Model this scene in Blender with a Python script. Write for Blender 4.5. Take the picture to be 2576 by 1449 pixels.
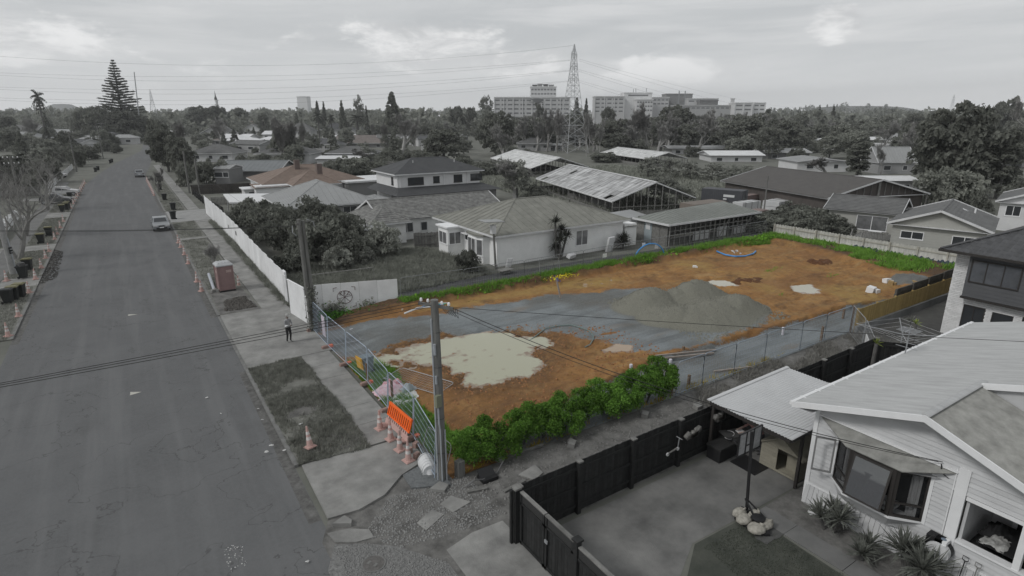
import bpy, math, random
import numpy as np
from mathutils import Matrix, Vector, noise as mnoise
R = random.Random(7)
rad = math.radians
for o in list(bpy.data.objects): bpy.data.objects.remove(o)
scn = bpy.context.scene
COL = scn.collection
# ------------------------------------------------------------------ camera
CAM_H = 13.0
FPX = 1463.0                      # focal length in pixels of a 2576 px wide picture
PITCH = math.atan(432.5/FPX); HEAD = rad(33.2)
cd = bpy.data.cameras.new('camera'); cam = bpy.data.objects.new('camera', cd); COL.objects.link(cam)
cd.sensor_width = 36; cd.lens = FPX/2576*36; cd.clip_start = .3; cd.clip_end = 20000
cam.location = (0, 0, CAM_H); cam.rotation_euler = (math.pi/2-PITCH, 0, -HEAD)
scn.camera = cam
# ------------------------------------------------------------------ sky, sun, exposure
SUN_AZ, SUN_EL = rad(-82), rad(42)           # azimuth from +Y, clockwise positive: the sun stands left of the street
SUN_STRENGTH, SKY_STRENGTH, EXPOSURE = 1.3, 0.1, 0.08
def build_world():
    w = bpy.data.worlds.new('World'); scn.world = w; w.use_nodes = True
    nt = w.node_tree; nt.nodes.clear(); N = nt.nodes.new; L = nt.links.new
    out = N('ShaderNodeOutputWorld'); bg = N('ShaderNodeBackground'); bg.inputs['Strength'].default_value = SKY_STRENGTH
    sky = N('ShaderNodeTexSky'); sky.sky_type = 'NISHITA'; sky.sun_disc = False
    sky.sun_elevation = SUN_EL; sky.sun_rotation = SUN_AZ; sky.altitude = 30; sky.air_density = 1.0; sky.dust_density = 1.5; sky.ozone_density = 1.0
    hs = N('ShaderNodeHueSaturation'); hs.inputs['Saturation'].default_value = .10
    L(sky.outputs[0], hs.inputs['Color'])
    tc = N('ShaderNodeTexCoord'); sep = N('ShaderNodeSeparateXYZ'); L(tc.outputs['Generated'], sep.inputs[0])
    def M(op, a, b=None, c=None, clamp=False):
        n = N('ShaderNodeMath'); n.operation = op; n.use_clamp = clamp
        for i, v in enumerate((a, b, c)):
            if v is None: continue
            if isinstance(v, (int, float)): n.inputs[i].default_value = v
            else: L(v, n.inputs[i])
        return n.outputs[0]
    def ramp(v, a, b, lo=0., hi=1.):
        n = N('ShaderNodeMapRange'); n.interpolation_type = 'SMOOTHSTEP'; L(v, n.inputs[0])
        for i, x in enumerate((a, b, lo, hi)): n.inputs[i+1].default_value = x
        return n.outputs[0]
    def noise(vec, scale, detail, rough=.55, dist=0.):
        n = N('ShaderNodeTexNoise'); L(vec, n.inputs['Vector']); n.inputs['Scale'].default_value = scale
        n.inputs['Detail'].default_value = detail; n.inputs['Roughness'].default_value = rough; n.inputs['Distortion'].default_value = dist
        return n.outputs[0]
    def mapping(vec, loc=(0,0,0), sc=(1,1,1)):
        n = N('ShaderNodeMapping'); L(vec, n.inputs[0]); n.inputs['Location'].default_value = loc; n.inputs['Scale'].default_value = sc
        return n.outputs[0]
    z = M('MAXIMUM', sep.outputs[2], 0.0)
    # a high thin sheet: project the direction on a plane far above
    k = M('DIVIDE', 1.0, M('ADD', z, .09))
    cmb = N('ShaderNodeCombineXYZ'); L(M('MULTIPLY', sep.outputs[0], k), cmb.inputs[0]); L(M('MULTIPLY', sep.outputs[1], k), cmb.inputs[1])
    thin = ramp(noise(mapping(cmb.outputs[0], (3.1, .7, 0), (.9, .55, 1)), .8, 7, .6, .4), .40, .72)
    # low heaped clouds: billows in direction space, flattened
    dirv = mapping(tc.outputs['Generated'], (1.37, .42, 0), (1, 1, 2.6))
    big = noise(dirv, 2.3, 2, .5)
    puff = noise(dirv, 9.5, 9, .62, .3)
    band = M('MULTIPLY', ramp(z, .018, .07), ramp(z, .30, .13))
    s = M('ADD', M('MULTIPLY', big, .45), M('MULTIPLY', puff, 1.5))
    def blob(az, el, w, h):          # a heap of cloud standing at a compass bearing and height
        n = N('ShaderNodeVectorMath'); n.operation = 'SUBTRACT'; L(tc.outputs['Generated'], n.inputs[0]); n.inputs[1].default_value = (math.sin(rad(az))*math.cos(rad(el)), math.cos(rad(az))*math.cos(rad(el)), math.sin(rad(el)))
        n2 = N('ShaderNodeVectorMath'); n2.operation = 'LENGTH'; L(mapping(n.outputs[0], (0,0,0), (1/w, 1/w, 1/h)), n2.inputs[0]); return ramp(n2.outputs['Value'], 1., .1)
    heap = None
    for q in ((26,5.6,.27,.07),(33,4.6,.16,.05),(-13,7,.16,.07),(-6,5,.2,.045),(60.5,7.2,.06,.05),(48,3.6,.2,.035),(110,8,.4,.1),(-60,8,.4,.1),(170,9,.5,.1),(-120,7,.5,.08)):
        v = blob(*q); heap = v if heap is None else M('MAXIMUM', heap, v)
    cum = ramp(M('ADD', M('MULTIPLY', heap, .56), s), 1.12, 1.42)
    shade = ramp(noise(mapping(tc.outputs['Generated'], (1.37, .42, .05), (1, 1, 2.6)), 9.5, 8, .62, .3), .40, .62)
    # high heaped clouds with darker bellies
    hi = ramp(M('ADD', noise(mapping(cmb.outputs[0], (.4, 5.2, 0), (1, 1, 1)), .55, 8, .58, .2), M('MULTIPLY', blob(72, 11.5, .3, .12), .22)), .56, .70)
    hi = M('MULTIPLY', hi, ramp(z, .12, .24))
    def mix(f, a, b):
        n = N('ShaderNodeMixRGB'); L(f, n.inputs[0])
        for i, v in ((1, a), (2, b)):
            if isinstance(v, tuple): n.inputs[i].default_value = v+(1,)
            else: L(v, n.inputs[i])
        return n.outputs[0]
    # veil evens the blue gradient out towards a pale grey-white, as a thin overcast does
    base = mix(M('MULTIPLY', ramp(z, 0, .45, .86, .74), 1), hs.outputs[0], (5.5, 5.72, 5.88))
    wisp = M('MULTIPLY', ramp(noise(mapping(tc.outputs['Generated'], (.2, .9, .3), (1, 1, 11)), 2.6, 6, .6, .3), .46, .68), ramp(z, .5, .2))
    c0 = mix(M('MULTIPLY', wisp, .5), base, (7.7, 7.75, 7.8))
    c1 = mix(M('MULTIPLY', thin, .4), c0, (7.8, 7.85, 7.9))
    ccol = mix(shade, (6.0, 6.1, 6.2), (9.6, 9.6, 9.6))
    c2 = mix(M('MULTIPLY', cum, .9), c1, ccol)
    hcol = mix(ramp(puff, .35, .62), (4.5, 4.55, 4.6), (7.6, 7.6, 7.6))
    c3 = mix(M('MULTIPLY', hi, .6), c2, hcol)
    low = mix(ramp(z, 0, .13, .85, 0), c3, (9.4, 9.5, 9.55))
    L(low, bg.inputs['Color']); L(bg.outputs[0], out.inputs[0])
build_world()
sd = bpy.data.lights.new('sun', 'SUN'); sun = bpy.data.objects.new('sun', sd); COL.objects.link(sun)
sd.energy = SUN_STRENGTH; sd.angle = rad(12); sd.color = (1, .985, .96)
sv = Vector((math.sin(SUN_AZ)*math.cos(SUN_EL), math.cos(SUN_AZ)*math.cos(SUN_EL), math.sin(SUN_EL)))
sun.rotation_euler = sv.to_track_quat('Z', 'Y').to_euler(); sun.location = sv*200
vs = scn.view_settings; vs.view_transform = 'Standard'; vs.look = 'None'; vs.exposure = EXPOSURE; vs.gamma = 1; vs.use_curve_mapping = False
# ------------------------------------------------------------------ survey: picture point -> place on a level plane
_ct, _st, _ca, _sa = math.cos(PITCH), math.sin(PITCH), math.cos(HEAD), math.sin(HEAD)
_f = (_sa*_ct, _ca*_ct, -_st); _r = (_ca, -_sa, 0); _u = (_sa*_st, _ca*_st, _ct)
def P(x, y, z=0.):
    a = (x-1288)/FPX; b = -(y-724.5)/FPX
    d = [_f[i]+a*_r[i]+b*_u[i] for i in range(3)]; t = (z-CAM_H)/d[2]
    return Vector((d[0]*t, d[1]*t, z))
def AT(x, dist):          # ground point under picture column x, at a horizontal distance along the view axis
    p = Vector((_sa, _ca, 0))*dist + Vector((_ca, -_sa, 0))*((x-1288)/FPX*dist*FPX/1525.6)
    return p
def ZAT(p, y):            # height that reaches picture row y above place p
    b = -(y-724.5)/FPX; fx = p[0]*_f[0]+p[1]*_f[1]; ux = p[0]*_u[0]+p[1]*_u[1]
    return CAM_H+(b*fx-ux)/(_ct+b*_st)
# ------------------------------------------------------------------ materials
MATS = {}
def mat(name, col, rough=.8, var=0., vs_=1., bump=0., bs=20., spec=.3, metal=0., col2=None, rnd=0., det=4., stretch=None, alpha=None):
    """principled material: col varies by a noise on world position (var), by object (rnd), with fine relief (bump)"""
    if name in MATS: return MATS[name]
    m = bpy.data.materials.new(name); m.use_nodes = True; nt = m.node_tree; b = nt.nodes['Principled BSDF']
    N = nt.nodes.new; L = nt.links.new
    if isinstance(col, (int, float)): col = (col, col*1.005, col*1.01)
    b.inputs['Roughness'].default_value = rough; b.inputs['Metallic'].default_value = metal; b.inputs['Specular IOR Level'].default_value = spec
    b.inputs['Base Color'].default_value = tuple(col)+(1,)
    if var or bump or rnd or col2:
        pos = N('ShaderNodeNewGeometry').outputs['Position']
        if stretch:
            mp = N('ShaderNodeMapping'); L(pos, mp.inputs[0]); mp.inputs['Scale'].default_value = stretch; pos = mp.outputs[0]
    cur = None
    if var or col2:
        n = N('ShaderNodeTexNoise'); L(pos, n.inputs['Vector']); n.inputs['Scale'].default_value = vs_; n.inputs['Detail'].default_value = det+2; n.inputs['Roughness'].default_value = .65
        r = N('ShaderNodeMapRange'); L(n.outputs[0], r.inputs[0]); r.inputs[1].default_value = .3; r.inputs[2].default_value = .7
        mx = N('ShaderNodeMixRGB'); L(r.outputs[0], mx.inputs[0])
        c2 = col2 if col2 else tuple(min(1, c*(1+var)) for c in col)
        c1 = col if col2 else tuple(c*(1-var) for c in col)
        mx.inputs[1].default_value = tuple(c1)+(1,); mx.inputs[2].default_value = tuple(c2)+(1,); cur = mx.outputs[0]
    if rnd:
        oi = N('ShaderNodeObjectInfo'); hv = N('ShaderNodeHueSaturation')
        r = N('ShaderNodeMapRange'); L(oi.outputs['Random'], r.inputs[0]); r.inputs[3].default_value = 1-rnd; r.inputs[4].default_value = 1+rnd
        L(r.outputs[0], hv.inputs['Value'])
        if cur: L(cur, hv.inputs['Color'])
        else: hv.inputs['Color'].default_value = tuple(col)+(1,)
        cur = hv.outputs[0]
    if cur: L(cur, b.inputs['Base Color'])
    if bump:
        n = N('ShaderNodeTexNoise'); L(pos, n.inputs['Vector']); n.inputs['Scale'].default_value = bs; n.inputs['Detail'].default_value = 3
        bp = N('ShaderNodeBump'); bp.inputs['Strength'].default_value = min(1, bump); bp.inputs['Distance'].default_value = .02
        L(n.outputs[0], bp.inputs['Height']); L(bp.outputs[0], b.inputs['Normal'])
    if alpha is not None: b.inputs['Alpha'].default_value = alpha
    MATS[name] = m; return m
def leafmat(name, dark, light, sc=.6, trans=.25):
    if name in MATS: return MATS[name]
    m = bpy.data.materials.new(name); m.use_nodes = True; nt = m.node_tree; nt.nodes.clear(); N = nt.nodes.new; L = nt.links.new
    out = N('ShaderNodeOutputMaterial'); d = N('ShaderNodeBsdfDiffuse'); t = N('ShaderNodeBsdfTranslucent'); mx = N('ShaderNodeMixShader'); mx.inputs[0].default_value = trans
    pos = N('ShaderNodeNewGeometry'); n = N('ShaderNodeTexNoise'); L(pos.outputs['Position'], n.inputs['Vector']); n.inputs['Scale'].default_value = sc; n.inputs['Detail'].default_value = 6; n.inputs['Roughness'].default_value = .75
    r = N('ShaderNodeMapRange'); L(n.outputs[0], r.inputs[0]); r.inputs[1].default_value = .32; r.inputs[2].default_value = .68
    oi = N('ShaderNodeObjectInfo'); rr = N('ShaderNodeMapRange'); L(oi.outputs['Random'], rr.inputs[0]); rr.inputs[3].default_value = .8; rr.inputs[4].default_value = 1.25
    c = N('ShaderNodeMixRGB'); L(r.outputs[0], c.inputs[0]); c.inputs[1].default_value = tuple(dark)+(1,); c.inputs[2].default_value = tuple(light)+(1,)
    hv = N('ShaderNodeHueSaturation'); L(c.outputs[0], hv.inputs['Color']); L(rr.outputs[0], hv.inputs['Value'])
    L(hv.outputs[0], d.inputs[0]); L(hv.outputs[0], t.inputs[0]); L(d.outputs[0], mx.inputs[1]); L(t.outputs[0], mx.inputs[2]); L(mx.outputs[0], out.inputs[0])
    MATS[name] = m; return m
# ------------------------------------------------------------------ mesh building
class MB:
    def __init__(s): s.v = []; s.f = []
    def quad(s, a, b, c, d):
        n = len(s.v); s.v += [tuple(a), tuple(b), tuple(c), tuple(d)]; s.f.append((n, n+1, n+2, n+3)); return s
    def poly(s, pts):
        n = len(s.v); s.v += [tuple(p) for p in pts]; s.f.append(tuple(range(n, n+len(pts)))); return s
    def box(s, x0, y0, z0, x1, y1, z1):
        n = len(s.v)
        s.v += [(x0,y0,z0),(x1,y0,z0),(x1,y1,z0),(x0,y1,z0),(x0,y0,z1),(x1,y0,z1),(x1,y1,z1),(x0,y1,z1)]
        s.f += [tuple(n+i for i in q) for q in ((0,3,2,1),(4,5,6,7),(0,1,5,4),(1,2,6,5),(2,3,7,6),(3,0,4,7))]; return s
    def cbox(s, c, d, rz=0., rx=0., ry=0.):
        m = Matrix.Rotation(rz, 3, 'Z') @ Matrix.Rotation(ry, 3, 'Y') @ Matrix.Rotation(rx, 3, 'X'); n = len(s.v)
        for sx, sy, sz in ((-1,-1,-1),(1,-1,-1),(1,1,-1),(-1,1,-1),(-1,-1,1),(1,-1,1),(1,1,1),(-1,1,1)):
            p = m @ Vector((sx*d[0]/2, sy*d[1]/2, sz*d[2]/2)); s.v.append((p.x+c[0], p.y+c[1], p.z+c[2]))
        s.f += [tuple(n+i for i in q) for q in ((0,3,2,1),(4,5,6,7),(0,1,5,4),(1,2,6,5),(2,3,7,6),(3,0,4,7))]; return s
    def bar(s, a, b, w, h=None):          # square bar between two points
        return s.tube([a, b], (w/2*1.414, (h or w)/2*1.414), 4, math.pi/4)
    def tube(s, pts, r, n=8, ph=0., cap=True):
        pts = [Vector(p) for p in pts]; k = len(pts); base = len(s.v)
        for i, p in enumerate(pts):
            t = (pts[min(i+1, k-1)]-pts[max(i-1, 0)])
            t = t.normalized() if t.length > 1e-9 else Vector((0, 0, 1))
            ref = Vector((0, 0, 1)) if abs(t.z) < .95 else Vector((1, 0, 0))
            a = t.cross(ref).normalized(); b = a.cross(t)
            rr = r[i] if isinstance(r, list) else r
            ra, rb = rr if isinstance(rr, tuple) else (rr, rr)
            for j in range(n):
                q = 2*math.pi*j/n+ph; s.v.append(tuple(p+a*(math.cos(q)*ra)+b*(math.sin(q)*rb)))
        for i in range(k-1):
            for j in range(n):
                j2 = (j+1) % n; s.f.append((base+i*n+j, base+i*n+j2, base+(i+1)*n+j2, base+(i+1)*n+j))
        if cap: s.f.append(tuple(base+j for j in range(n))[::-1]); s.f.append(tuple(base+(k-1)*n+j for j in range(n)))
        return s
    def lathe(s, prof, c=(0,0,0), n=16, sx=1., sy=1.):
        base = len(s.v); k = len(prof)
        for r, z in prof:
            for j in range(n):
                q = 2*math.pi*j/n; s.v.append((c[0]+r*math.cos(q)*sx, c[1]+r*math.sin(q)*sy, c[2]+z))
        for i in range(k-1):
            for j in range(n):
                j2 = (j+1) % n; s.f.append((base+i*n+j, base+i*n+j2, base+(i+1)*n+j2, base+(i+1)*n+j))
        s.f.append(tuple(base+j for j in range(n))[::-1]); s.f.append(tuple(base+(k-1)*n+j for j in range(n))); return s
    def prism(s, poly, z0, z1):
        n = len(s.v); k = len(poly)
        s.v += [(p[0], p[1], z0) for p in poly]+[(p[0], p[1], z1) for p in poly]
        s.f.append(tuple(range(n, n+k))[::-1]); s.f.append(tuple(range(n+k, n+2*k)))
        for i in range(k): j = (i+1) % k; s.f.append((n+i, n+j, n+k+j, n+k+i))
        return s
    def slab(s, pts, th):                # flat polygon in space given thickness along its normal (downwards)
        pts = [Vector(p) for p in pts]; nn = (pts[1]-pts[0]).cross(pts[2]-pts[0]).normalized()
        if nn.z < 0: pts = pts[::-1]; nn = -nn
        lo = [p-nn*th for p in pts]; n = len(s.v); k = len(pts)
        s.v += [tuple(p) for p in lo]+[tuple(p) for p in pts]
        s.f.append(tuple(range(n, n+k))[::-1]); s.f.append(tuple(range(n+k, n+2*k)))
        for i in range(k): j = (i+1) % k; s.f.append((n+i, n+j, n+k+j, n+k+i))
        return s
    def mesh(s, name, smooth=False):
        me = bpy.data.meshes.new(name); me.from_pydata(s.v, [], s.f)
        if smooth: me.polygons.foreach_set('use_smooth', [True]*len(me.polygons))
        me.update(); return me
    def build(s, name, m, parent=None, smooth=False, world=True, **kw):
        return obj(name, s.mesh(name, smooth), m, parent, world, **kw)
def obj(name, me, m=None, parent=None, world=True, loc=None, rz=None, scale=None):
    o = bpy.data.objects.new(name, me); COL.objects.link(o)
    if m is not None and me is not None and not me.materials: me.materials.append(m)
    if loc is not None: o.location = loc
    if rz is not None: o.rotation_euler = (0, 0, rz)
    if scale is not None: o.scale = scale if isinstance(scale, (tuple, list)) else (scale,)*3
    if parent is not None:
        o.parent = parent
        if world: o.matrix_parent_inverse = WM(parent).inverted()
    return o
def WM(o):
    m = Matrix.LocRotScale(o.location, o.rotation_euler, o.scale)
    return (WM(o.parent) @ o.matrix_parent_inverse @ m) if o.parent else m
def tag(o, label, cat, group=None, kind=None):
    o['label'] = label; o['category'] = cat
    if group: o['group'] = group
    if kind: o['kind'] = kind
    return o
def struct(o): o['kind'] = 'structure'; return o
def thing(name, label, cat, loc=(0,0,0), rz=0., group=None, scale=None):
    o = bpy.data.objects.new(name, None); COL.objects.link(o); o.location = loc; o.rotation_euler = (0, 0, rz); o.empty_display_size = .2
    if scale: o.scale = scale if isinstance(scale, (tuple, list)) else (scale,)*3
    return tag(o, label, cat, group)
KIDS = {}
def dup(root, loc, rz=0., label=None, group=None, scale=None, rx=0.):
    r = root.copy(); COL.objects.link(r); r.location = loc; r.rotation_euler = (rx, 0, rz)
    if scale: r.scale = scale if isinstance(scale, (tuple, list)) else (scale,)*3
    if label: r['label'] = label
    if group: r['group'] = group
    for ch in root.children:
        c = ch.copy(); COL.objects.link(c); c.parent = r
        for g in ch.children:
            d = g.copy(); COL.objects.link(d); d.parent = c
    return r
def reuse(proto, used, loc, rz, label, group=None, scale=None, rx=0.):
    """first use moves the prototype itself, later ones copy it"""
    if not used:
        used.append(1); proto.location = loc; proto.rotation_euler = (rx, 0, rz); proto['label'] = label
        if group: proto['group'] = group
        if scale: proto.scale = scale if isinstance(scale, (tuple, list)) else (scale,)*3
        return proto
    return dup(proto, loc, rz, label, group, scale, rx)
def npmesh(name, V, F, smooth=False):
    """mesh from numpy arrays; F has 3 or 4 columns"""
    me = bpy.data.meshes.new(name); V = np.asarray(V, np.float32); F = np.asarray(F, np.int32); k = F.shape[1]
    me.vertices.add(len(V)); me.vertices.foreach_set('co', V.ravel()); me.loops.add(F.size); me.loops.foreach_set('vertex_index', F.ravel())
    me.polygons.add(len(F)); me.polygons.foreach_set('loop_start', np.arange(0, F.size, k, dtype=np.int32)); me.polygons.foreach_set('loop_total', np.full(len(F), k, np.int32))
    if smooth: me.polygons.foreach_set('use_smooth', np.ones(len(F), bool))
    me.update(calc_edges=True); return me
def leafquads(C, size, rng, up=.0, aspect=.6, out=None, bend=0.):
    """a small rhombic leaf face at each centre C"""
    n = len(C); d = rng.normal(size=(n, 3)); d[:, 2] += up
    if out is not None: d = d*.8+out
    d /= np.linalg.norm(d, axis=1, keepdims=True)+1e-9
    a = np.cross(d, rng.normal(size=(n, 3))); a /= np.linalg.norm(a, axis=1, keepdims=True)+1e-9; b = np.cross(d, a)
    s = (size*(.6+.8*rng.random(n)))[:, None] if np.isscalar(size) else (size*(.6+.8*rng.random(n)))[:, None]
    V = np.empty((n, 4, 3)); V[:, 0] = C+a*s; V[:, 1] = C+b*s*aspect; V[:, 2] = C-a*s; V[:, 3] = C-b*s*aspect
    return V.reshape(-1, 3), np.arange(4*n).reshape(n, 4)
def blades(C, h, w, rng, lean=.35):
    """grass blades (triangles) rooted at C"""
    n = len(C); t = rng.random(n)*2*np.pi; hh = h*(.5+.8*rng.random(n)); dx = np.cos(t)*w; dy = np.sin(t)*w
    V = np.empty((n, 3, 3)); V[:, 0] = C; V[:, 0, 0] -= dx; V[:, 0, 1] -= dy; V[:, 1] = C; V[:, 1, 0] += dx; V[:, 1, 1] += dy
    V[:, 2] = C; V[:, 2, 0] += rng.normal(size=n)*hh*lean; V[:, 2, 1] += rng.normal(size=n)*hh*lean; V[:, 2, 2] += hh
    return V.reshape(-1, 3), np.arange(3*n).reshape(n, 3)
def fbm(x, y, s=1., o=4, seed=0):
    """cheap smooth numpy noise in about -1..1"""
    rs = np.random.RandomState(seed); r = np.zeros_like(x, float); a = 1.; tot = 0
    for i in range(o):
        for _ in range(3):
            t = rs.rand()*6.283; k = s*(.7+.6*rs.rand()); ph = rs.rand()*6.283
            r += a*np.sin((x*math.cos(t)+y*math.sin(t))*k+ph+1.3*np.sin((x*math.cos(t+1.6)+y*math.sin(t+1.6))*k*.8+ph*2)); tot += a
        s *= 2.05; a *= .55
    return r/tot*1.6
def inpoly(x, y, poly):
    r = np.zeros(x.shape, bool); k = len(poly)
    for i in range(k):
        x0, y0 = poly[i]; x1, y1 = poly[(i+1) % k]
        if y0 == y1: continue
        r ^= ((y0 > y) != (y1 > y)) & (x < (x1-x0)*(y-y0)/(y1-y0)+x0)
    return r
def pdist(x, y, poly):
    """signed distance to a polygon outline, negative inside"""
    d = np.full(x.shape, 1e9); k = len(poly)
    for i in range(k):
        ax, ay = poly[i]; bx, by = poly[(i+1) % k]; ux, uy = bx-ax, by-ay; L2 = ux*ux+uy*uy+1e-12
        t = np.clip(((x-ax)*ux+(y-ay)*uy)/L2, 0, 1); d = np.minimum(d, np.hypot(x-ax-t*ux, y-ay-t*uy))
    return np.where(inpoly(x, y, poly), -d, d)
# ------------------------------------------------------------------ shared materials
M_grnd = mat('rough_grass_ground', (.10,.103,.09), 1, vs_=.25, col2=(.17,.172,.152), bump=.6, bs=6)
M_dirt = mat('dark_dirt', (.07,.068,.065), 1, vs_=1.6, col2=(.20,.196,.187), bump=.9, bs=14, det=8)
M_conc = mat('old_concrete', (.15,.149,.144), .9, vs_=.9, col2=(.30,.298,.285), bump=.5, bs=25, det=10)
M_conc2 = mat('yard_concrete', (.085,.085,.083), .85, vs_=.5, col2=(.215,.213,.205), bump=.4, bs=25, det=10)
M_kerb = mat('kerb_concrete', (.17,.17,.165), .9, .25, 2, .4, 30)
M_white = mat('white_paint', (.74,.745,.75), .55, .05, 3)
M_offw = mat('weathered_white', (.58,.585,.59), .7, .14, 1.2, .15, 25)
M_galv = mat('galvanised_steel', (.32,.33,.34), .45, .12, 6, metal=.35)
M_steel = mat('dull_grey_steel', (.26,.27,.28), .5, .15, 5, metal=.3)
M_black = mat('black_plastic', (.018,.018,.019), .5)
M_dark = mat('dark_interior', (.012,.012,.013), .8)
M_glass = mat('window_glass', (.035,.038,.042), .06, spec=.7)
M_glass2 = mat('curtained_and_hazed_glass', (.14,.142,.145), .12, .4, 1.2, spec=.6)
M_wood = mat('grey_timber', (.17,.168,.16), .85, .3, 4, .3, 20, rnd=.2)
M_pine = mat('new_pine_boards', (.36,.26,.10), .8, .14, 3, .2, 20, rnd=.13)
M_blkf = mat('black_stained_boards', (.022,.0225,.0225), .7, .35, 5, .3, 30, rnd=.3)
M_bark = mat('grey_bark', (.10,.098,.094), .95, .3, 5, .5, 18)
M_pole = mat('weathered_pole_timber', (.15,.15,.143), .9, .3, 5, .4, 25, stretch=(1,1,.15))
M_wire = mat('black_cable', (.02,.02,.02), .6)
# grass tints: dull outside the building site, fresh green on it
M_gdull = leafmat('dull_grass_blades', (.12,.125,.108), (.31,.32,.28), 1.4, .2)
M_ggrn = leafmat('fresh_green_grass', (.075,.165,.025), (.22,.39,.075), 1.3, .3)
M_gver = leafmat('verge_blades', (.09,.093,.08), (.32,.325,.29), 2.2, .25)
M_gdry = leafmat('dry_grass', (.15,.145,.13), (.30,.295,.275), 1.5, .2)
# ------------------------------------------------------------------ ground sheet with an opening for the building plot
def sheet(name, polys, m, z, parent=None, kind='structure'):
    b = MB()
    for p in polys: b.poly([(q[0], q[1], z) for q in p])
    o = b.build(name, m, parent)
    if parent is None: struct(o)
    return o
X0, X1, Y0, Y1 = 8.42, 58.6, 16.95, 37.0
BIG = 9000
HX0, HX1, HY0, HY1 = X0+.25, X1-.25, Y0+.25, Y1-.25
sheet('ground', [[(-BIG,-BIG),(BIG,-BIG),(BIG,HY0),(-BIG,HY0)], [(-BIG,HY1),(BIG,HY1),(BIG,BIG),(-BIG,BIG)],
                 [(-BIG,HY0),(HX0,HY0),(HX0,HY1),(-BIG,HY1)], [(HX1,HY0),(BIG,HY0),(BIG,HY1),(HX1,HY1)]], M_grnd, 0)
# ------------------------------------------------------------------ road
def asphalt():
    m = bpy.data.materials.new('worn_asphalt'); m.use_nodes = True; nt = m.node_tree; b = nt.nodes['Principled BSDF']; N = nt.nodes.new; L = nt.links.new
    pos = N('ShaderNodeNewGeometry').outputs['Position']
    def nz(sc, det, st=None, ro=.6):
        v = pos
        if st: mp = N('ShaderNodeMapping'); L(pos, mp.inputs[0]); mp.inputs['Scale'].default_value = st; v = mp.outputs[0]
        n = N('ShaderNodeTexNoise'); L(v, n.inputs['Vector']); n.inputs['Scale'].default_value = sc; n.inputs['Detail'].default_value = det; n.inputs['Roughness'].default_value = ro; return n.outputs[0]
    def rg(v, a, b_, lo=0, hi=1):
        r = N('ShaderNodeMapRange'); L(v, r.inputs[0]); r.inputs[1].default_value = a; r.inputs[2].default_value = b_; r.inputs[3].default_value = lo; r.inputs[4].default_value = hi; return r.outputs[0]
    def mx(f, c1, c2, t='MIX'):
        n = N('ShaderNodeMixRGB'); n.blend_type = t; L(f, n.inputs[0])
        for i, c in ((1, c1), (2, c2)):
            if isinstance(c, tuple): n.inputs[i].default_value = c+(1,)
            else: L(c, n.inputs[i])
        return n.outputs[0]
    c = mx(rg(nz(.35, 8, None, .7), .3, .7), (.072,.074,.076), (.118,.12,.122))
    c = mx(rg(nz(7, 5, None, .8), .35, .7, 0, .6), c, (.135,.137,.139))
    c = mx(rg(nz(1.1, 3, (1.0, .05, 1)), .48, .66, 0, .6), c, (.15,.152,.153))       # wheel-worn streaks along the street
    c = mx(rg(nz(45, 3), .35, .7, 0, .55), c, (.16,.162,.165))                            # chips of pale aggregate
    c = mx(rg(nz(.9, 9, None, .75), .64, .72, 0, .5), c, (.19,.19,.188))                  # scuffs and paint spots
    c = mx(rg(nz(.5, 5, (1, .25, 1)), .58, .8, 0, .5), c, (.07,.07,.07))                  # darker damp patches
    ab = N('ShaderNodeMath'); ab.operation = 'ABSOLUTE'; sb = N('ShaderNodeMath'); sb.operation = 'SUBTRACT'; L(nz(.28, 6, None, .5), sb.inputs[0]); sb.inputs[1].default_value = .52; L(sb.outputs[0], ab.inputs[0])
    c = mx(rg(ab.outputs[0], .0012, .0035, .55, 0), c, (.05,.05,.05))                     # wandering fine cracks
    L(c, b.inputs['Base Color']); b.inputs['Roughness'].default_value = .9; b.inputs['Specular IOR Level'].default_value = .25
    bp = N('ShaderNodeBump'); bp.inputs['Strength'].default_value = .6; bp.inputs['Distance'].default_value = .01; L(nz(60, 3), bp.inputs['Height']); L(bp.outputs[0], b.inputs['Normal'])
    return m
M_asph = asphalt()
bend_l = [(-7.3,-40),(-7.3,40),(-7.3,100),(-7.2,140),(-5.6,165),(-2.2,203),(6.6,275),(12.4,413),(13,700)]
bend_r = [(3.7,-40),(3.7,40),(3.7,100),(3.7,140),(3.9,162),(6.6,200),(11.2,272),(15.9,411),(17,700)]
b = MB()
for i in range(len(bend_l)-1):
    b.quad((*bend_l[i],.004),(*bend_r[i],.004),(*bend_r[i+1],.004),(*bend_l[i+1],.004))
road = struct(b.build('road', M_asph))
M_mark = mat('pale_road_paint', (.42,.41,.37), .8, .2, 9)
for pts in ([(322,795),(347,790.5),(323,791)], [(327,995),(357,986),(328,986.5)]):
    b = MB(); b.poly([tuple(P(x,y))[:2]+(.009,) for x,y in pts]); b.build('survey_mark', M_mark, road)
for a, e in ((17.3,31.5),(41.9,71),(72.6,84.4),(95,140)): struct(MB().poly([(3.28,a,.006),(3.68,a,.006),(3.68,e,.006),(3.36,e,.006)]).build('gutter_channel', mat('gutter_grit', (.055,.054,.052), .95, vs_=3, col2=(.16,.158,.152), det=8)))
struct(MB().poly([(-7.3,43,.006),(-6.9,43,.006),(-6.75,74,.006),(-7,140,.006),(-7.3,140,.006)]).build('gutter_channel', MATS['gutter_grit']))
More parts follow.
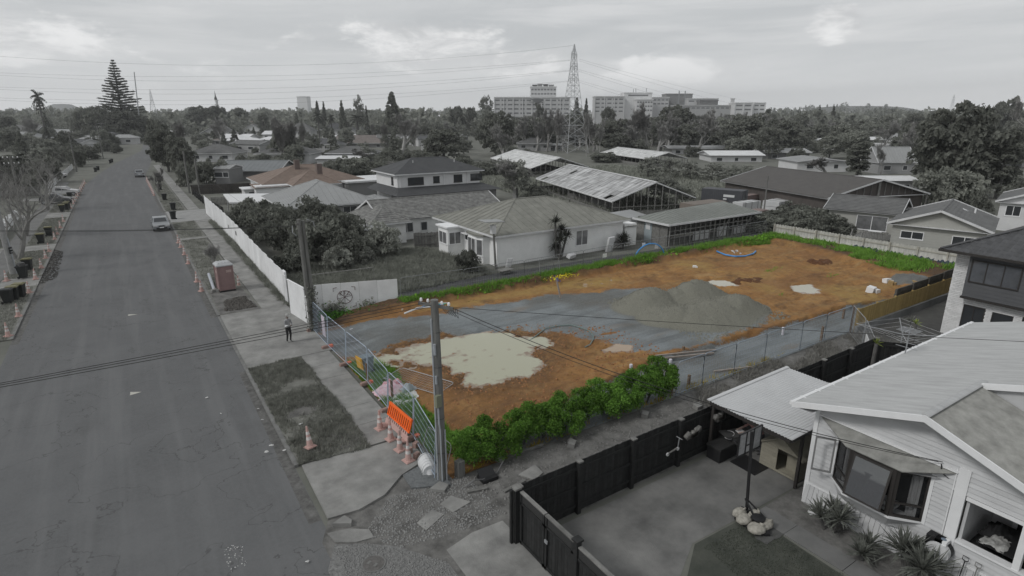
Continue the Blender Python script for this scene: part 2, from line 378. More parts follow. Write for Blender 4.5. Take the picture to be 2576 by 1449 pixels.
# ------------------------------------------------------------------ right side of the street: kerb, verges, footpath, crossings
def kerb(name, xs, y0, y1, h=.12, w=.16):
    b = MB(); y = y0
    while y < y1-.01:
        e = min(y+2.4, y1); b.box(xs, y+.006, -.02, xs+w, e-.006, h); y = e
    return struct(b.build(name, M_kerb))
for a, e, h in ((20.9,31.5,.12),(31.5,41.9,.04),(41.9,71.3,.12),(72.6,84.4,.12),(84.4,95,.04),(95,140,.12)): kerb('kerb_right', 3.68, a, e, h)
for a, e in ((44,57),(62,73.5),(78,97),(103,140)): kerb('kerb_left', -7.42, a, e, .09)
def vergebox(name, poly, m, h=.1):
    return struct(MB().prism(poly, -.03, h).build(name, m))
M_verge = mat('verge_earth', (.10,.101,.09), 1, vs_=1.2, col2=(.21,.21,.19), bump=.8, bs=12, det=8)
vergebox('verge_right', [(3.84,20.95),(6.6,20.6),(6.55,31.6),(3.84,31.45)], M_verge)
vergebox('verge_right', [(3.84,41.85),(6.5,41.75),(6.35,71.4),(3.84,71.35)], M_verge)
vergebox('verge_right', [(3.84,72.5),(6.4,72.4),(6.7,84.6),(3.84,84.5)], M_verge)
vergebox('verge_right', [(3.84,94.8),(6.5,94.8),(6.5,106),(3.84,106)], M_verge)
vergebox('verge_right', [(3.84,107.5),(6.5,107.5),(6.6,140),(3.84,140)], M_verge)
def slabs(name, x0, x1, y0, y1, step, m, z=.105, parent=None):
    root = parent
    y = y0; k = 0
    while y < y1-.01:
        e = min(y+step, y1); o = MB().box(x0, y+.008, -.03, x1, e-.008, z+(k%3)*.003).build(name, m, root)
        if root is None: struct(o); root = o; nm = name
        y = e; k += 1; name = 'paving_slab'
    return root
slabs('footpath_right', 6.62, 8.18, 20.7, 31.7, 1.83, M_conc)
slabs('footpath_right', 6.5, 8.15, 41.8, 84.4, 3.2, M_conc)
slabs('footpath_right', 6.6, 8.1, 94.9, 190, 6.4, M_conc)
struct(MB().prism([(3.84,31.5),(6.6,31.72),(8.38,31.75),(8.38,36.6),(8.1,41.8),(3.84,41.8)], -.03, .108).build('driveway_crossing', M_conc))
struct(MB().prism([(3.84,84.6),(8.4,84.6),(9.6,94.8),(3.84,94.8)], -.03, .10).build('driveway_crossing', mat('pale_concrete', (.27,.27,.265), .9, .15, .8, .3, 30)))
struct(MB().prism([(3.84,71.35),(6.6,71.45),(6.6,72.4),(3.84,72.5)], -.03, .097).build('driveway_crossing', M_conc))
struct(MB().prism([(3.93,20.86),(3.87,17.17),(4.9,17.05),(5.94,17.35),(6.9,18.13),(8.1,18.6),(8.2,20.6),(6.76,20.62)], -.03, .085).build('driveway_crossing', M_conc))
struct(MB().prism([(6.95,18.12),(6.9,17.2),(8.2,16.6),(8.35,18.5)], -.03, .075).build('gravel_patch', mat('blue_grey_gravel_dull', (.14,.147,.15), 1, .3, 8, 1, 30)))
# bare broken ground in front of the neighbour's gate
struct(MB().poly([(3.72,-6,.006),(8.7,-6,.006),(8.9,12.9,.006),(60,13.1,.006),(60,16.95,.006),(8.42,16.95,.006),(8.4,18.5,.006),(6.9,18.1,.006),(5.9,17.3,.006),(3.86,17.15,.006),(3.4,16.2,.006)]).build('bare_ground', M_dirt))
M_grav0 = mat('loose_grey_gravel', (.09,.09,.088), 1, vs_=9, col2=(.25,.25,.245), bump=1, bs=28, det=5)
struct(MB().poly([(3.35,-6,.011),(6.3,-6,.011),(6.35,13.2,.011),(5.9,13.9,.011),(5.3,14.8,.011),(4.4,15.5,.011),(3.7,15.9,.011),(3.2,14.9,.011)]).build('gravel_apron', M_grav0))
rngs = np.random.default_rng(5)
def scatter_stones(name, m, poly, n, s, z=0., parent=None):
    xs = [p[0] for p in poly]; ys = [p[1] for p in poly]
    x = rngs.uniform(min(xs), max(xs), n*3); y = rngs.uniform(min(ys), max(ys), n*3); k = inpoly(x, y, poly); x = x[k][:n]; y = y[k][:n]; n = len(x)
    C = np.stack([x, y, np.full(n, z)], 1); sz = s*(.4+rngs.random(n)**2*1.6)
    base = np.array([[-1,-1,-.2],[1,-1,-.2],[1,1,-.2],[-1,1,-.2],[-.7,-.6,.8],[.6,-.7,.9],[.7,.6,.7],[-.6,.7,.8]])*.5
    V = base[None]*sz[:, None, None]*(1+.35*rngs.normal(size=(n, 8, 3))*.5)
    t = rngs.random(n)*6.28; c_, s_ = np.cos(t), np.sin(t); Vx = V[:, :, 0]*c_[:, None]-V[:, :, 1]*s_[:, None]; Vy = V[:, :, 0]*s_[:, None]+V[:, :, 1]*c_[:, None]
    V = np.stack([Vx, Vy, V[:, :, 2]], 2)+C[:, None]
    q = np.array([[4,5,6,7],[0,1,5,4],[1,2,6,5],[2,3,7,6],[3,0,4,7]]); F = (q[None]+8*np.arange(n)[:, None, None]).reshape(-1, 4)
    o = obj(name, npmesh(name, V.reshape(-1, 3), F), m, parent); o['kind'] = 'stuff'
    if parent is None: o['label'] = 'x'; o['category'] = 'gravel'
    return o
M_stone = mat('pale_stone_chips', (.21,.21,.205), .95, .35, 30, rnd=.1)
o = scatter_stones('loose_gravel', M_stone, [(3.4,9),(6.4,9),(6.3,13.4),(4.6,15.4),(3.6,15.7)], 11000, .03, .012); o['label'] = 'loose pale gravel round the manhole cover by the black gate'
o = scatter_stones('stony_rubble', M_stone, [(5.4,14.6),(7,14.3),(9,14.2),(9,17),(6,17.2),(4.6,15.8)], 3000, .032, .012); o['label'] = 'small stones strewn over the dark dirt beside the near pole'
o = scatter_stones('stony_debris', mat('dirt_clods', (.17,.167,.16), 1, .4, 20), [(9,13.2),(30,13.2),(36,16.5),(9,16.8)], 4600, .045, .012); o['label'] = 'crumbs of rubble on the bare strip behind the black fence'
def rubble(name, label, poly, z0, th, m=M_conc, cat='slab', tilt=0):
    o = MB().prism(poly, z0, z0+th).build(name, m); return tag(o, label, cat)
rubble('concrete_slab_piece', 'tilted chunk of broken footpath at the kerb below the near driveway', [(3.9,16.75),(4.36,16.95),(4.5,16.6),(4.42,16.42)], .01, .14)
rubble('concrete_slab_piece', 'cracked concrete footpath remnant lying flush at the gravel edge', [(3.65,16.5),(4.3,16.35),(4.85,15.95),(4.85,15.5),(4.3,15.6),(3.75,15.95)], .0, .05)
rubble('concrete_slab_piece', 'four sided paving piece in the dirt left of the black fence corner', [(7.36,15.84),(7.9,16.05),(8.32,15.36),(7.55,15.2)], .0, .05)
rubble('concrete_slab_piece', 'half buried paving piece between the gravel and the near pole', [(6.3,15.4),(7.0,15.75),(7.25,15.3),(6.4,14.9)], .0, .03)
rubble('concrete_slab_piece', 'small broken paving corner beside the hose near the pole foot', [(7.4,16.75),(7.9,16.95),(8.1,16.6),(7.8,16.35)], .0, .12)
rubble('concrete_slab_piece', 'pale square paver lying against the black fence top edge', [(10.6,15.75),(11.5,15.95),(11.45,15.35),(10.9,15.15)], .02, .06)
struct(MB().poly([(6.55,13.75,.016),(7.6,14.0,.016),(8.75,13.95,.016),(8.75,-6,.016),(6.4,-6,.016)]).build('driveway_apron', M_conc))
# manhole cover in the gravel
t = thing('manhole_cover', 'round worn manhole cover in pale gravel near the kerb', 'manhole', (4.44,14.42,.012))
MB().lathe([(.36,0),(.36,.025),(.33,.028),(.33,.02),(.0,.02)], (0,0,0), 28).build('rim', M_kerb, t, world=False)
MB().lathe([(.318,.0),(.318,.026),(.25,.03),(.0,.03)], (0,0,0), 28).build('lid', mat('rusty_iron', (.115,.11,.105), .8, .3, 9), t, world=False)
for dx, dy in ((-.1,.1),(.02,-.1)): MB().cbox((dx,dy,.034),(.14,.09,.012), .5).build('lifting_patch', M_kerb, t, world=False)
# ------------------------------------------------------------------ left side of the street
for a, e in ((44,58),(61.5,73.8),(77,97.3),(102.6,119),(123,142)):
    vergebox('verge_left', [(-7.28,a),(-7.28,e),(-9.9,e),(-9.9,a)], M_verge, .085)
slabs('footpath_left', -11.5, -9.92, 40, 150, 4.2, mat('mid_concrete', (.15,.15,.147), .9, .2, .7, .3, 30), .07)
for a, e in ((58.05,61.45),(73.85,76.95),(97.35,102.55),(119.05,122.95)):
    struct(MB().box(-14.5 if a > 90 else -9.88, a, -.03, -7.28, e, .06).build('driveway_crossing_left', M_conc))
    if a < 90: struct(MB().box(-16, a, -.03, -11.55, e, .05).build('driveway_left', M_conc))
# ------------------------------------------------------------------ neighbour's sealed drive along the far side of the plot
struct(MB().poly([(14.8,37.2,.006),(60,37.15,.006),(60,40.2,.006),(44,40.3,.006),(24,41.3,.006),(14.6,40.2,.006)]).build('side_drive', mat('dark_seal', (.062,.063,.065), .9, .25, .8, .5, 40)))
# near yard of the weatherboard house
struct(MB().poly([(8.85,12.7,.008),(30,12.7,.008),(30,9.15,.008),(19.2,9.66,.008),(13.2,9.74,.008),(11.6,8.9,.008),(11.0,7,.008),(10.6,-6,.008),(8.85,-6,.008)]).build('yard_concrete', M_conc2))
struct(MB().poly([(13.25,9.68,.012),(15.95,9.6,.012),(15.75,3,.012),(15.6,-4,.012),(11.2,-4,.012),(11.1,6.8,.012),(11.75,8.75,.012)]).build('lawn', mat('lawn_earth', (.045,.05,.042), 1, vs_=1, col2=(.085,.088,.075), bump=.8, bs=12)))
slabs('garden_path', 16.0, 16.78, -3, 9.58, 1.9, mat('path_concrete', (.15,.15,.147), .9, .2, .8, .3, 30), .03)
struct(MB().poly([(16.8,-3,.01),(19,-3,.01),(19,9.6,.01),(16.8,9.6,.01)]).build('garden_bed', M_dirt))
struct(MB().poly([(30,8,.007),(60,8,.007),(60,13,.007),(58,16.6,.007),(36,16.5,.007),(30,13,.007)]).build('back_yard', mat('yard_dirt', (.055,.055,.053), 1, vs_=.8, col2=(.10,.10,.096), bump=.8, bs=14, det=8)))
# ------------------------------------------------------------------ grass as blade geometry
def grass(name, m, polys, dens, h, w, z, label, lean=.35, clump=0., parent=None):
    VV = []; FF = []; off = 0
    for poly in polys:
        xs = [p[0] for p in poly]; ys = [p[1] for p in poly]; A = (max(xs)-min(xs))*(max(ys)-min(ys)); n = int(A*dens)
        x = rngs.uniform(min(xs), max(xs), n); y = rngs.uniform(min(ys), max(ys), n)
        d = pdist(x, y, poly); k = d < .16*fbm(x, y, 3.3, 4, 11)
        if clump: k &= (fbm(x, y, 1.5, 4, 5)+.9*rngs.random(n)) > clump
        x = x[k]; y = y[k]; zz = z(x, y) if callable(z) else np.full(len(x), z)
        hh = h*(.6+.5*(fbm(x, y, 1.2, 4, 3)+1)/2*1.4)
        V, F = blades(np.stack([x, y, zz], 1), hh, w, rngs, lean); VV.append(V); FF.append(F+off); off += len(V)
    o = obj(name, npmesh(name, np.concatenate(VV), np.concatenate(FF)), m, parent); o['kind'] = 'stuff'
    if parent is None: o['label'] = label; o['category'] = 'grass'
    return o
grass('verge_grass', M_gver, [[(3.8,20.9),(6.6,20.55),(6.75,24),(6.62,28),(6.66,31.65),(3.8,31.5)]], 1300, .15, .014, .09, 'tufted dull grass on the near verge between the two driveways', clump=.2)
grass('verge_grass', M_gver, [[(3.95,48.5),(6.3,49.5),(6.2,71.2),(3.95,71.2)], [(3.95,72.7),(6.2,72.7),(6.4,84.3),(3.95,84.3)], [(3.95,95),(6.3,95),(6.3,139),(3.95,139)]], 170, .12, .025, .09, 'dull grass on the right verge beyond the portable toilet', clump=.1)
grass('verge_grass', M_gver, [[(-9.8,44),(-7.5,44),(-7.5,57.8),(-9.8,57.8)], [(-9.8,61.6),(-7.5,61.6),(-7.5,73.6),(-9.8,73.6)], [(-9.8,77.2),(-7.5,77.2),(-7.5,97),(-9.8,97)], [(-9.8,103),(-7.5,103),(-7.5,118),(-9.8,118)]], 150, .12, .025, .075, 'dull grass on the left verge under the bare trees', clump=.0)
grass('weed_fringe', M_gdull, [[(8.0,41.6),(8.5,41.6),(8.6,57),(8.4,83),(7.9,83),(7.9,57)]], 420, .35, .03, .0, 'weeds growing along the foot of the long white hoarding', lean=.6)
grass('long_grass', M_gdull, [[(9,43),(13,39.8),(24.8,41.2),(25.4,43),(24.9,50),(24.5,53.5),(9,57)]], 230, .42, .03, .0, 'long rank grass in the yard left of the white bungalow', lean=.5)
grass('lawn_grass', leafmat('lawn_blades', (.05,.058,.047), (.13,.14,.115), 1.5, .2), [[(13.3,9.5),(15.9,9.45),(15.7,2),(11.3,2),(12.2,6.2),(13.2,7.6)]], 900, .05, .01, .012, 'short dark lawn beside the garden path', clump=-.2)
grass('dry_grass', M_gdry, [[(18.5,14.2),(38,14.2),(37,16.9),(22,16.9)]], 330, .3, .018, .0, 'dry tangled grass along the bank behind the carport', lean=.7, clump=.5)
grass('field_grass', M_gdull, [[(52,62),(80,48),(110,70),(110,120),(60,110)]], 16, .7, .12, .0, 'rough paddock grass behind the glasshouses', lean=.6)
# ------------------------------------------------------------------ the building plot: clay, gravel, pools
EDGE = [(8.4,17.9),(11,18.5),(16,19.2),(22.9,20.2),(30.6,19.7),(41.4,19.3),(47,18.0),(58.7,17.6)]       # foot of the clay platform
def edge_y(x): return np.interp(x, [p[0] for p in EDGE], [p[1] for p in EDGE])
POOL1 = [(10.0,28.7),(11.4,29.45),(12.9,29.8),(14.5,29.55),(15.8,29.3),(17.0,29.0),(18.2,28.55),(18.8,28.0),(18.3,27.5),(19.0,27.2),(19.96,25.9),(19.15,25),(18.3,25.1),(17.4,24.6),(17.7,23.8),(17.1,23.0),(16,22.3),(14.8,22.45),(13.4,22.25),(12.9,22.3),(12.3,23),(12.55,24.3),(12.2,25.6),(11.3,26.9),(10.5,27.9)]
POOL2 = [(41.9,24.5),(43.1,24.4),(43.6,23.7),(43.1,22.7),(41.4,22.45),(40.95,23.4)]
POOL3 = [(37.2,28.7),(38.4,29.2),(39.6,27.7),(38.6,26.7),(37.4,27.5)]
POOL4 = [(21.2,22.9),(22.4,23.2),(23.0,22.4),(22.2,21.8),(21.3,22.2)]
POOLN = [(15.2,34.9),(19.5,35.3),(24.5,35.2),(29.5,35.0),(33.2,33.3),(29.8,32.2),(26,33.4),(20,33.9),(16.5,34.2)]
GRAV = [(8.3,35.4),(10.5,34.9),(16,33.7),(20,33.4),(24.6,32.75),(29.9,31.3),(32,29.8),(34,27.5),(34.6,24.5),(34.2,21.4),(31.5,20.2),(27,20.2),(23.3,20.6),(22.2,22.4),(21.5,24.2),(20.9,25.8),(19.9,26.9),(18.8,27.9),(16.5,28.9),(14.5,30.0),(11.5,30.2),(10.2,29.7),(8.3,30.4)]
GRAV2 = [(48.7,20.6),(50.5,21.3),(52.3,20.2),(51.9,18.9),(50,18.6)]
MOUNDS = [(29.2,27.1,3.0,1.75,2.3),(33.0,26.3,3.2,1.9,2.3),(31.0,23.3,4.2,1.25,2.7),(33.6,23.2,2.5,1.2,2.1),(28.2,24.6,2.2,.8,1.9)]
nx, ny = 470, 190
gx, gy = np.meshgrid(np.linspace(X0, X1, nx), np.linspace(Y0, Y1, ny), indexing='ij')
def lot_height(x, y):
    n1 = fbm(x, y, .9, 4, 21); n2 = fbm(x, y, 4.5, 3, 22)
    ed = edge_y(x)+.25*fbm(x, y, 1.6, 3, 23); plat = np.clip((y-ed)/.22, 0, 1)
    plat = plat*plat*(3-2*plat)
    front = np.clip((x-9.6)/1.5, 0, 1)
    h = .02+.30*plat*front
    dp = pdist(x, y, POOL1)+.35*fbm(x, y, 1.7, 4, 24); h -= (.25+.024*fbm(x, y, 1.3, 3, 41))*(.74+.26*np.clip((x-11)/2.5, 0, 1))*np.clip(.5-dp/1.5, 0, 1)*plat
    lip = np.exp(-((dp-.45)/.4)**2); h += .10*lip*plat*np.clip(fbm(x, y, 2.4, 3, 25)+.5, 0, 1)
    for pl in (POOL2, POOL3, POOL4): h -= .24*np.clip(.4-(pdist(x, y, pl)+.22*fbm(x, y, 2.6, 4, 47))/.6, 0, 1)
    # the cut bank along the far side and the back
    bank = np.clip((y-35.35-.35*fbm(x, y*0, 1.1, 3, 26))/.45, 0, 1); back = np.clip((x-(54.6-.25*(34-y)*np.clip((34-y)/14, 0, 1)*1.6)-.4*fbm(x*0, y, .9, 3, 27))/.9, 0, 1)
    h += .42*np.maximum(bank, back)*np.clip((x-10)/4, 0, 1)
    dg = pdist(x, y, GRAV)
    rough = np.clip(dg/1.5+.35, .15, 1)
    h += rough*(.045*n1+.045*n2)*(.4+.6*plat)
    h += np.clip(dg/1, 0, 1)*.05*np.clip(fbm(x, y, 7, 2, 28), 0, 1)*plat
    h += .05*np.sin((y+.12*x)*5+fbm(x, y, .6, 2, 29)*2)*np.clip(1-abs(x-22)/5, 0, 1)*np.clip(1-abs(y-25)/4, 0, 1)      # wheel ruts
    for mx_, my_, mr, mh, mr2 in MOUNDS:
        a = np.hypot((x-mx_)/mr, (y-my_)/mr2)*(1+.07*fbm(x, y, .9, 3, 30)); m_ = np.clip(1-a, 0, 1)
        h = np.maximum(h, mh*(m_**(1.05 if mh > 1.3 else .85))*(1-.16*np.exp(-(a/.25)**2))*(1+.15*fbm(x, y, 1.5, 4, 43))+h*.6+.02*n2)
    ed = np.minimum(np.minimum(x-X0, X1-x), np.minimum(y-Y0, Y1-y)); return np.where(ed < .4, np.maximum(h, .012), h)
gz = lot_height(gx, gy)
LOTZ = gz
def lotz(x, y):
    i = np.clip((np.asarray(x)-X0)/(X1-X0)*(nx-1), 0, nx-1).astype(int); j = np.clip((np.asarray(y)-Y0)/(Y1-Y0)*(ny-1), 0, ny-1).astype(int)
    return gz[i, j]
idx = np.arange(nx*ny).reshape(nx, ny)
F = np.stack([idx[:-1,:-1], idx[1:,:-1], idx[1:,1:], idx[:-1,1:]], -1).reshape(-1, 4)
me = npmesh('plot_soil', np.stack([gx, gy, gz], -1).reshape(-1, 3), F, True)
def attr(name, a):
    at = me.attributes.new(name, 'FLOAT', 'POINT'); at.data.foreach_set('value', a.ravel().astype(np.float32))
sm = lambda d, a, b_: np.clip((d-a)/(b_-a), 0, 1)
wob = .5*fbm(gx, gy, 1.3, 4, 31)+.25*fbm(gx, gy, 6, 3, 32)
strip = sm(-(gy-edge_y(gx)-.12), -.15, .2)*sm(gx+wob, 9.5, 12.5)
grav = np.maximum(sm(-(pdist(gx, gy, GRAV)+wob*.8), -.4, .5), sm(-(pdist(gx, gy, GRAV2)+.4*wob), -.3, .3))
rut = sm(fbm(gx, gy*2.2, .8, 4, 33)-.25*np.clip(1-abs(gx-22)/6, 0, 1), .55, .9)*np.clip(1-abs(gy-24)/7, 0, 1)*sm(gx, 17, 21)*sm(-gx, -31, -27)
grav = np.maximum(grav*(1-.85*rut), strip)
md = np.zeros_like(gx)
for mx_, my_, mr, mh, mr2 in MOUNDS: md = np.maximum(md, sm(1.03-np.hypot((gx-mx_)/mr, (gy-my_)/mr2)+.04*wob, 0, .08))
attr('gravel', np.maximum(grav, md)); attr('mound', md)
attr('ochre', np.maximum(sm(-(pdist(gx, gy, POOLN)+.6*wob), -.4, .5), .95*sm(fbm(gx, gy, .5, 4, 34)-.2*abs(gy-28)/9, .0, .6)*sm(gx, 33, 38)))
turn = np.maximum(sm(.45*wob-(35.55-gy), -.3, .4), sm(.4*wob+gx-(55.4-.2*(34-gy)), 0, .9))
attr('topsoil', np.clip(np.maximum(sm(-(abs(gy-edge_y(gx)-.05)), -.22, -.05)*.7*sm(gx, 11, 13), turn), 0, 1))
dp1 = pdist(gx, gy, POOL1)+.3*fbm(gx, gy, 1.7, 4, 24)
attr('damp', np.clip(sm(-dp1, -1.5, -.1)*.95+.7*sm(fbm(gx, gy, 1.1, 5, 35), .45, .95)+.6*sm(-gy, -22, -19.5)*sm(-gx, -18, -13), 0, 1))
def soil():
    m = bpy.data.materials.new('clay_and_gravel'); m.use_nodes = True; nt = m.node_tree; b = nt.nodes['Principled BSDF']; N = nt.nodes.new; L = nt.links.new
    pos = N('ShaderNodeNewGeometry').outputs['Position']
    def at(n): a = N('ShaderNodeAttribute'); a.attribute_name = n; return a.outputs['Fac']
    def nz(sc, det=5, ro=.65, st=None):
        v = pos
        if st: mp = N('ShaderNodeMapping'); L(pos, mp.inputs[0]); mp.inputs['Scale'].default_value = st; v = mp.outputs[0]
        n = N('ShaderNodeTexNoise'); L(v, n.inputs['Vector']); n.inputs['Scale'].default_value = sc; n.inputs['Detail'].default_value = det; n.inputs['Roughness'].default_value = ro; return n.outputs[0]
    def rg(v, a, b_, lo=0, hi=1):
        r = N('ShaderNodeMapRange'); L(v, r.inputs[0]); r.inputs[1].default_value = a; r.inputs[2].default_value = b_; r.inputs[3].default_value = lo; r.inputs[4].default_value = hi; return r.outputs[0]
    def mul(a, b_): n = N('ShaderNodeMath'); n.operation = 'MULTIPLY'; L(a, n.inputs[0]); L(b_, n.inputs[1]); return n.outputs[0]
    def mx(f, c1, c2):
        n = N('ShaderNodeMixRGB'); L(f, n.inputs[0])
        for i, c in ((1, c1), (2, c2)):
            if isinstance(c, tuple): n.inputs[i].default_value = c+(1,)
            else: L(c, n.inputs[i])
        return n.outputs[0]
    clay = mx(rg(nz(.8, 8), .32, .68), (.225,.115,.04), (.40,.215,.075))
    clay = mx(rg(nz(2.4, 9, .8), .47, .66, 0, .8), clay, (.145,.078,.034))
    clay = mx(rg(nz(.35, 6), .52, .70, 0, .55), clay, (.35,.245,.12))
    clay = mx(rg(nz(.22, 4), .42, .62, 0, .7), clay, mx(rg(nz(1.5, 6), .3, .7), (.15,.072,.03), (.26,.135,.056)))
    clay = mx(at('ochre'), clay, mx(rg(nz(1.2, 6), .35, .65), (.33,.22,.075), (.28,.165,.06)))
    clay = mx(rg(nz(1.4, 7, .7, (.13, 1.1, 1)), .5, .64, 0, .65), clay, mx(rg(nz(.6, 3), .4, .6), (.30,.20,.09), (.12,.06,.028)))
    clay = mx(mul(at('damp'), rg(nz(4, 7, .75), .36, .56, .15, 1)), clay, (.10,.058,.031))
    clay = mx(mul(at('topsoil'), rg(nz(6, 4), .2, .6, .5, 1)), clay, (.075,.048,.03))
    g = mx(rg(nz(.6, 6), .3, .7), (.145,.162,.170), (.205,.226,.234))
    g = mx(rg(nz(11, 5, .85), .4, .66, 0, .8), g, (.28,.30,.305))
    g = mx(rg(nz(1.1, 6, .6, (.22, 1.3, 1)), .46, .66, 0, .55), g, (.095,.104,.108))
    g = mx(rg(nz(.55, 6, .6, (.3, 1, 1)), .56, .70, 0, .5), g, (.22,.15,.09))
    g = mx(mul(rg(nz(.13, 3), .45, .6), rg(nz(7, 5), .3, .7, .4, 1)), g, (.115,.112,.10))
    mo = mx(rg(nz(26, 4, .8), .3, .7), (.125,.123,.10), (.25,.247,.208))
    g = mx(at('mound'), g, mo)
    gm = rg(nz(9, 4, .7), .2, .8, -.35, .35); ad = N('ShaderNodeMath'); ad.operation = 'ADD'; L(at('gravel'), ad.inputs[0]); L(gm, ad.inputs[1])
    c = mx(rg(ad.outputs[0], .38, .62), clay, g)
    L(c, b.inputs['Base Color']); b.inputs['Roughness'].default_value = .88; b.inputs['Specular IOR Level'].default_value = .25
    bp = N('ShaderNodeBump'); bp.inputs['Strength'].default_value = .9; bp.inputs['Distance'].default_value = .07; L(nz(14, 6, .7), bp.inputs['Height']); L(bp.outputs[0], b.inputs['Normal'])
    return m
plot = struct(obj('plot_soil', me, soil()))
def watermat(name, shallow, deep, d1):
    """murky water: the clay bed shows through where it is shallow"""
    m = bpy.data.materials.new(name); m.use_nodes = True; nt = m.node_tree; b = nt.nodes['Principled BSDF']; N = nt.nodes.new; L = nt.links.new
    a = N('ShaderNodeAttribute'); a.attribute_name = 'depth'; n = N('ShaderNodeTexNoise'); L(N('ShaderNodeNewGeometry').outputs['Position'], n.inputs['Vector']); n.inputs['Scale'].default_value = 1.1; n.inputs['Detail'].default_value = 6
    k = N('ShaderNodeMath'); k.operation = 'MULTIPLY_ADD'; L(n.outputs[0], k.inputs[0]); k.inputs[1].default_value = d1*.9; L(a.outputs['Fac'], k.inputs[2])
    r = N('ShaderNodeMapRange'); r.interpolation_type = 'SMOOTHSTEP'; L(k.outputs[0], r.inputs[0]); r.inputs[1].default_value = d1*.45; r.inputs[2].default_value = d1*1.95
    x = N('ShaderNodeMixRGB'); L(r.outputs[0], x.inputs[0]); x.inputs[1].default_value = shallow+(1,); x.inputs[2].default_value = deep+(1,); L(x.outputs[0], b.inputs['Base Color'])
    b.inputs['Roughness'].default_value = .03; b.inputs['Specular IOR Level'].default_value = .75; return m
M_water = watermat('murky_rainwater', (.20,.135,.085), (.36,.355,.255), .055); M_silt = watermat('pale_silt_water', (.22,.14,.075), (.40,.375,.29), .05)
def pool(name, poly, z, m, grow=.5):
    xs = [p[0] for p in poly]; ys = [p[1] for p in poly]; a, c = np.meshgrid(np.arange(min(xs)-grow, max(xs)+grow, .08), np.arange(min(ys)-grow, max(ys)+grow, .08), indexing='ij'); dp = z-lotz(a, c); ii = np.arange(a.size).reshape(a.shape)
    ok = (np.maximum.reduce([dp[:-1,:-1], dp[1:,:-1], dp[1:,1:], dp[:-1,1:]]) > -.03) & (pdist(a, c, poly)[:-1,:-1] < grow)
    me = npmesh(name, np.stack([a, c, np.full(a.shape, z)], -1).reshape(-1, 3), np.stack([ii[:-1,:-1], ii[1:,:-1], ii[1:,1:], ii[:-1,1:]], -1)[ok].reshape(-1, 4)); at = me.attributes.new('depth', 'FLOAT', 'POINT'); at.data.foreach_set('value', dp.ravel().astype(np.float32)); return struct(obj(name, me, m))
pool('puddle', POOL1, .20, M_water, .6); pool('puddle', POOL2, .265, M_silt); pool('puddle', POOL3, .265, M_silt); pool('puddle', POOL4, .25, watermat('brown_water', (.18,.10,.05), (.33,.24,.155), .05)); pool('puddle', POOLN, .278, watermat('ochre_water', (.22,.13,.045), (.33,.22,.07), .04), .3)
# clods of clay
o = scatter_stones('clay_clods', mat('clay_lumps', (.26,.13,.06), .95, .35, 9, .4, 30), [(10,18.8),(24,20.5),(24,25.5),(20,28.6),(10,30.4),(9.6,22)], 2400, .06, .2)
o.data.vertices.foreach_get('co', (cc := np.empty(len(o.data.vertices)*3, np.float32))); cc = cc.reshape(-1, 3); cc[:, 2] += lotz(cc[:, 0], cc[:, 1])-.2
o.data.vertices.foreach_set('co', cc.ravel()); o['label'] = 'lumps of wet clay round the big milky puddle'
o = scatter_stones('mound_chips', mat('mound_chip', (.18,.178,.15), .95, .4, 14), [(26.5,20.2),(35.5,20.2),(36.2,28),(33,29.6),(27,29.6)], 4200, .06, .2)
o.data.vertices.foreach_get('co', (cc := np.empty(len(o.data.vertices)*3, np.float32))); cc = cc.reshape(-1, 3); cc[:, 2] += lotz(cc[:, 0], cc[:, 1])-.2
o.data.vertices.foreach_set('co', cc.ravel()); o['label'] = 'loose stone chips on the heaped gravel mounds'
# weeds and grass on the plot
zf = lambda x, y: lotz(x, y)-.02
grass('plot_grass', M_ggrn, [[(8.45,18.3),(10.1,18.6),(9.9,21),(9.8,24),(10.2,26.5),(9.9,28.9),(8.45,29.6)]], 1000, .24, .022, zf, 'bright green grass inside the leaning front fence', lean=.45, clump=.0)
grass('plot_grass', M_ggrn, [[(14.5,35.7),(24,35.7),(36,35.7),(45,35.7),(52,35.2),(54.5,34.6),(58.3,36.4),(50,36.9),(36,36.8),(22,36.6),(14.5,36.8)]], 330, .34, .03, zf, 'bright green weeds on the bank along the far temporary fence', lean=.5, clump=.2)
grass('plot_grass', M_ggrn, [[(55.8,35),(56.0,31),(55.2,28),(53.6,25.5),(52.2,22.6),(52.8,20.4),(57.6,18.6),(58.2,24),(58.2,36)]], 170, .38, .045, zf, 'bright green weeds below the pale paling fence at the back', lean=.5, clump=.35)
grass('plot_grass', M_ggrn, [[(44.2,28.3),(46.5,28.7),(46.8,28.2),(44.6,27.8)], [(38.6,23.5),(39.4,23.7),(39.2,23.2)], [(46.5,24.4),(48.3,24.8),(48,24)]], 60, .16, .03, zf, 'sparse green seedlings on the orange clay', lean=.5)
grass('yellow_grass', leafmat('yellowed_grass', (.26,.19,.02), (.42,.33,.04), 2, .25), [[(19.8,16.98),(30,16.98),(30,17.35),(20,17.4)], [(8.8,16.97),(20,16.97),(20,17.25),(8.8,17.2)]], 150, .24, .022, lambda x, y: lotz(x, y)-.03, 'yellowed grass along the gravel edge by the hedge', lean=.6, clump=.2)
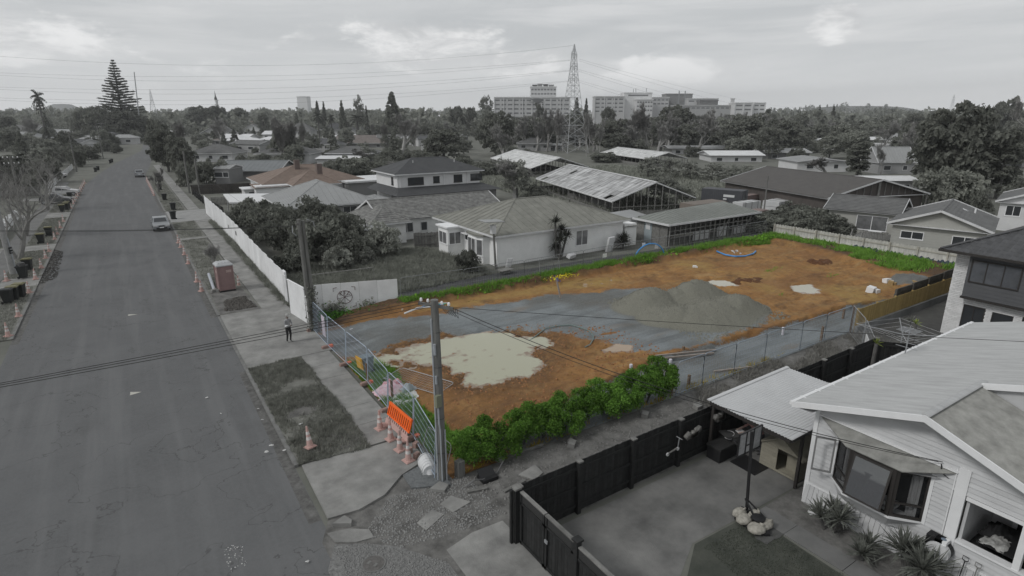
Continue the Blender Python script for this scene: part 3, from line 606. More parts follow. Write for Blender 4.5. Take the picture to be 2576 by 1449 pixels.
# ------------------------------------------------------------------ vegetation prototypes (meshes shared by copies)
M_lf_dark = leafmat('dark_evergreen_leaves', (.05,.053,.046), (.27,.28,.245), 1.3, .35)
M_lf_mid = leafmat('dull_green_leaves', (.08,.085,.074), (.33,.34,.30), 1.3, .35)
M_lf_pale = leafmat('pale_grey_leaves', (.13,.135,.12), (.40,.41,.37), 1.3, .35)
M_lf_hedge = leafmat('bright_hedge_leaves', (.035,.095,.015), (.19,.345,.068), 6, .35)
M_twig = mat('bare_twigs', (.29,.286,.277), .95, .2, 1)
M_twig_d = mat('dark_bare_twigs', (.21,.206,.198), .95, .2, 1)
def crown_mesh(name, seed, rx, rz, cz, ncl, nl, leaf, clr=.30, shape='round', gap=.0):
    g = np.random.default_rng(seed); C = []; O = []
    for i in range(ncl):
        if shape == 'cone':
            t = g.random()**.8; ang = g.random()*6.283; r = rx*(1-t)**.9*(.55+.45*g.random()); p = np.array([math.cos(ang)*r, math.sin(ang)*r, cz-rz+2*rz*t]); cr = clr*rx*(1.1-.7*t)
        else:
            d = g.normal(size=3); d /= np.linalg.norm(d); d[2] = d[2] if d[2] > -.85 else -d[2]*.5
            r = (.35+.65*g.random()**.5); p = np.array([d[0]*rx*r*(.8+.4*g.random()), d[1]*rx*r*(.8+.4*g.random()), cz+d[2]*rz*r*(.85+.3*g.random())]); cr = clr*rx*(.6+.8*g.random())
        q = g.normal(size=(nl, 3)); q /= np.linalg.norm(q, axis=1, keepdims=True); q[:, 2] = np.where(q[:, 2] < -.35, -q[:, 2]*.6, q[:, 2])
        rr = (.55+.5*g.random(nl)**.6)[:, None]; C.append(p+q*rr*cr*np.array([1, 1, .75])); O.append(q)
    C = np.concatenate(C); O = np.concatenate(O)
    V, F = leafquads(C, leaf, g, .25, .62, O*.9)
    return npmesh(name, V, F)
TW = [8, .028]
def limb(mb, p, d, L, r, depth, g, spread=.6, up=.12, n=5, kids=3, twigs=None, taper=.62):
    pts = [p.copy()]; rs = [r]; q = p.copy(); dd = d.normalized()
    for i in range(3):
        dd = (dd+Vector((g.normal()*.14, g.normal()*.14, g.normal()*.08+up*.4))).normalized(); q = q+dd*(L/3); pts.append(q.copy()); rs.append(r*(1-(1-taper)*(i+1)/3))
    mb.tube(pts, rs, n if depth > 1 else 3, cap=False)
    if depth <= 0:
        for k in range(TW[0]):
            e = dd+Vector((g.normal(), g.normal(), g.normal()*.7+up))*.8; e = e.normalized()*L*(.5+.9*g.random()); a = pts[k % 4]; s = Vector((-e.y, e.x, .3*e.z)).normalized()*max(TW[1], r*.55); n0 = len(mb.v)
            mb.v += [tuple(a-s), tuple(a+s), tuple(a+e)]; mb.f.append((n0, n0+1, n0+2))
        return
    for k in range(kids if depth > 1 else kids+1):
        t = .3+.7*(k+g.random())/kids if kids else 1; t = min(t, 1.); a = pts[0].lerp(pts[-1], t) if t < .99 else pts[-1]
        i0 = min(2, int(t*3)); a = pts[i0].lerp(pts[i0+1], t*3-i0) if t < 1 else pts[3]
        ax = Vector((g.normal(), g.normal(), g.normal()*.4)).normalized()
        nd = (dd*(1-spread*.35)+ax*spread+Vector((0, 0, up))).normalized()
        limb(mb, a, nd, L*(.58+.22*g.random()), r*taper*(.55+.2*g.random()), depth-1, g, spread, up, n, kids, twigs, taper)
def bare_mesh(name, seed, h, trunk_r, depth=5, spread=.62, up=.16, kids=3, lean=(0,0), stems=1, trunk=.28, minr=None):
    g = np.random.default_rng(seed); mb = MB()
    for s_ in range(stems):
        a = 6.283*s_/max(1, stems)+g.random(); d = Vector((lean[0]+(.35*math.cos(a) if stems > 1 else 0), lean[1]+(.35*math.sin(a) if stems > 1 else 0), 1)).normalized()
        limb(mb, Vector((.12*math.cos(a)*(stems > 1), .12*math.sin(a)*(stems > 1), -.1)), d, h*trunk, trunk_r, depth, g, spread, up, 6, kids)
    return mb.mesh(name)
def trunk_mesh(name, seed, h, r, nb=5, reach=.5):
    g = np.random.default_rng(seed); mb = MB(); pts = [Vector((0, 0, -.2)), Vector((.03*h*g.normal(), .03*h*g.normal(), h*.4)), Vector((.04*h*g.normal(), .04*h*g.normal(), h))]
    mb.tube(pts, [r*1.25, r*.8, r*.3], 7)
    for i in range(nb):
        t = .35+.6*i/nb; a = pts[1].lerp(pts[2], t); an = 6.283*(i*.38+g.random()*.2)
        e = a+Vector((math.cos(an)*h*reach, math.sin(an)*h*reach, h*(.25+.2*g.random()))); mb.tube([a, a.lerp(e, .5)+Vector((0, 0, .04*h)), e], [r*.45, r*.3, r*.12], 5)
    return mb.mesh(name)
CROWN = {
 'round':  [crown_mesh('crown_r%d' % i, 40+i, 4.2, 4.0, 4.4, 95, 75, .30, .25) for i in range(3)],
 'loose':  [crown_mesh('crown_l%d' % i, 60+i, 4.0, 3.8, 4.5, 50, 70, .24, .24) for i in range(2)],
 'cone':   [crown_mesh('crown_c%d' % i, 80+i, 2.7, 5.0, 5.4, 130, 45, .26, .24, 'cone') for i in range(2)],
 'bush':   [crown_mesh('crown_b%d' % i, 100+i, 2.4, 1.75, 1.45, 60, 95, .15, .30) for i in range(3)],
 'column': [crown_mesh('crown_k0', 120, 2.0, 5.6, 5.8, 90, 70, .25, .40)],
}
TRUNK = {'round': trunk_mesh('trunk_r', 1, 6.0, .34), 'loose': trunk_mesh('trunk_l', 2, 6.4, .26, 7, .4), 'cone': trunk_mesh('trunk_c', 3, 9.2, .24, 0), 'bush': trunk_mesh('trunk_b', 4, 1.9, .09, 6, .6), 'column': trunk_mesh('trunk_k', 5, 9.5, .26, 3, .12)}
BARE = {'spread': [bare_mesh('bare_s%d' % i, 200+i, 9, .26, 6, .55, .2, 3) for i in range(2)],
        'upright': [bare_mesh('bare_u%d' % i, 220+i, 11, .24, 6, .42, .3, 3, stems=1, trunk=.3) for i in range(2)],
        'multi': [bare_mesh('bare_m0', 240, 8, .16, 5, .6, .2, 3, stems=4, trunk=.3)]}
TW[:] = [2, .012]
BARE['street'] = [bare_mesh('bare_t%d' % i, 260+i, 10, .24, 5, .72, .1, 3, stems=2+i, trunk=.36) for i in range(2)]
def mesh_h(me): return max(v.co.z for v in me.vertices)
CH = {k: [mesh_h(m) for m in v] for k, v in CROWN.items()}; BH = {k: [mesh_h(m) for m in v] for k, v in BARE.items()}
def tree(kind, pos, h, wid, label, group=None, m=None, var=0, name=None, cat='tree', rz=None, z=0.):
    """pos: ground place, h: height in m, wid: crown width in m"""
    t = thing(name or {'round': 'evergreen_tree', 'loose': 'leafy_tree', 'cone': 'conifer_tree', 'bush': 'garden_bush', 'column': 'columnar_tree'}[kind], label, cat, (pos[0], pos[1], z), R.random()*6.28 if rz is None else rz, group)
    ms = CROWN[kind]; i = var % len(ms); w0 = {'round': 10.2, 'loose': 9.6, 'cone': 6.2, 'bush': 6.2, 'column': 5.2}[kind]
    sz = h/CH[kind][i]; sx = wid/w0
    o = obj('crown', ms[i], None, t, False, scale=(sx, sx, sz)); o.data = ms[i]
    setm(o, m or M_lf_dark)
    k = obj('trunk', TRUNK[kind], M_bark, t, False, scale=(sx, sx, sz)); return t
def setm(o, m):
    if not o.data.materials: o.data.materials.append(m)
    if o.data.materials[0] != m:
        o.material_slots[0].link = 'OBJECT'; o.material_slots[0].material = m
def bare(kind, pos, h, label, group=None, m=None, var=0, wid=None, rz=None, name='bare_tree'):
    t = thing(name, label, 'tree', (pos[0], pos[1], 0), R.random()*6.28 if rz is None else rz, group)
    ms = BARE[kind]; i = var % len(ms); s = h/BH[kind][i]; w = s if wid is None else wid
    o = obj('branches', ms[i], None, t, False, scale=(w, w, s)); setm(o, m or M_twig); return t
# spiky plants: a yucca rosette and a cabbage-tree head
def spikes(mb, c, n, L, w, g, up=.4, droop=.25):
    for i in range(n):
        a = g.random()*6.283; e = up+(1-up)*g.random() if g.random() < .6 else g.random()*.7-.15; d = Vector((math.cos(a)*math.cos(e*1.4), math.sin(a)*math.cos(e*1.4), math.sin(e*1.4)))
        l = L*(.7+.5*g.random()); s = Vector((-math.sin(a), math.cos(a), 0))*w; p0 = Vector(c); p1 = p0+d*l*.55; p2 = p0+d*l+Vector((0, 0, -droop*l*g.random()))
        n0 = len(mb.v); mb.v += [tuple(p0-s*.6), tuple(p0+s*.6), tuple(p1+s), tuple(p1-s), tuple(p2)]; mb.f += [(n0, n0+1, n0+2, n0+3), (n0+3, n0+2, n0+4)]
M_yuc = leafmat('yucca_leaves', (.06,.065,.056), (.22,.23,.205), 5, .2)
M_yucd = leafmat('dark_spiky_leaves', (.03,.032,.028), (.11,.115,.10), 4, .15)
def yucca(loc, r, label, heads=3, seed=1):
    t = thing('yucca_plant', label, 'plant', loc); g = np.random.default_rng(seed); st = MB()
    for k in range(heads):
        a = 6.28*k/heads+g.random(); c = (math.cos(a)*r*.35*(heads > 1), math.sin(a)*r*.35*(heads > 1), r*(.35+.45*g.random())); st.tube([(c[0]*.5, c[1]*.5, -.05), c], [.06, .045], 6)
        mb = MB(); spikes(mb, c, 75, r*.72, .028, g, .25, .25); mb.build('leaf_head', M_yuc, t, world=False)
    st.build('stem', M_bark, t, world=False); return t
# palm
def palm_mesh(seed, h, fr, n=46):
    g = np.random.default_rng(seed); mb = MB(); ax = np.linspace(0, 1, 7)
    for i in range(n):
        a = 6.283*i/n*3.1+g.random()*.3; e = .95-1.5*i/n
        pts = []
        for t in ax: pts.append(Vector((math.cos(a)*math.cos(e)*fr*t, math.sin(a)*math.cos(e)*fr*t, h+fr*(math.sin(e)*t-.42*t*t))))
        s = Vector((-math.sin(a), math.cos(a), 0))
        for k in range(6):
            w = fr*.11*(1-abs(k-2.5)/4.2); 
            for sg in (-1, 1):
                n0 = len(mb.v); mb.v += [tuple(pts[k]), tuple(pts[k+1]), tuple((pts[k]+pts[k+1])/2+s*sg*w*1.6+Vector((0, 0, -w*.9)))]; mb.f.append((n0, n0+1, n0+2))
    return mb.mesh('palm_fronds')
PALM = palm_mesh(5, 8, 3.4); PTRUNK = MB().tube([(0, 0, -.2), (0, 0, 4), (.1, 0, 8)], [.42, .3, .38], 8).mesh('palm_trunk')
def palm(pos, h, fr, label, group='palms among the houses'):
    t = thing('palm_tree', label, 'palm tree', (pos[0], pos[1], 0), R.random()*6, group)
    o = obj('fronds', PALM, M_yucd, t, False, scale=(fr/3.4, fr/3.4, h/8)); k = obj('trunk', PTRUNK, M_bark, t, False, scale=(fr/3.4*1.2, fr/3.4*1.2, h/8)); return t
# ------------------------------------------------------------------ street things
M_cone = mat('faded_pink_cone', (.47,.315,.285), .6, .1, 5); M_band = mat('cone_white_band', (.58,.56,.55), .5)
def make_cone():
    t = thing('traffic_cone', 'x', 'traffic cone', group='traffic cones')
    MB().box(-.2,-.2,0,.2,.2,.035).cbox((0,0,.045),(.34,.34,.03)).build('base', M_cone, t, world=False)
    MB().lathe([(.135,.05),(.10,.33)], n=14).build('skirt', M_cone, t, world=False)
    MB().lathe([(.102,.33),(.085,.46)], n=14).build('lower_band', M_band, t, world=False)
    MB().lathe([(.085,.46),(.073,.56)], n=14).build('middle', M_cone, t, world=False)
    MB().lathe([(.075,.56),(.058,.68)], n=14).build('upper_band', M_band, t, world=False)
    MB().lathe([(.058,.68),(.032,.9),(.028,.9)], n=14).build('tip', M_cone, t, world=False)
    return t
CONE = make_cone(); _cu = []
def cone(x, y, label, grp, rz=None, z=.0, rx=0.): return reuse(CONE, _cu, (x, y, z), R.random()*1.5 if rz is None else rz, label, grp, rx=rx)
for (x, y), l in zip([(7.45,21.75),(7.51,20.7),(7.52,19.74),(7.5,18.85)], ['pink cone at the far end of the row by the orange barrier', 'second pink cone from the far end, against the orange barrier', 'third pink cone beside the orange barrier foot', 'nearest pink cone of the row left of the near pole']): cone(x, y, l, 'cones by the orange barrier', .2, .09)
cone(4.53,21.82,'lone pink cone tipping on the mud of the near verge', 'cones on the right verge', .3, .16, rad(-9))
for (x, y), l in zip([(3.5,49.24),(3.5,52.37),(3.53,59.66),(3.57,63.97),(3.57,67.84),(3.56,70.55)], ['cone at the right kerb nearest the portable toilet and pipe', 'second cone at the right kerb before the portable toilet', 'third cone up the right kerb, beside the sapling', 'fourth cone up the right kerb, opposite the bare sapling', 'fifth cone up the right kerb below the silver car', 'sixth cone up the right kerb, next below the silver car']): cone(x, y, l, 'cones along the right kerb')
cone(6.15,49.1,'cone standing right behind the pink portable toilet', 'cones on the right verge')
for (x, y), l in zip([(-7.56,44.73),(-7.52,49.1),(-7.56,55.66),(-7.58,60.26),(-7.55,64.62),(-7.57,68.99),(-7.56,72.41),(-7.59,79.48),(-7.59,82.9),(-7.59,87.68),(-7.6,92.88)],
    ['nearest cone on the left kerb at the picture edge', 'second cone on the left kerb, below the three bins', 'cone at the left kerb beside the group of three bins', 'cone at the left kerb beside the overflowing bin', 'cone at the left kerb just above the pole', 'cone at the left kerb on the leaf litter below the drive', 'cone at the left kerb at the concrete crossing', 'cone at the left kerb beside the lone bin pair', 'cone at the left kerb above the lone bin pair', 'cone at the left kerb by the thick shadow', 'cone at the left kerb before the second crossing']): cone(x, y, l, 'cones along the left kerb', z=.08)
cone(-9.5,60.9,'cone leaning at the foot of the left street pole', 'cones along the left kerb', z=.08)
for i, y in enumerate((106,111.4,114.5,118.5,122.4,126,130,134,138,142,146)): cone(-7.45+.012*i*2, y, 'far cone in the close row along the left kerb past the bins', 'far cones on the left kerb')
for i, y in enumerate((117,119.5,122,124.5,127,129.5,132,134.5,137,140,143,146)): cone(3.5, y, 'far cone in the close row along the right kerb by the dark car', 'far cones on the right kerb')
# wheelie bins
M_bin = mat('dark_green_bin', (.022,.024,.0235), .5, .15, 4)
def make_bin(lid):
    t = thing('wheelie_bin', 'x', 'wheelie bin', group='bins')
    MB().poly([]) if False else None
    b = MB(); n = 0
    lo = [(-.22,-.24,.06),(.22,-.24,.06),(.22,.2,.06),(-.22,.2,.06)]; hi = [(-.28,-.33,.98),(.28,-.33,.98),(.28,.33,.98),(-.28,.33,.98)]
    b.v += lo+hi; b.f += [(0,3,2,1),(4,5,6,7),(0,1,5,4),(1,2,6,5),(2,3,7,6),(3,0,4,7)]; b.box(-.3,-.35,.93,.3,.35,.985)
    b.build('body', M_bin, t, world=False)
    MB().cbox((0,-.01,1.02),(.62,.74,.06)).cbox((0,0,1.06),(.5,.6,.04)).build('lid', lid, t, world=False)
    MB().tube([(-.26,.4,1.0),(.26,.4,1.0)], .02, 6).build('handle', M_bin, t, world=False)
    for s in (-1, 1): MB().tube([(s*.2,.26,.1),(s*.28,.26,.1)], .1, 10).build('wheel', M_black, t, world=False)
    return t
M_lidy = mat('olive_yellow_lid', (.17,.16,.09), .55); M_lidd = mat('dark_lid', (.03,.032,.032), .5)
BY = make_bin(M_lidy); BD = make_bin(M_lidd); _by = []; _bd = []
gb = 'bins put out on the street'
reuse(BY, _by, (-7.95,54.6,.08), 1.3, 'olive lidded bin at the back of the three on the left verge', gb); reuse(BY, _by, (-8.25,53.9,.08), 1.45, 'olive lidded bin in the middle of the three on the left verge', gb); reuse(BD, _bd, (-8.5,53.2,.08), 1.35, 'dark bin at the front of the three on the left verge', gb)
reuse(BY, _by, (-8.4,64.3,.08), 1.4, 'olive lidded bin behind the overflowing bin by the left pole', gb); reuse(BD, _bd, (-8.45,61.3,.08), 1.4, 'overflowing dark bin with its lid up by the left pole', gb)
reuse(BY, _by, (-8.6,77.8,.08), 1.5, 'nearer bin of the pair on the left lawn strip', gb); reuse(BY, _by, (-8.25,82.2,.08), 1.5, 'farther bin of the pair on the left lawn strip', gb)
reuse(BY, _by, (-8.25,102.6,.08), 1.5, 'nearest of three bins before the parked dark car', gb); reuse(BY, _by, (-7.9,104.4,.08), 1.5, 'middle of three bins before the parked dark car', gb); reuse(BY, _by, (-7.85,106,.08), 1.5, 'last of three bins before the parked dark car', gb); reuse(BD, _bd, (-8.2,118.8,.08), 1.5, 'single bin by the pale parked car on the left', gb)
for (x, y), l in zip([(4.3,87.3),(4.9,96),(4.55,108.4),(4.75,124.6)], ['bin right behind the silver car', 'bin on the grass past the wide pale driveway', 'third bin up the right verge', 'fourth bin up the right verge near the far cones']): reuse(BD, _bd, (x, y, .08), -1.4, l, gb)
for (x, y), l in zip([(-6.0,175),(-5.6,180),(-3.2,205),(-2.8,209)], ['near bin of the first far pair on the left', 'other bin of the first far pair on the left', 'near bin of the second far pair on the left', 'other bin of the second far pair on the left']): reuse(BD, _bd, (x, y, 0), 1.5, l, gb)
t = tag(MB().cbox((-8.4,61.2,1.25),(.42,.4,.3), .4).cbox((-8.55,61.35,1.15),(.35,.3,.25), 1.).build('rubbish_bag', mat('grey_rubbish', (.07,.07,.07), .5, .5, 9)), 'dark rubbish heaped on the overflowing bin', 'rubbish')
# portable toilet
M_ptl = mat('dusty_pink_plastic', (.25,.17,.165), .55, .1, 3); M_ptr = mat('grey_white_roof', (.40,.41,.42), .55, .1, 3)
t = thing('portable_toilet', 'dusty pink portable toilet with grey roof on the muddy verge', 'portable toilet', (5.12,48.2,.1), rad(4))
MB().box(-.58,-.6,0,.58,.6,.12).build('skid', M_black, t, world=False)
MB().box(-.53,-.55,.12,.53,.55,2.0).build('body', M_ptl, t, world=False)
for z in (.55,.95,1.35): MB().box(-.545,-.565,z,.545,.565,z+.035).build('rib', M_ptl, t, world=False)
for sx in (-1, 1):
    for sy in (-1, 1): MB().cbox((sx*.535,sy*.555,1.06),(.07,.07,1.88)).build('corner_post', M_ptl, t, world=False)
rf = MB(); rf.v += [(-.6,-.62,2.0),(.6,-.62,2.0),(.6,.62,2.0),(-.6,.62,2.0),(-.6,-.62,2.08),(.6,-.62,2.08),(.6,.62,2.08),(-.6,.62,2.08),(-.42,-.45,2.24),(.42,-.45,2.24),(.42,.45,2.24),(-.42,.45,2.24)]
rf.f += [(0,3,2,1),(0,1,5,4),(1,2,6,5),(2,3,7,6),(3,0,4,7),(4,5,9,8),(5,6,10,9),(6,7,11,10),(7,4,8,11),(8,9,10,11)]; ro = rf.build('roof', M_ptr, t, world=False)
for k in range(4): MB().box(-.38+k*.22,-.42,2.24,-.30+k*.22,.42,2.27).build('roof_rib', M_ptr, ro, world=False)
MB().box(.05,-.585,1.5,.42,-.566,1.68).build('sign', mat('pale_pink_sign', (.4,.3,.28), .5, .4, 30), t, world=False); MB().box(-.575,-.4,1.5,-.55,-.05,1.66).build('sign', MATS['pale_pink_sign'], t, world=False)
MB().box(-.38,-.575,.16,.02,-.555,1.9).build('door', M_ptl, t, world=False)
t = thing('drain_pipe', 'grey plastic pipe lying on the verge beside the portable toilet', 'pipe', (4.4,50.6,.18))
MB().tube([(-.1,-2.2,.0),(.06,2.2,.25)], .11, 12).build('pipe_barrel', mat('pale_pvc', (.36,.38,.42), .4), t, world=False); MB().tube([(-.105,-2.32,-.005),(-.1,-2.15,.0)], .135, 12).build('socket', MATS['pale_pvc'], t, world=False); MB().tube([(-.02,-.1,.12),(-.015,.0,.127)], .125, 12).build('coupling', MATS['pale_pvc'], t, world=False)
tag(MB().cbox((4.25,48.1,.2),(.5,.3,.22), .5).cbox((4.5,48.0,.18),(.25,.25,.2), 1).build('rubble_lump', M_conc), 'pale rubble lump at the lower end of the pipe', 'rubble')
o = scatter_stones('turned_soil', mat('dug_soil', (.075,.07,.064), 1, .4, 8), [(4.3,42.5),(6.2,42.4),(6.0,45.6),(4.6,45.2)], 700, .13, .1); o['label'] = 'freshly dug clods on the verge below the portable toilet'; o['category'] = 'soil'
struct(MB().prism([(3.9,42.0),(6.4,41.9),(6.2,47.6),(3.95,48.2)], .09, .112).build('mud_patch', M_dirt))
struct(MB().prism([(4.0,24.9),(5.0,25.6),(6.2,26.1),(6.4,25.2),(5.2,24.7)], .09, .106).build('mud_patch', M_dirt)); struct(MB().prism([(4.1,21.4),(4.9,21.2),(6.4,20.9),(6.5,22.2),(5.4,22.6),(4.4,22.4)], .09, .107).build('mud_patch', M_dirt))
# litter on road and verge
M_lit = mat('white_litter', (.5,.5,.49), .7, .1, 9)
ls_ = .55
lit = [(1040/1.5528,1768/1.5528,.3,'crumpled white sheet in the gutter beside the lone cone'),(520,1002,.25,'white paper scrap on the road off the near verge'),(683,1122,.34,'flat white card at the kerb below the near verge'),(660,1057,.22,'torn white card at the kerb by the near verge'),(650,1030,.16,'white paper shred at the kerb, upper of two'),(556,1042,.14,'small white scrap on the asphalt near the kerb'),(1008,1178,.2,'white scrap at the foot of the cone row'),(757,1068,.3,'pale plastic scrap in the verge grass'),(716,1134,.25,'light plastic rag in the lower verge grass'),(773,1415,.2,'white cup on the gravel at the bottom edge')]
for x, y, s, l in lit:
    s *= ls_
    p = P(x, y, .1 if 640 < x < 800 and y < 1150 else .02); b = MB(); n0 = 9
    b.v += [(p.x+s*.6*math.cos(k*6.283/n0)*(.6+.5*R.random()), p.y+s*.6*math.sin(k*6.283/n0)*(.5+.4*R.random()), p.z+.015+.05*R.random()) for k in range(n0)]+[(p.x, p.y, p.z+.07)]
    b.f += [(k, (k+1) % n0, n0) for k in range(n0)]; tag(b.build('litter_scrap', M_lit), l, 'litter')
o = scatter_stones('paint_flakes', M_lit, [tuple(P(x, y))[:2] for x, y in ((560,1375),(615,1370),(625,1430),(575,1440))], 70, .02, .008); o['label'] = 'white flakes spilt on the asphalt at the bottom'; o['category'] = 'debris'
o = scatter_stones('leaf_litter', mat('leaf_litter_dark', (.05,.048,.045), 1, .5, 9), [(-7.5,58),(-6.2,60),(-6.4,72),(-7.4,74)], 1100, .07, .008); o['label'] = 'fallen leaves in the left gutter'; o['category'] = 'leaves'
# cars
def car(loc, rz, label, paint, s=1., kind='sedan'):
    t = thing('parked_car', label, 'car', loc, rz, 'cars in the street', scale=s)
    # local: x across, y along (front = -y)
    prof = [(-2.25,.35),(-2.27,.62),(-2.1,.78),(-1.0,.95),(-.35,1.40),(.75,1.44),(1.55,1.06),(2.2,.98),(2.27,.6),(2.22,.35)]
    if kind == 'hatch': prof = [(-2.0,.35),(-2.05,.66),(-1.85,.85),(-.95,1.02),(-.3,1.5),(1.3,1.52),(1.85,1.1),(1.95,.6),(1.92,.35)]
    b = MB(); k = len(prof)
    for w, zf_ in ((-.86,1),(-.72,2),(.72,2),(.86,1)):
        for y, z in prof:
            inn = .72 if abs(w) > .8 and z > 1.1 else 1.
            b.v.append((w*(.80 if z > 1.2 and abs(w) > .8 else 1.), y, z-(.05 if abs(w) > .8 and z > .9 else 0)))
    for i in range(3):
        for j in range(k):
            j2 = (j+1) % k; b.f.append((i*k+j, i*k+j2, (i+1)*k+j2, (i+1)*k+j))
    b.f.append(tuple(range(k))); b.f.append(tuple(range(3*k, 4*k))[::-1])
    b.build('body', paint, t, world=False)
    g = M_glass
    ys = [p[0] for p in prof]; zs = [p[1] for p in prof]
    def gl(i, nm):
        a, c = prof[i], prof[i+1]; e = .012; dy, dz = c[0]-a[0], c[1]-a[1]; q = MB(); l = math.hypot(dy, dz); ny_, nz_ = -dz/l*e*(1 if i < 5 else 1), dy/l*e
        p0 = (a[0]+dy*.08, a[1]+dz*.08); p1 = (a[0]+dy*.92, a[1]+dz*.92)
        q.quad((-.66,p0[0]+ny_,p0[1]+nz_),(.66,p0[0]+ny_,p0[1]+nz_),(.58,p1[0]+ny_,p1[1]+nz_),(-.58,p1[0]+ny_,p1[1]+nz_)); q.build(nm, g, t, world=False)
    gl(3, 'windscreen'); gl(5, 'rear_window')
    for sgn in (-1, 1):
        for y0, y1 in ((-.75,.15),(.2,1.05)):
            q = MB(); q.quad((sgn*.868,y0,.93),(sgn*.868,y1,.93),(sgn*.71,y1-.05,1.34),(sgn*.71,y0+.3 if y0 < 0 else y0,1.34)); q.build('side_window', g, t, world=False)
        MB().cbox((sgn*.95,-.75,.98),(.16,.1,.12)).build('mirror', paint, t, world=False)
        for y in (-1.4,1.35):
            w_ = MB().tube([(sgn*.7,y,.32),(sgn*.88,y,.32)], .32, 16).build('wheel', M_black, t, world=False); MB().tube([(sgn*.87,y,.32),(sgn*.892,y,.32)], .2, 12).build('rim', M_galv, w_, world=False)
        MB().cbox((sgn*.62,ys[0]+.05,.68),(.36,.16,.14)).build('headlight', mat('headlight_lens', (.5,.5,.5), .1), t, world=False)
        MB().cbox((sgn*.68,ys[-1]-.06,.78),(.3,.12,.16)).build('tail_light', mat('tail_lens', (.10,.03,.03), .2), t, world=False)
    MB().cbox((0,ys[0]+.0,.66),(.6,.06,.14)).build('grille', M_black, t, world=False); MB().cbox((0,ys[0]-.0,.42),(1.1,.06,.12)).build('air_intake', M_black, t, world=False)
    MB().cbox((0,ys[0]-.02,.5),(.42,.03,.12)).build('number_plate', M_white, t, world=False); MB().cbox((0,ys[-1]+.01,.7),(.42,.03,.12)).build('number_plate', M_white, t, world=False)
    return t
M_silver = mat('silver_car_paint', (.26,.27,.28), .3, metal=.4, spec=.6); M_dcar = mat('dark_car_paint', (.05,.052,.055), .3, spec=.6); M_wcar = mat('pale_car_paint', (.5,.5,.5), .35)
car((2.55,81.0,.005), 0, 'silver saloon car parked facing us at the right kerb', M_silver)
car((2.5,155.8,.005), math.pi, 'small far car parked tail towards us at the right kerb', M_silver, 1, 'hatch')
car((-9.6,113.5,.07), 1.35, 'dark car parked across the left footpath', M_dcar, 1, 'hatch'); car((-9.2,124.8,.07), 1.4, 'pale car parked behind the bare tree on the left', M_wcar, 1, 'hatch'); car((-13,163,.0), 1.2, 'white car in a far drive left of the street', M_wcar, 1, 'hatch')
car((13.6,86.2,.01), .2, 'car under the white carport behind the hoarding', M_silver, 1, 'hatch')
# poles and wires
def wire(pts, label, parent=None, r=.009, sag=.0, n=14, m=None, name='overhead_wire', group='overhead wires'):
    a, b_ = Vector(pts[0]), Vector(pts[-1]); q = []
    for i in range(n+1):
        t = i/n; p = a.lerp(b_, t); p.z -= sag*4*t*(1-t); q.append(p)
    o = MB().tube(q, r, 5).build(name, m or M_wire)
    return tag(o, label, 'wire', group)
# near pole with conduits
t = thing('utility_pole', 'near tall timber pole with grey conduits and a meter box', 'utility pole', (8.12,17.13,0))
MB().tube([(8.12,17.13,-.1),(8.1,17.12,3.5),(8.05,17.1,7.05)], [.17,.155,.135], 14).build('shaft', M_pole, t)
M_pvc = mat('grey_conduit', (.34,.36,.38), .5, .1, 4)
MB().tube([(7.93,17.12,0),(7.92,17.1,4.0),(7.9,17.08,6.4)], .035, 8).build('conduit', M_pvc, t); MB().tube([(8.02,16.93,0),(8.01,16.94,2.2),(7.98,16.95,2.45),(7.97,16.95,3.1)], .03, 8).build('conduit', M_pvc, t)
MB().tube([(8.2,16.93,0),(8.19,16.94,2.15)], .03, 8).build('conduit', M_pvc, t); MB().tube([(7.96,17.0,4.0),(7.955,17.0,4.3)], .045, 8).build('conduit_joint', M_pvc, t); MB().tube([(7.95,17.0,5.1),(7.94,17.0,5.5)], .055, 8).build('conduit_joint', M_pvc, t)
MB().cbox((7.98,16.96,3.35),(.22,.14,.45), .2).build('meter_box', mat('olive_box', (.20,.21,.15), .6), t)
for z in (1.2,2.6,4.6,5.9): MB().tube([(8.1+.175*math.cos(k*.7),17.12+.175*math.sin(k*.7),z) for k in range(10)], .008, 4).build('strap', M_black, t)
ca = MB().bar((7.65,17.5,6.9),(8.55,16.7,6.75), .09, .1).build('cross_arm', M_pole, t)
for k in range(5): MB().lathe([(.02,0),(.05,.03),(.05,.09),(.03,.13)], (7.72+.18*k,17.44-.16*k,6.96-.03*k), 8).build('insulator', M_white, ca)
MB().tube([(7.2,17.7,6.55),(7.6,17.45,6.75),(7.95,17.2,6.8)], .03, 6).build('cable_tail', M_offw, t)
for k in range(5): MB().tube([(8.2+.06*k,17.0-.05*k,6.85),(8.35+.09*k,16.8-.04*k,6.6-.05*k),(8.5+.05*k,16.72,6.75)], .012, 5).build('jumper', M_wire, t)
p0 = (8.5,16.75,6.8)
wire([p0, (40,-5,5.2)], 'thin service wire from the near pole across the weatherboard roof', sag=.25)
wire([p0, (18.2,5.4,3.55)], 'twin service wire from the near pole to the weatherboard gable', sag=.5, r=.012); wire([(8.48,16.7,6.7), (18.2,5.5,3.5)], 'lower strand of the twin wire to the weatherboard gable', sag=.55)
for k, (ax, az) in enumerate(((7.75,6.98),(7.95,6.95),(8.2,6.9))): wire([(ax,17.45-.2*k,az), (-30,20.6+.2*k,6.9)], ['upper', 'middle', 'lower'][k]+' wire of the near three crossing the road to the near pole', sag=.55)
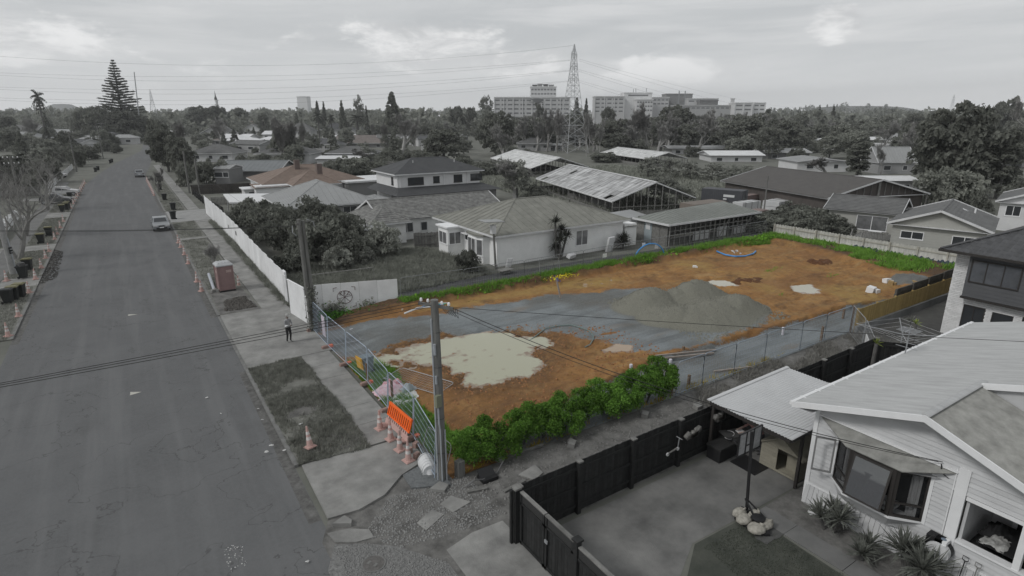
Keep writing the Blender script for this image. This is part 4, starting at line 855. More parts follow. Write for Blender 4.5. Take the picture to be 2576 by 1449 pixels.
# joined pair of posts at the hoarding corner
t = thing('utility_pole', 'weathered double pole with ivy at the hoarding corner', 'utility pole', (8.3,35.5,0))
MB().tube([(8.25,35.45,-.1),(8.12,35.5,7.15)], [.15,.12], 12).build('shaft', M_pole, t); MB().tube([(8.52,35.42,-.1),(8.36,35.5,7.05)], [.13,.10], 12).build('shaft', M_pole, t)
MB().bar((7.95,35.4,6.9),(8.9,35.6,7.0), .07).build('cross_arm', M_pole, t); MB().tube([(8.6,35.55,7.1),(9.0,35.6,6.9),(9.05,35.6,6.6)], .03, 6).build('lamp_bracket', M_galv, t); MB().tube([(7.9,35.45,6.2),(7.7,35.45,6.4),(7.75,35.5,6.8)], .03, 6).build('lamp_bracket', M_galv, t)
g = np.random.default_rng(9); n = 1500; C = np.stack([8.38+g.normal(size=n)*.14, 35.42+g.normal(size=n)*.14, g.random(n)**1.2*3.0], 1); V, F = leafquads(C, .07, g)
obj('ivy', npmesh('ivy', V, F), M_lf_mid, t)
for k in range(3): wire([(8.2+.1*k,35.5,6.75-.25*k*0), (-24,58.5+1.2*k,6.7-.1*k)], ['far', 'middle', 'near'][k]+' wire of the three from the ivy pole over the road', sag=.5)
wire([(8.2,35.5,5.9), (8.9,116.9,6.8)], 'wire running up the footpath side from the ivy pole', sag=.9)
# left near pole
t = thing('utility_pole', 'leftmost grey concrete pole with numbered plate beside the bins', 'utility pole', (-9.35,63.4,0))
MB().tube([(-9.35,63.4,-.1),(-9.42,63.4,9.5)], [.26,.16], 10).build('shaft', mat('pole_concrete', (.28,.28,.275), .9, .2, 3), t); MB().cbox((-9.12,63.2,2.15),(.05,.3,.55), -.6).build('number_plate', M_black, t)
for k in range(2): MB().lathe([(.09,0),(.09,.01)], (-9.07,63.13,2.02+.24*k), 10).build('digit_spot', M_white, t)
MB().tube([(-9.1,63.3,0),(-9.15,63.3,3.2)], .05, 8).build('conduit', M_pvc, t)
def post(name, loc, h, r, label, arms=0, m=None, lean=(0,0)):
    t = thing(name, label, 'utility pole', loc); x, y, z = loc
    MB().tube([(x,y,-.1),(x+lean[0],y+lean[1],h)], [r, r*.75], 9).build('shaft', m or M_pole, t)
    for k in range(arms):
        a = MB().bar((x+lean[0]-.9,y+lean[1],h-.25-.8*k),(x+lean[0]+.9,y+lean[1]+.2,h-.25-.8*k), .1).build('cross_arm', m or M_pole, t)
        for s in (-.8,-.3,.3,.8): MB().lathe([(.03,0),(.07,.05),(.06,.2)], (x+lean[0]+s,y+lean[1]+.05,h-.2-.8*k), 7).build('insulator', M_white, a)
    return t
post('utility_pole', (8.85,116.9,0), 7.2, .17, 'left of two close poles beside the right footpath'); post('utility_pole', (10.2,114.4,0), 6.0, .19, 'right, shorter of two close poles beside the right footpath')
post('utility_pole', (-13.2,108,0), 7.6, .16, 'pole with two cross arms in the bare tree on the left', 2)
post('utility_pole', (-9.9,178,0), 9.5, .16, 'slim pole over the left footpath beyond the bare tree', 1); post('utility_pole', (-5.3,232,0), 9.8, .16, 'far slim pole by the left footpath', 1)
post('utility_pole', (AT(250,250))[:], 10.2, .16, 'grey pole among the left side houses', 1); post('utility_pole', (AT(346,335))[:], 36, .3, 'very tall thin mast just right of the Norfolk pine', m=M_galv, lean=(2.0,.0)) 
post('utility_pole', AT(1222,330)[:], 11, .14, 'thin pole left of the flat pale hut in the distance'); post('utility_pole', AT(960,300)[:], 11, .14, 'thin far pole among the middle roofs'); post('utility_pole', AT(720,320)[:], 11, .14, 'thin far pole above the striped roofs')
for k in range(3): wire([(-13.9+.7*k,108,7.3),(-9.4-.3*k,63.4,8.8)], ['left', 'middle', 'right'][k]+' wire between the concrete pole and the two armed pole', sag=.5)
# person walking on the footpath
def human(t, joints, chains, m, name='body', sub=2):
    """one continuous skinned surface: joints name->(pos,radius)"""
    names = list(joints); me = bpy.data.meshes.new(name); ix = {n_: i for i, n_ in enumerate(names)}
    me.from_pydata([joints[n_][0] for n_ in names], [(ix[a], ix[b_]) for a, b_ in chains], [])
    o = bpy.data.objects.new(name, me); COL.objects.link(o); o.parent = t
    sk = o.modifiers.new('skin', 'SKIN'); sk.use_smooth_shade = True
    for i, n_ in enumerate(names):
        v = me.skin_vertices[0].data[i]; r = joints[n_][1]; v.radius = r if isinstance(r, tuple) else (r, r); v.use_root = (n_ == 'pelvis')
    s = o.modifiers.new('sub', 'SUBSURF'); s.levels = sub; s.render_levels = sub; me.materials.append(m); return o
def person_mat(name, bands):
    """colour by height bands in object space: skin, clothes"""
    m = bpy.data.materials.new(name); m.use_nodes = True; nt = m.node_tree; b = nt.nodes['Principled BSDF']; N = nt.nodes.new; L = nt.links.new
    tc = N('ShaderNodeTexCoord'); sp = N('ShaderNodeSeparateXYZ'); L(tc.outputs['Object'], sp.inputs[0]); r = N('ShaderNodeValToRGB'); mp = N('ShaderNodeMapRange'); mp.inputs[1].default_value = 0; mp.inputs[2].default_value = 2.
    L(sp.outputs[2], mp.inputs[0]); L(mp.outputs[0], r.inputs[0]); r.color_ramp.interpolation = 'CONSTANT'
    el = r.color_ramp.elements; el[0].position = 0; el[0].color = tuple(bands[0][1])+(1,); el[1].position = bands[1][0]/2; el[1].color = tuple(bands[1][1])+(1,)
    for z, c in bands[2:]: e = el.new(z/2); e.color = tuple(c)+(1,)
    L(r.outputs[0], b.inputs['Base Color']); b.inputs['Roughness'].default_value = .85; return m
SKIN = (.23,.185,.165)
t = thing('person', 'person in grey sweatshirt and black trousers walking on the driveway crossing', 'person', (6.6,34.25,.108), rad(205)-math.pi)
J = {'pelvis': ((0,0,.92),(.155,.115)), 'waist': ((0,0,1.06),(.145,.105)), 'chest': ((0,0,1.28),(.175,.12)), 'neckb': ((0,-.01,1.44),(.085,.08)), 'neck': ((0,-.02,1.50),.052), 'headb': ((0,-.03,1.57),(.07,.08)), 'headm': ((0,-.03,1.64),(.082,.1)), 'headt': ((0,-.02,1.72),(.06,.075)),
 'shl': ((.18,0,1.40),.062), 'ell': ((.235,-.06,1.14),.047), 'wrl': ((.12,-.24,1.10),.034), 'hnl': ((.07,-.29,1.10),(.035,.022)), 'shr': ((-.18,0,1.40),.062), 'elr': ((-.235,-.05,1.14),.047), 'wrr': ((-.11,-.24,1.12),.034), 'hnr': ((-.05,-.29,1.12),(.035,.022)),
 'hipl': ((.095,0,.84),.095), 'knl': ((.10,-.05,.48),.064), 'anl': ((.10,.02,.09),.045), 'tol': ((.11,-.14,.035),(.042,.03)), 'hipr': ((-.095,0,.84),.095), 'knr': ((-.10,-.02,.48),.064), 'anr': ((-.10,.08,.10),.045), 'tor': ((-.11,-.08,.035),(.042,.03))}
CH_ = [('pelvis','waist'),('waist','chest'),('chest','neckb'),('neckb','neck'),('neck','headb'),('headb','headm'),('headm','headt'),('chest','shl'),('shl','ell'),('ell','wrl'),('wrl','hnl'),('chest','shr'),('shr','elr'),('elr','wrr'),('wrr','hnr'),('pelvis','hipl'),('hipl','knl'),('knl','anl'),('anl','tol'),('pelvis','hipr'),('hipr','knr'),('knr','anr'),('anr','tor')]
human(t, J, CH_, person_mat('walker_clothes', [(0,(.22,.22,.215)),(.09,(.012,.012,.013)),(.97,(.27,.27,.275)),(1.49,SKIN),(1.68,(.3,.3,.3))]))
cap = MB(); cap.lathe([(.1,0),(.103,.04),(.085,.1),(.03,.125)], (0,-.02,1.66), 14, 1., 1.12); cap.cbox((0,-.16,1.665),(.15,.12,.018)); cap.build('cap', mat('pale_cap', (.34,.34,.33), .8), t, world=False)
MB().cbox((0,-.115,1.635),(.13,.03,.035)).build('sunglasses', M_black, t, world=False); MB().cbox((0,-.13,1.60),(.022,.03,.04)).build('nose', mat('skin_dull', SKIN, .6), t, world=False)
for s in (-1, 1):
    for k in range(4): MB().tube([(s*(.05+.0),-.30,1.085+.018*k),(s*.02,-.33,1.083+.018*k),(-s*.01,-.325,1.085+.018*k)], [.010,.009,.007], 5).build('finger', MATS['skin_dull'], t, world=False)
    MB().tube([(s*.075,-.28,1.13),(s*.055,-.31,1.155),(s*.03,-.33,1.15)], [.012,.01,.008], 5).build('thumb', MATS['skin_dull'], t, world=False)
tag(MB().cbox((6.6-.13,34.25-.27,1.24),(.16,.1,.04), .4).build('handset', M_white), 'small pale handset held by the person on the crossing', 'controller')
# ------------------------------------------------------------------ temporary fences
M_bgal = mat('blue_galvanised', (.36,.42,.50), .45, .12, 6, metal=.2)
def panel(p0, p1, label, group, h=1.9, z0=.06, lean=(0,0), r=.019, vsp=.14, m=None, flat=False, mesh=True, name='temporary_fence'):
    """tube framed wire panel from p0 to p1; lean moves its top"""
    a = Vector((p0[0], p0[1], p0[2] if len(p0) > 2 else z0)); b_ = Vector((p1[0], p1[1], p1[2] if len(p1) > 2 else z0)); u = Vector((lean[0], lean[1], h)).normalized()*h if not flat else Vector(flat)
    t = thing(name, label, 'fence', a, 0, group); d = (b_-a); L = d.length; d.normalize(); m = m or M_galv; c = .16
    def pt(s, k): return a+d*s+u*k
    pts = [pt(0,0), pt(0,1-c/h), pt(.05,1-c/h*.3), pt(c,1), pt(L-c,1), pt(L-.05,1-c/h*.3), pt(L,1-c/h), pt(L,0)]
    MB().tube(pts, r, 6).build('frame', m, t); MB().tube([pt(0,.06), pt(L,.06)], r*.9, 6).build('bottom_rail', m, t)
    if mesh:
        g = MB(); n = max(4, int(L/vsp))
        for i in range(1, n): s = L*i/n; g.tube([pt(s,.06), pt(s,1)], .0048, 3, cap=False)
        for i in range(1, 7): g.tube([pt(0,i/7), pt(L,i/7)], .0048, 3, cap=False)
        g.build('wire_mesh', m, t)
    return t
M_blk = mat('faded_pink_block', (.30,.205,.18), .8, .15, 6); M_org = mat('orange_plastic', (.80,.13,.02), .5, .08, 5)
def foot(x, y, rz, label, org=True, z=.1):
    t = thing('ballast_block', label, 'fence foot', (x, y, z), rz, 'feet under the front fence')
    MB().cbox((-.12,0,.07),(.42,.2,.14)).cbox((-.12,0,.15),(.3,.14,.03)).build('block', M_blk, t, world=False); MB().cbox((.2,0,.07),(.22,.2,.14)).build('block_end', M_org if org else M_blk, t, world=False); return t
FY = [35.35,32.15,29.15,26.25,23.1,20.2,17.15]; FX = [8.28,8.26,8.36,8.5,8.34,8.3,7.82]
fl = ['front fence panel at the hoarding with the white notice', 'front fence panel beside the fallen wire panel', 'front fence panel in front of the yellow lidded bin', 'front fence panel in front of the pink plastic heap', 'front fence panel behind the orange barrier', 'front fence panel ending at the near pole']
for i in range(6): panel((FX[i],FY[i]-.04,.14),(FX[i+1],FY[i+1]+.04,.14), fl[i], 'leaning front fence', 1.9, lean=(.12,0), m=M_bgal, vsp=.11)
for i, l in enumerate(['fence foot with red end under the ivy pole', 'fence foot with orange end below the notice', 'fence foot with orange end at the green grass corner', 'fence foot with orange end left of the yellow lidded bin', 'pale rounded fence foot above the orange barrier', 'fence foot with orange end under the barrier\'s low end']): foot(FX[i]-.02, FY[i]+(.0 if i else .12), .1, l)
tag(MB().cbox((8.36,33.1,1.12),(.02,.62,1.25)).build('notice_board', mat('pinkish_white_board', (.56,.50,.55), .6, .1, 3)), 'pale notice board hanging on the front fence', 'sign')
panel((8.7,35.3,.18),(8.62,32.15,.18), 'wire fence panel fallen flat on the gravel entrance', 'fallen wire panels', 1.9, flat=(1.9,-.05,-.02))
panel((9.2,25.9,.35),(10.7,22.9,.3), 'wire fence panel fallen on the clay before the puddle', 'fallen wire panels', 1.6, flat=(1.25,.55,.1))
fx = [(14.9,37.1),(17.6,36.95),(19.8,36.75),(22.7,36.75),(25.1,36.6),(28.05,36.65),(31.3,36.8),(34.6,36.95),(38.2,37.05),(41.6,37.1),(44.7,37.1),(47.8,37.1),(50.9,37.1),(54.0,37.1),(57.2,37.1)]
nm = ['first', 'second', 'third', 'fourth', 'fifth', 'sixth', 'seventh', 'eighth', 'ninth', 'tenth', 'eleventh', 'twelfth', 'thirteenth', 'fourteenth']
for i in range(14): panel(fx[i], fx[i+1], '%s wire panel of the far boundary counted from the graffiti wall' % nm[i], 'wire fence along the far drive', 1.85, .3, m=M_steel, vsp=.2)
panel((26.5,36.3),(28.4,36.2), 'spare wire panel leaned on the far fence', 'wire fence along the far drive', 1.75, .3, m=M_galv, lean=(0,.3))
for x, y, l in ((21.0,36.2,'orange fence foot lying in weeds, left of two'),(21.6,36.35,'orange fence foot lying in weeds, right of two'),(25.0,36.1,'single orange fence foot on the weedy bank'),(46.9,36.4,'orange fence foot beside the curved blue pipe')): t = foot(x, y, .2, l, z=.42); [setattr(c.data.materials, '__len__', None) if False else None for c in t.children]
M_chain = mat('blue_grey_wire', (.27,.31,.36), .5, metal=.2)
rx = [20.6,22.5,25.0,27.6,31.0,33.5,36.3]
for i in range(6): panel((rx[i],17.02),(rx[i+1],17.02), '%s wire panel along the gravel strip counted from the hedge' % nm[i], 'wire fence beside the gravel strip', 1.78, .0, m=M_chain, vsp=.16, r=.022)
panel((36.2,16.95),(34.2,15.2), 'wire panel turning from the gravel strip to the black fence', 'wire return fence', 1.85, 0, m=M_galv); panel((34.15,15.15),(31.4,13.35), 'wire panel with white board meeting the black fence', 'wire return fence', 1.85, 0, m=M_galv)
tag(MB().cbox((32.6,14.2,.9),(1.7,.03,.85), rad(33)).build('notice_board', M_offw), 'white board on the wire panel behind the black fence', 'sign')
tag(MB().cbox((40.3,37.0,1.35),(.45,.02,.35)).build('notice_board', M_white), 'small white notice on the wire fence before the shed', 'sign'); tag(MB().cbox((33.8,36.9,1.35),(.45,.02,.35)).build('notice_board', M_white), 'small white notice on the wire fence below the bungalow window', 'sign'); tag(MB().cbox((38.6,37.0,1.75),(.4,.02,.3)).build('notice_board', M_white), 'small white notice on the wire fence below the spiky shrub', 'sign')
# ------------------------------------------------------------------ orange barrier, bin, heaps by the front fence
t = thing('plastic_barrier', 'orange slotted plastic barrier leaning on the front fence', 'barrier', (7.87,21.0,.1), 0)
A = Vector((-.06,1.03,0)); B_ = Vector((.08,-1.0,0)); U = Vector((.3,0,.97))
def bar_(s0, s1, k0, k1, m, nm_, th=.05):
    d = (B_-A); p = [A+d*s0+U*k0, A+d*s1+U*k0, A+d*s1+U*k1, A+d*s0+U*k1]; nrm = d.cross(U).normalized()*th; b = MB(); b.v += [tuple(q) for q in p]+[tuple(q+nrm) for q in p]
    b.f += [(0,1,2,3),(7,6,5,4),(0,4,5,1),(1,5,6,2),(2,6,7,3),(3,7,4,0)]; b.build(nm_, m, t, world=False)
bar_(0,1,.93,1.03,M_org,'top_rail',.07); bar_(0,.03,.5,.93,M_org,'end_post'); bar_(.97,1,.5,.93,M_org,'end_post'); bar_(0,1,.44,.5,M_org,'middle_rail')
for k in range(11): bar_(.06+k*.083,.06+k*.083+.045,.5,.93,M_org,'slat',.04)
for k in range(11): bar_(.06+k*.083,.06+k*.083+.045,.3,.44,M_cone,'slat',.04)
bar_(0,1,.08,.3,M_cone,'lower_panel',.05); bar_(.02,.2,0,.08,M_cone,'foot',.3); bar_(.8,.98,0,.08,M_cone,'foot',.3)
t = thing('wheelie_bin', 'wheelie bin with bright yellow lid behind the front fence', 'wheelie bin', (9.0,27.7,.05), rad(-80))
b = MB(); b.v += [(-.22,-.22,.05),(.22,-.22,.05),(.22,.22,.05),(-.22,.22,.05),(-.28,-.3,.95),(.28,-.3,.95),(.28,.32,.95),(-.28,.32,.95)]; b.f += [(0,3,2,1),(4,5,6,7),(0,1,5,4),(1,2,6,5),(2,3,7,6),(3,0,4,7)]
b.build('body', mat('grey_blue_bin', (.16,.2,.22), .5), t, world=False); M_yel = mat('yellow_lid', (.66,.36,.01), .5); MB().cbox((0,-.38,.66),(.6,.05,.66), rx=.12).cbox((0,-.41,.66),(.46,.04,.5), rx=.12).build('lid', M_yel, t, world=False)
for s in (-1, 1): MB().tube([(s*.2,.28,.1),(s*.27,.28,.1)], .1, 10).build('wheel', M_black, t, world=False)
def crumple(name, c, sx, sy, h, m, label, cat, seed, n=18, rz=0):
    g = np.linspace(-1, 1, n); X, Y = np.meshgrid(g, g, indexing='ij'); rr = np.hypot(X, Y); Z = h*np.clip(1-rr**2*.75, 0, 1)*(.6+.5*fbm(X, Y, 3.2, 3, seed))+.12*h*fbm(X, Y, 8, 2, seed+1); wx = X*(1+.12*fbm(X, Y, 4, 2, seed+2)); wy = Y*(1+.12*fbm(Y, X, 4, 2, seed+3))
    c_, s_ = math.cos(rz), math.sin(rz); V = np.stack([c[0]+(wx*c_*sx-wy*s_*sy), c[1]+(wx*s_*sx+wy*c_*sy), c[2]+np.maximum(Z, .01)], -1).reshape(-1, 3); ii = np.arange(n*n).reshape(n, n)
    o = obj(name, npmesh(name, V, np.stack([ii[:-1,:-1], ii[1:,:-1], ii[1:,1:], ii[:-1,1:]], -1).reshape(-1, 4)), m)
    return tag(o, label, cat)
crumple('plastic_sheet', (9.15,24.9,.06), .75, .6, .5, mat('pink_plastic', (.55,.30,.36), .4, vs_=3, col2=(.66,.56,.58)), 'crumpled pink plastic bag heap behind the front fence', 'plastic', 3)
crumple('plastic_sheet', (9.45,25.3,.1), .5, .35, .62, mat('red_white_plastic', (.62,.60,.62), .4, vs_=2.4, col2=(.60,.08,.13)), 'red and white plastic wrap on top of the heap', 'plastic', 8)
crumple('plastic_sheet', (9.5,23.9,.06), .85, .55, .22, mat('white_wrap', (.56,.57,.56), .45, .06, 3), 'flat white plastic wrap beside the pink heap', 'plastic', 14, rz=.5)
crumple('timber_scrap', (9.9,24.4,.2), .35, .25, .4, mat('grey_blue_scrap', (.3,.34,.36), .5, .2, 4), 'grey plastic crate scrap behind the white wrap', 'plastic', 19)
for (x, y, h, l) in ((9.0,24.2,1.0,'brown timber post stub beside the white wrap'),(8.55,26.3,1.2,'dark steel stake in the grass right of the yellow lidded bin')): tag(MB().cbox((x,y,h/2),(.1,.1,h)).build('wooden_stake', mat('brown_stake', (.16,.10,.05), .85, .2, 5)), l, 'stake')
t = thing('plastic_tub', 'upturned white ribbed plastic tub at the near pole foot', 'tub', (7.95,18.0,.1)); MB().tube([(-.1,-.4,-.1),(-.05,-.3,.02),(.02,.3,.04),(.05,.42,-.08)], [(.12,.14),(.28,.32),(.3,.34),(.14,.16)], 18).build('shell', M_offw, t, world=False)
for k in range(6): MB().tube([(-.09+.03*k,-.42+.16*k,-.01+.01*k),(-.08+.03*k,-.39+.16*k,-.01+.01*k)], (.31,.355), 18).build('rib', M_offw, t, world=False)
for x, y, l in ((7.75,19.35,'brick leaning beside the nearest cone'),(7.85,18.85,'small upright brick behind the nearest cone'),(8.15,19.6,'long pinkish block under the barrier end')): tag(MB().cbox((x,y,.2),(.24,.16,.22), R.random()).build('loose_brick', M_blk), l, 'brick')
panel((8.3,19.3),(8.45,17.5), 'small curved wire gate leaning behind the white tub', 'fallen wire panels', 1.0, .1, m=M_wood, lean=(.3,0))
tag(MB().cbox((8.75,16.95,.3),(.3,.26,.75), .2).build('timber_stub', M_pole), 'square timber post stub at the near pole foot', 'post')
t = thing('water_meter', 'open dark service hole with black pipe near the hedge end', 'service box', (9.55,16.25,.0)); MB().box(-.32,-.25,.0,.32,.25,.14).build('lid_frame', M_black, t, world=False); MB().cbox((0,.1,.2),(.62,.4,.04), rx=.5).build('lid', M_black, t, world=False)
tag(MB().tube([(8.6,16.2,.05),(8.9,16.1,.28),(9.3,16.15,.12),(10.0,16.3,.08),(10.5,16.6,.3),(10.6,17.0,.4)], .028, 7).build('black_hose', mat('grey_hose', (.13,.13,.13), .6)), 'grey hose looping from the service hole to the hedge', 'hose')
for a, c_, l in (((10.9,17.0,.05),(12.6,16.9,.08),'weathered timber beam below the hedge'),((9.6,15.2,.04),(10.6,15.35,.04),'short timber offcut by the black fence corner'),((8.5,15.9,.05),(9.2,15.7,.05),'grey plank behind the hose')): tag(MB().bar(a, c_, .12, .08).build('timber_beam', M_wood), l, 'timber')
for x, y, l in ((13.6,16.3,'broken concrete block behind the hedge middle'),(17.9,16.4,'broken concrete block with holes near the hedge end'),(20.5,15.6,'flat stone beside the carport corner'),(18.3,14.6,'pale stone behind the black fence'),(10.6,17.05,'grey block at the end of the timber beam'),(22.5,15.6,'white stone near the dry grass')): tag(MB().cbox((x,y,.1),(.4,.28,.2), R.random()*2, .15).cbox((x+.1,y+.2,.08),(.25,.2,.15), R.random()*2, .3).build('concrete_block', M_conc), l, 'block')
# pipes, stakes and hoses on the plot
M_pvcw = mat('white_pvc', (.55,.54,.58), .4)
for x, y, h, l in ((*P(c_x := 1586, 943)[:2],.62,'white capped pipe standing at the clay edge above the hedge'),(*P(1686,918)[:2],.34,'short white capped pipe on the gravel strip'),(*P(1968,843)[:2],.5,'white capped pipe beyond the big gravel mound')):
    t = thing('standpipe', l, 'pipe', (x, y, float(lotz(x, y))-.05), 0, 'white risers'); MB().tube([(0,0,0),(0,0,h)], .075, 12).build('riser', M_pvcw, t, world=False); MB().lathe([(.09,h-.12),(.09,h),(.07,h+.03)], n=12).build('cap', M_pvcw, t, world=False)
for p0, p1, l in (((1555,968),(1581,946),'pale batten leaning at the clay edge'),((1648,912),(1800,885),'long grey pipe lying along the clay edge'),((1652,916),(1795,893),'second grey pipe lying along the clay edge'),((1795,938),(1890,928),'timber batten lying on the gravel strip'),((1410,762),(1418,718),'thin stake leaning on the far bank')):
    a = P(*p0); c_ = P(*p1); a.z = float(lotz(a.x, a.y))+.06; c_.z = float(lotz(c_.x, c_.y))+.1
    if 'stake' in l: c_ = Vector((a.x-.3, a.y+.2, a.z+1.5))
    tag(MB().bar(a, c_, .09).build('batten', mat('pale_batten', (.30,.26,.23), .8, .15, 4)), l, 'timber')
for x, y, h, l in ((*P(1689,990)[:2],1.0,'capped fence post at the right end of the hedge'),(*P(1732,968)[:2],.55,'low stake on the gravel strip edge'),(*P(1718,892)[:2],.5,'stake beside the long grey pipes'),(*P(2065,858)[:2],.95,'grey upright sleeper behind the wire fence'),(36.4,17.0,1.75,'timber strainer post at the end of the pine fence'),(*P(2120,802)[:2],.7,'survey peg on the gravel strip')): tag(MB().cbox((x,y,h/2),(.11,.11,h)).build('wooden_stake', mat('brown_stake2', (.17,.12,.08), .85, .2, 5)), l, 'stake')
M_blue = mat('blue_water_pipe', (.06,.27,.62), .4, .1, 3)
q = [Vector((37.5+1.7*(1-math.cos(a)), 37.0-.15*a, .45+1.35*math.sin(a))) for a in [math.pi*k/14 for k in range(15)]]+[Vector((40.6,36.6,.35)),Vector((39.6,36.1,.36)),Vector((38.6,35.9,.4))]
tag(MB().tube(q, .06, 8).build('blue_pipe', M_blue), 'thick blue pipe standing in a hoop on the far bank', 'pipe')
q = [P(*c2, .42) for c2 in ((1803,632),(1825,641),(1850,645),(1875,644),(1895,638),(1901,632))]; tag(MB().tube(q, .07, 8).build('blue_pipe', M_blue), 'curved blue pipe lying at the back left of the plot', 'pipe')
q = []
for xx, yy in ((640,425),(700,390),(780,350),(880,326),(960,322),(1030,338),(1085,365),(1118,395),(1118,425),(1095,455),(1060,475)):
    p = P((1700+xx/1.811)/1.5528, (1100+yy/1.811)/1.5528, .25); p.z = float(lotz(p.x, p.y))+.06; p.z = max(p.z, .15); q.append(p)
tag(MB().tube(q, .035, 6).build('garden_hose', mat('grey_green_hose', (.15,.2,.19), .5)), 'grey green hose curling from the puddle over the gravel', 'hose')
q = [P(x, y, .15) for x, y in ((880,829),(915,822),(950,816),(975,807))]; tag(MB().tube(q, .04, 7).build('bent_pipe', M_pvcw), 'bent white pipe on the gravel below the graffiti wall', 'pipe')
for k in range(4): tag(MB().tube([P(1030+8*k,782-2*k,.35),P(1070,772-3*k,.45),P(1110+6*k,768-2*k,.4)], .035, 6).build('service_cable', [mat('pale_violet_pipe', (.45,.42,.6), .4), M_blue, mat('green_pipe', (.1,.4,.2), .4), M_pvcw][k]), ['pale violet', 'blue', 'green', 'white'][k]+' service pipe in the weeds behind the near pole', 'pipe', 'service pipes in the weeds')
t = thing('jerry_can', 'pale plastic can in the weeds at the graffiti wall end', 'can', (*P(1015,790,.1)[:2],.1)); MB().box(-.15,-.1,0,.15,.1,.36).cbox((0,0,.38),(.22,.14,.05)).build('body', mat('cream_plastic', (.46,.45,.38), .5), t, world=False); MB().tube([(.08,0,.38),(.08,0,.45)], .03, 8).build('cap', M_white, t, world=False)
for x, y, c_, l in ((1409,706,'y','yellow flowers in the weeds on the far bank'),(1850,642,'w','white rag at the curved blue pipe'),(1397,712,'b','small blue scrap beside the yellow flowers')):
    p = P(x, y, .45); g = np.random.default_rng(int(x)); n = {'y': 160, 'w': 12, 'b': 12}[c_]; C = np.stack([p.x+g.normal(size=n)*(.8 if c_ == 'y' else .15), p.y+g.normal(size=n)*.25, p.z+.2+g.random(n)*.25], 1); V, F = leafquads(C, .07 if c_ == 'y' else .12, g)
    tag(obj('flower_clump' if c_ == 'y' else 'scrap', npmesh('fl', V, F), mat('flower_'+c_, {'y': (.62,.55,.02), 'w': (.55,.55,.55), 'b': (.05,.09,.4)}[c_], .7)), l, 'flowers' if c_ == 'y' else 'scrap')
# black polythene along the back fence, rubble in the weeds
for k, (y0, y1) in enumerate(((28.2,25.8),(25.2,23.9),(23.3,21.3),(21.0,19.4))):
    n = 14; ys = np.linspace(y0, y1, n); b = MB()
    for i in range(n): b.v += [(58.35,ys[i],.95+.1*math.sin(i*1.9+k)),(57.9-.12*math.sin(i*1.3),ys[i],.72),(57.5-.25*math.sin(i*2.1+k),ys[i],.42)]
    for i in range(n-1):
        for j in range(2): b.f.append((3*i+j, 3*i+3+j, 3*i+4+j, 3*i+1+j))
    tag(b.build('plastic_sheet', mat('dark_blue_polythene', (.02,.03,.055), .35, .4, 3)), '%s strip of dark blue polythene along the pale back fence' % ['leftmost', 'second', 'third', 'rightmost'][k], 'plastic')
for (x, y), s, l in (((2137,815),.5,'x'),) : pass
for x, y, s, m_, l in ((2230,711,.55,'w','white bucket rubble in the green weeds'),(2240,716,.5,'t','tan block among the white rubble in the weeds'),(2310,722,.8,'t','tan boulder heap near the grey gravel patch'),(2325,716,.6,'t','upper tan block on the boulder heap'),(2329,731,.55,'w','white tub beside the tan boulders'),(2278,744,.6,'w','white bag at the sleeper wall'),(2190,735,.7,'w','broken white lid on the clay near the weeds'),(1635,905,.2,'t','small tan stone at the gravel edge'),(1747,673,.3,'w','white paper on the far clay')):
    p = P(x, y, .3); tag(MB().cbox((p.x,p.y,.3+s*.3),(s,s*.7,s*.6), R.random()*3, .2*R.random()).cbox((p.x+.3*s,p.y-.4*s,.3+s*.2),(s*.6,s*.5,s*.4), R.random()*3).build('rubble_lump', mat('tan_block', (.33,.23,.11), .9, .2, 4) if m_ == 't' else M_white), l, 'rubble')
for x, y, r_, h, l in ((2063,660,1.3,.55,'dark earth heap below the back fence weeds'),(1880,705,1.6,.35,'low dark earth heap in the middle of the far clay')):
    p = P(x, y, .3); crumple('soil_heap', (p.x,p.y,.22), r_, r_*.8, h, mat('dark_clay', (.10,.045,.02), 1, .4, 5, .8, 20), l, 'soil', int(x))
# ------------------------------------------------------------------ hoardings
M_hoard = mat('white_hoarding_ply', (.70,.705,.71), .7, .10, .9, rnd=.06)
t = thing('white_hoarding', 'long white plywood hoarding running up the footpath', 'hoarding', (8.55,43,0)); y = 42.6; k = 0
while y < 90:
    w = 1.22; h = 2.25+.3*(y-42)/48+.05*math.sin(k*2.7); x = 8.5+.12*math.sin(y*.11); MB().box(x,y+.008,-.05,x+.035,y+w-.008,h).build('panel', M_hoard, t); y += w; k += 1
MB().cbox((8.47,43.0,2.05),(.1,.7,.5)).build('top_cap', M_white, t)
for x_, y_, s in ((8.47,47.5,.22),(8.5,52.8,.2),(8.53,65,.25),(8.53,70,.2)): MB().box(x_-.005,y_,1.2,x_+.03,y_+s*1.4,1.2+s*1.6).build('patch', mat('grey_patch', (.2,.2,.2), .8, .3, 6), t)
for k in range(7): MB().box(8.478,44.2+.03*k,.9+.12*k,8.486,45.1-.02*k,.93+.12*k).build('faded_lettering', mat('faded_print', (.27,.27,.275), .8, .3, 9), t)
MB().cbox((8.3,42.3,1.05),(.06,.5,2.2), .2).build('end_board', M_offw, t)
t = thing('white_hoarding', 'white plywood gate leaf beside the ivy pole', 'hoarding', (8.0,39,0))
MB().poly([]) if False else None
b = MB(); a0, a1 = Vector((7.98,39.75,0)), Vector((8.36,37.05,0)); d = (a1-a0).normalized(); b.cbox(((a0.x+a1.x)/2,(a0.y+a1.y)/2,1.25),(.05,(a1-a0).length,2.45), math.atan2(-d.x, d.y)); b.build('panel', M_hoard, t); MB().cbox(((a0.x+a1.x)/2-.02,(a0.y+a1.y)/2,2.49),(.1,(a1-a0).length,.05), math.atan2(-d.x, d.y)).build('top_cap', M_white, t)
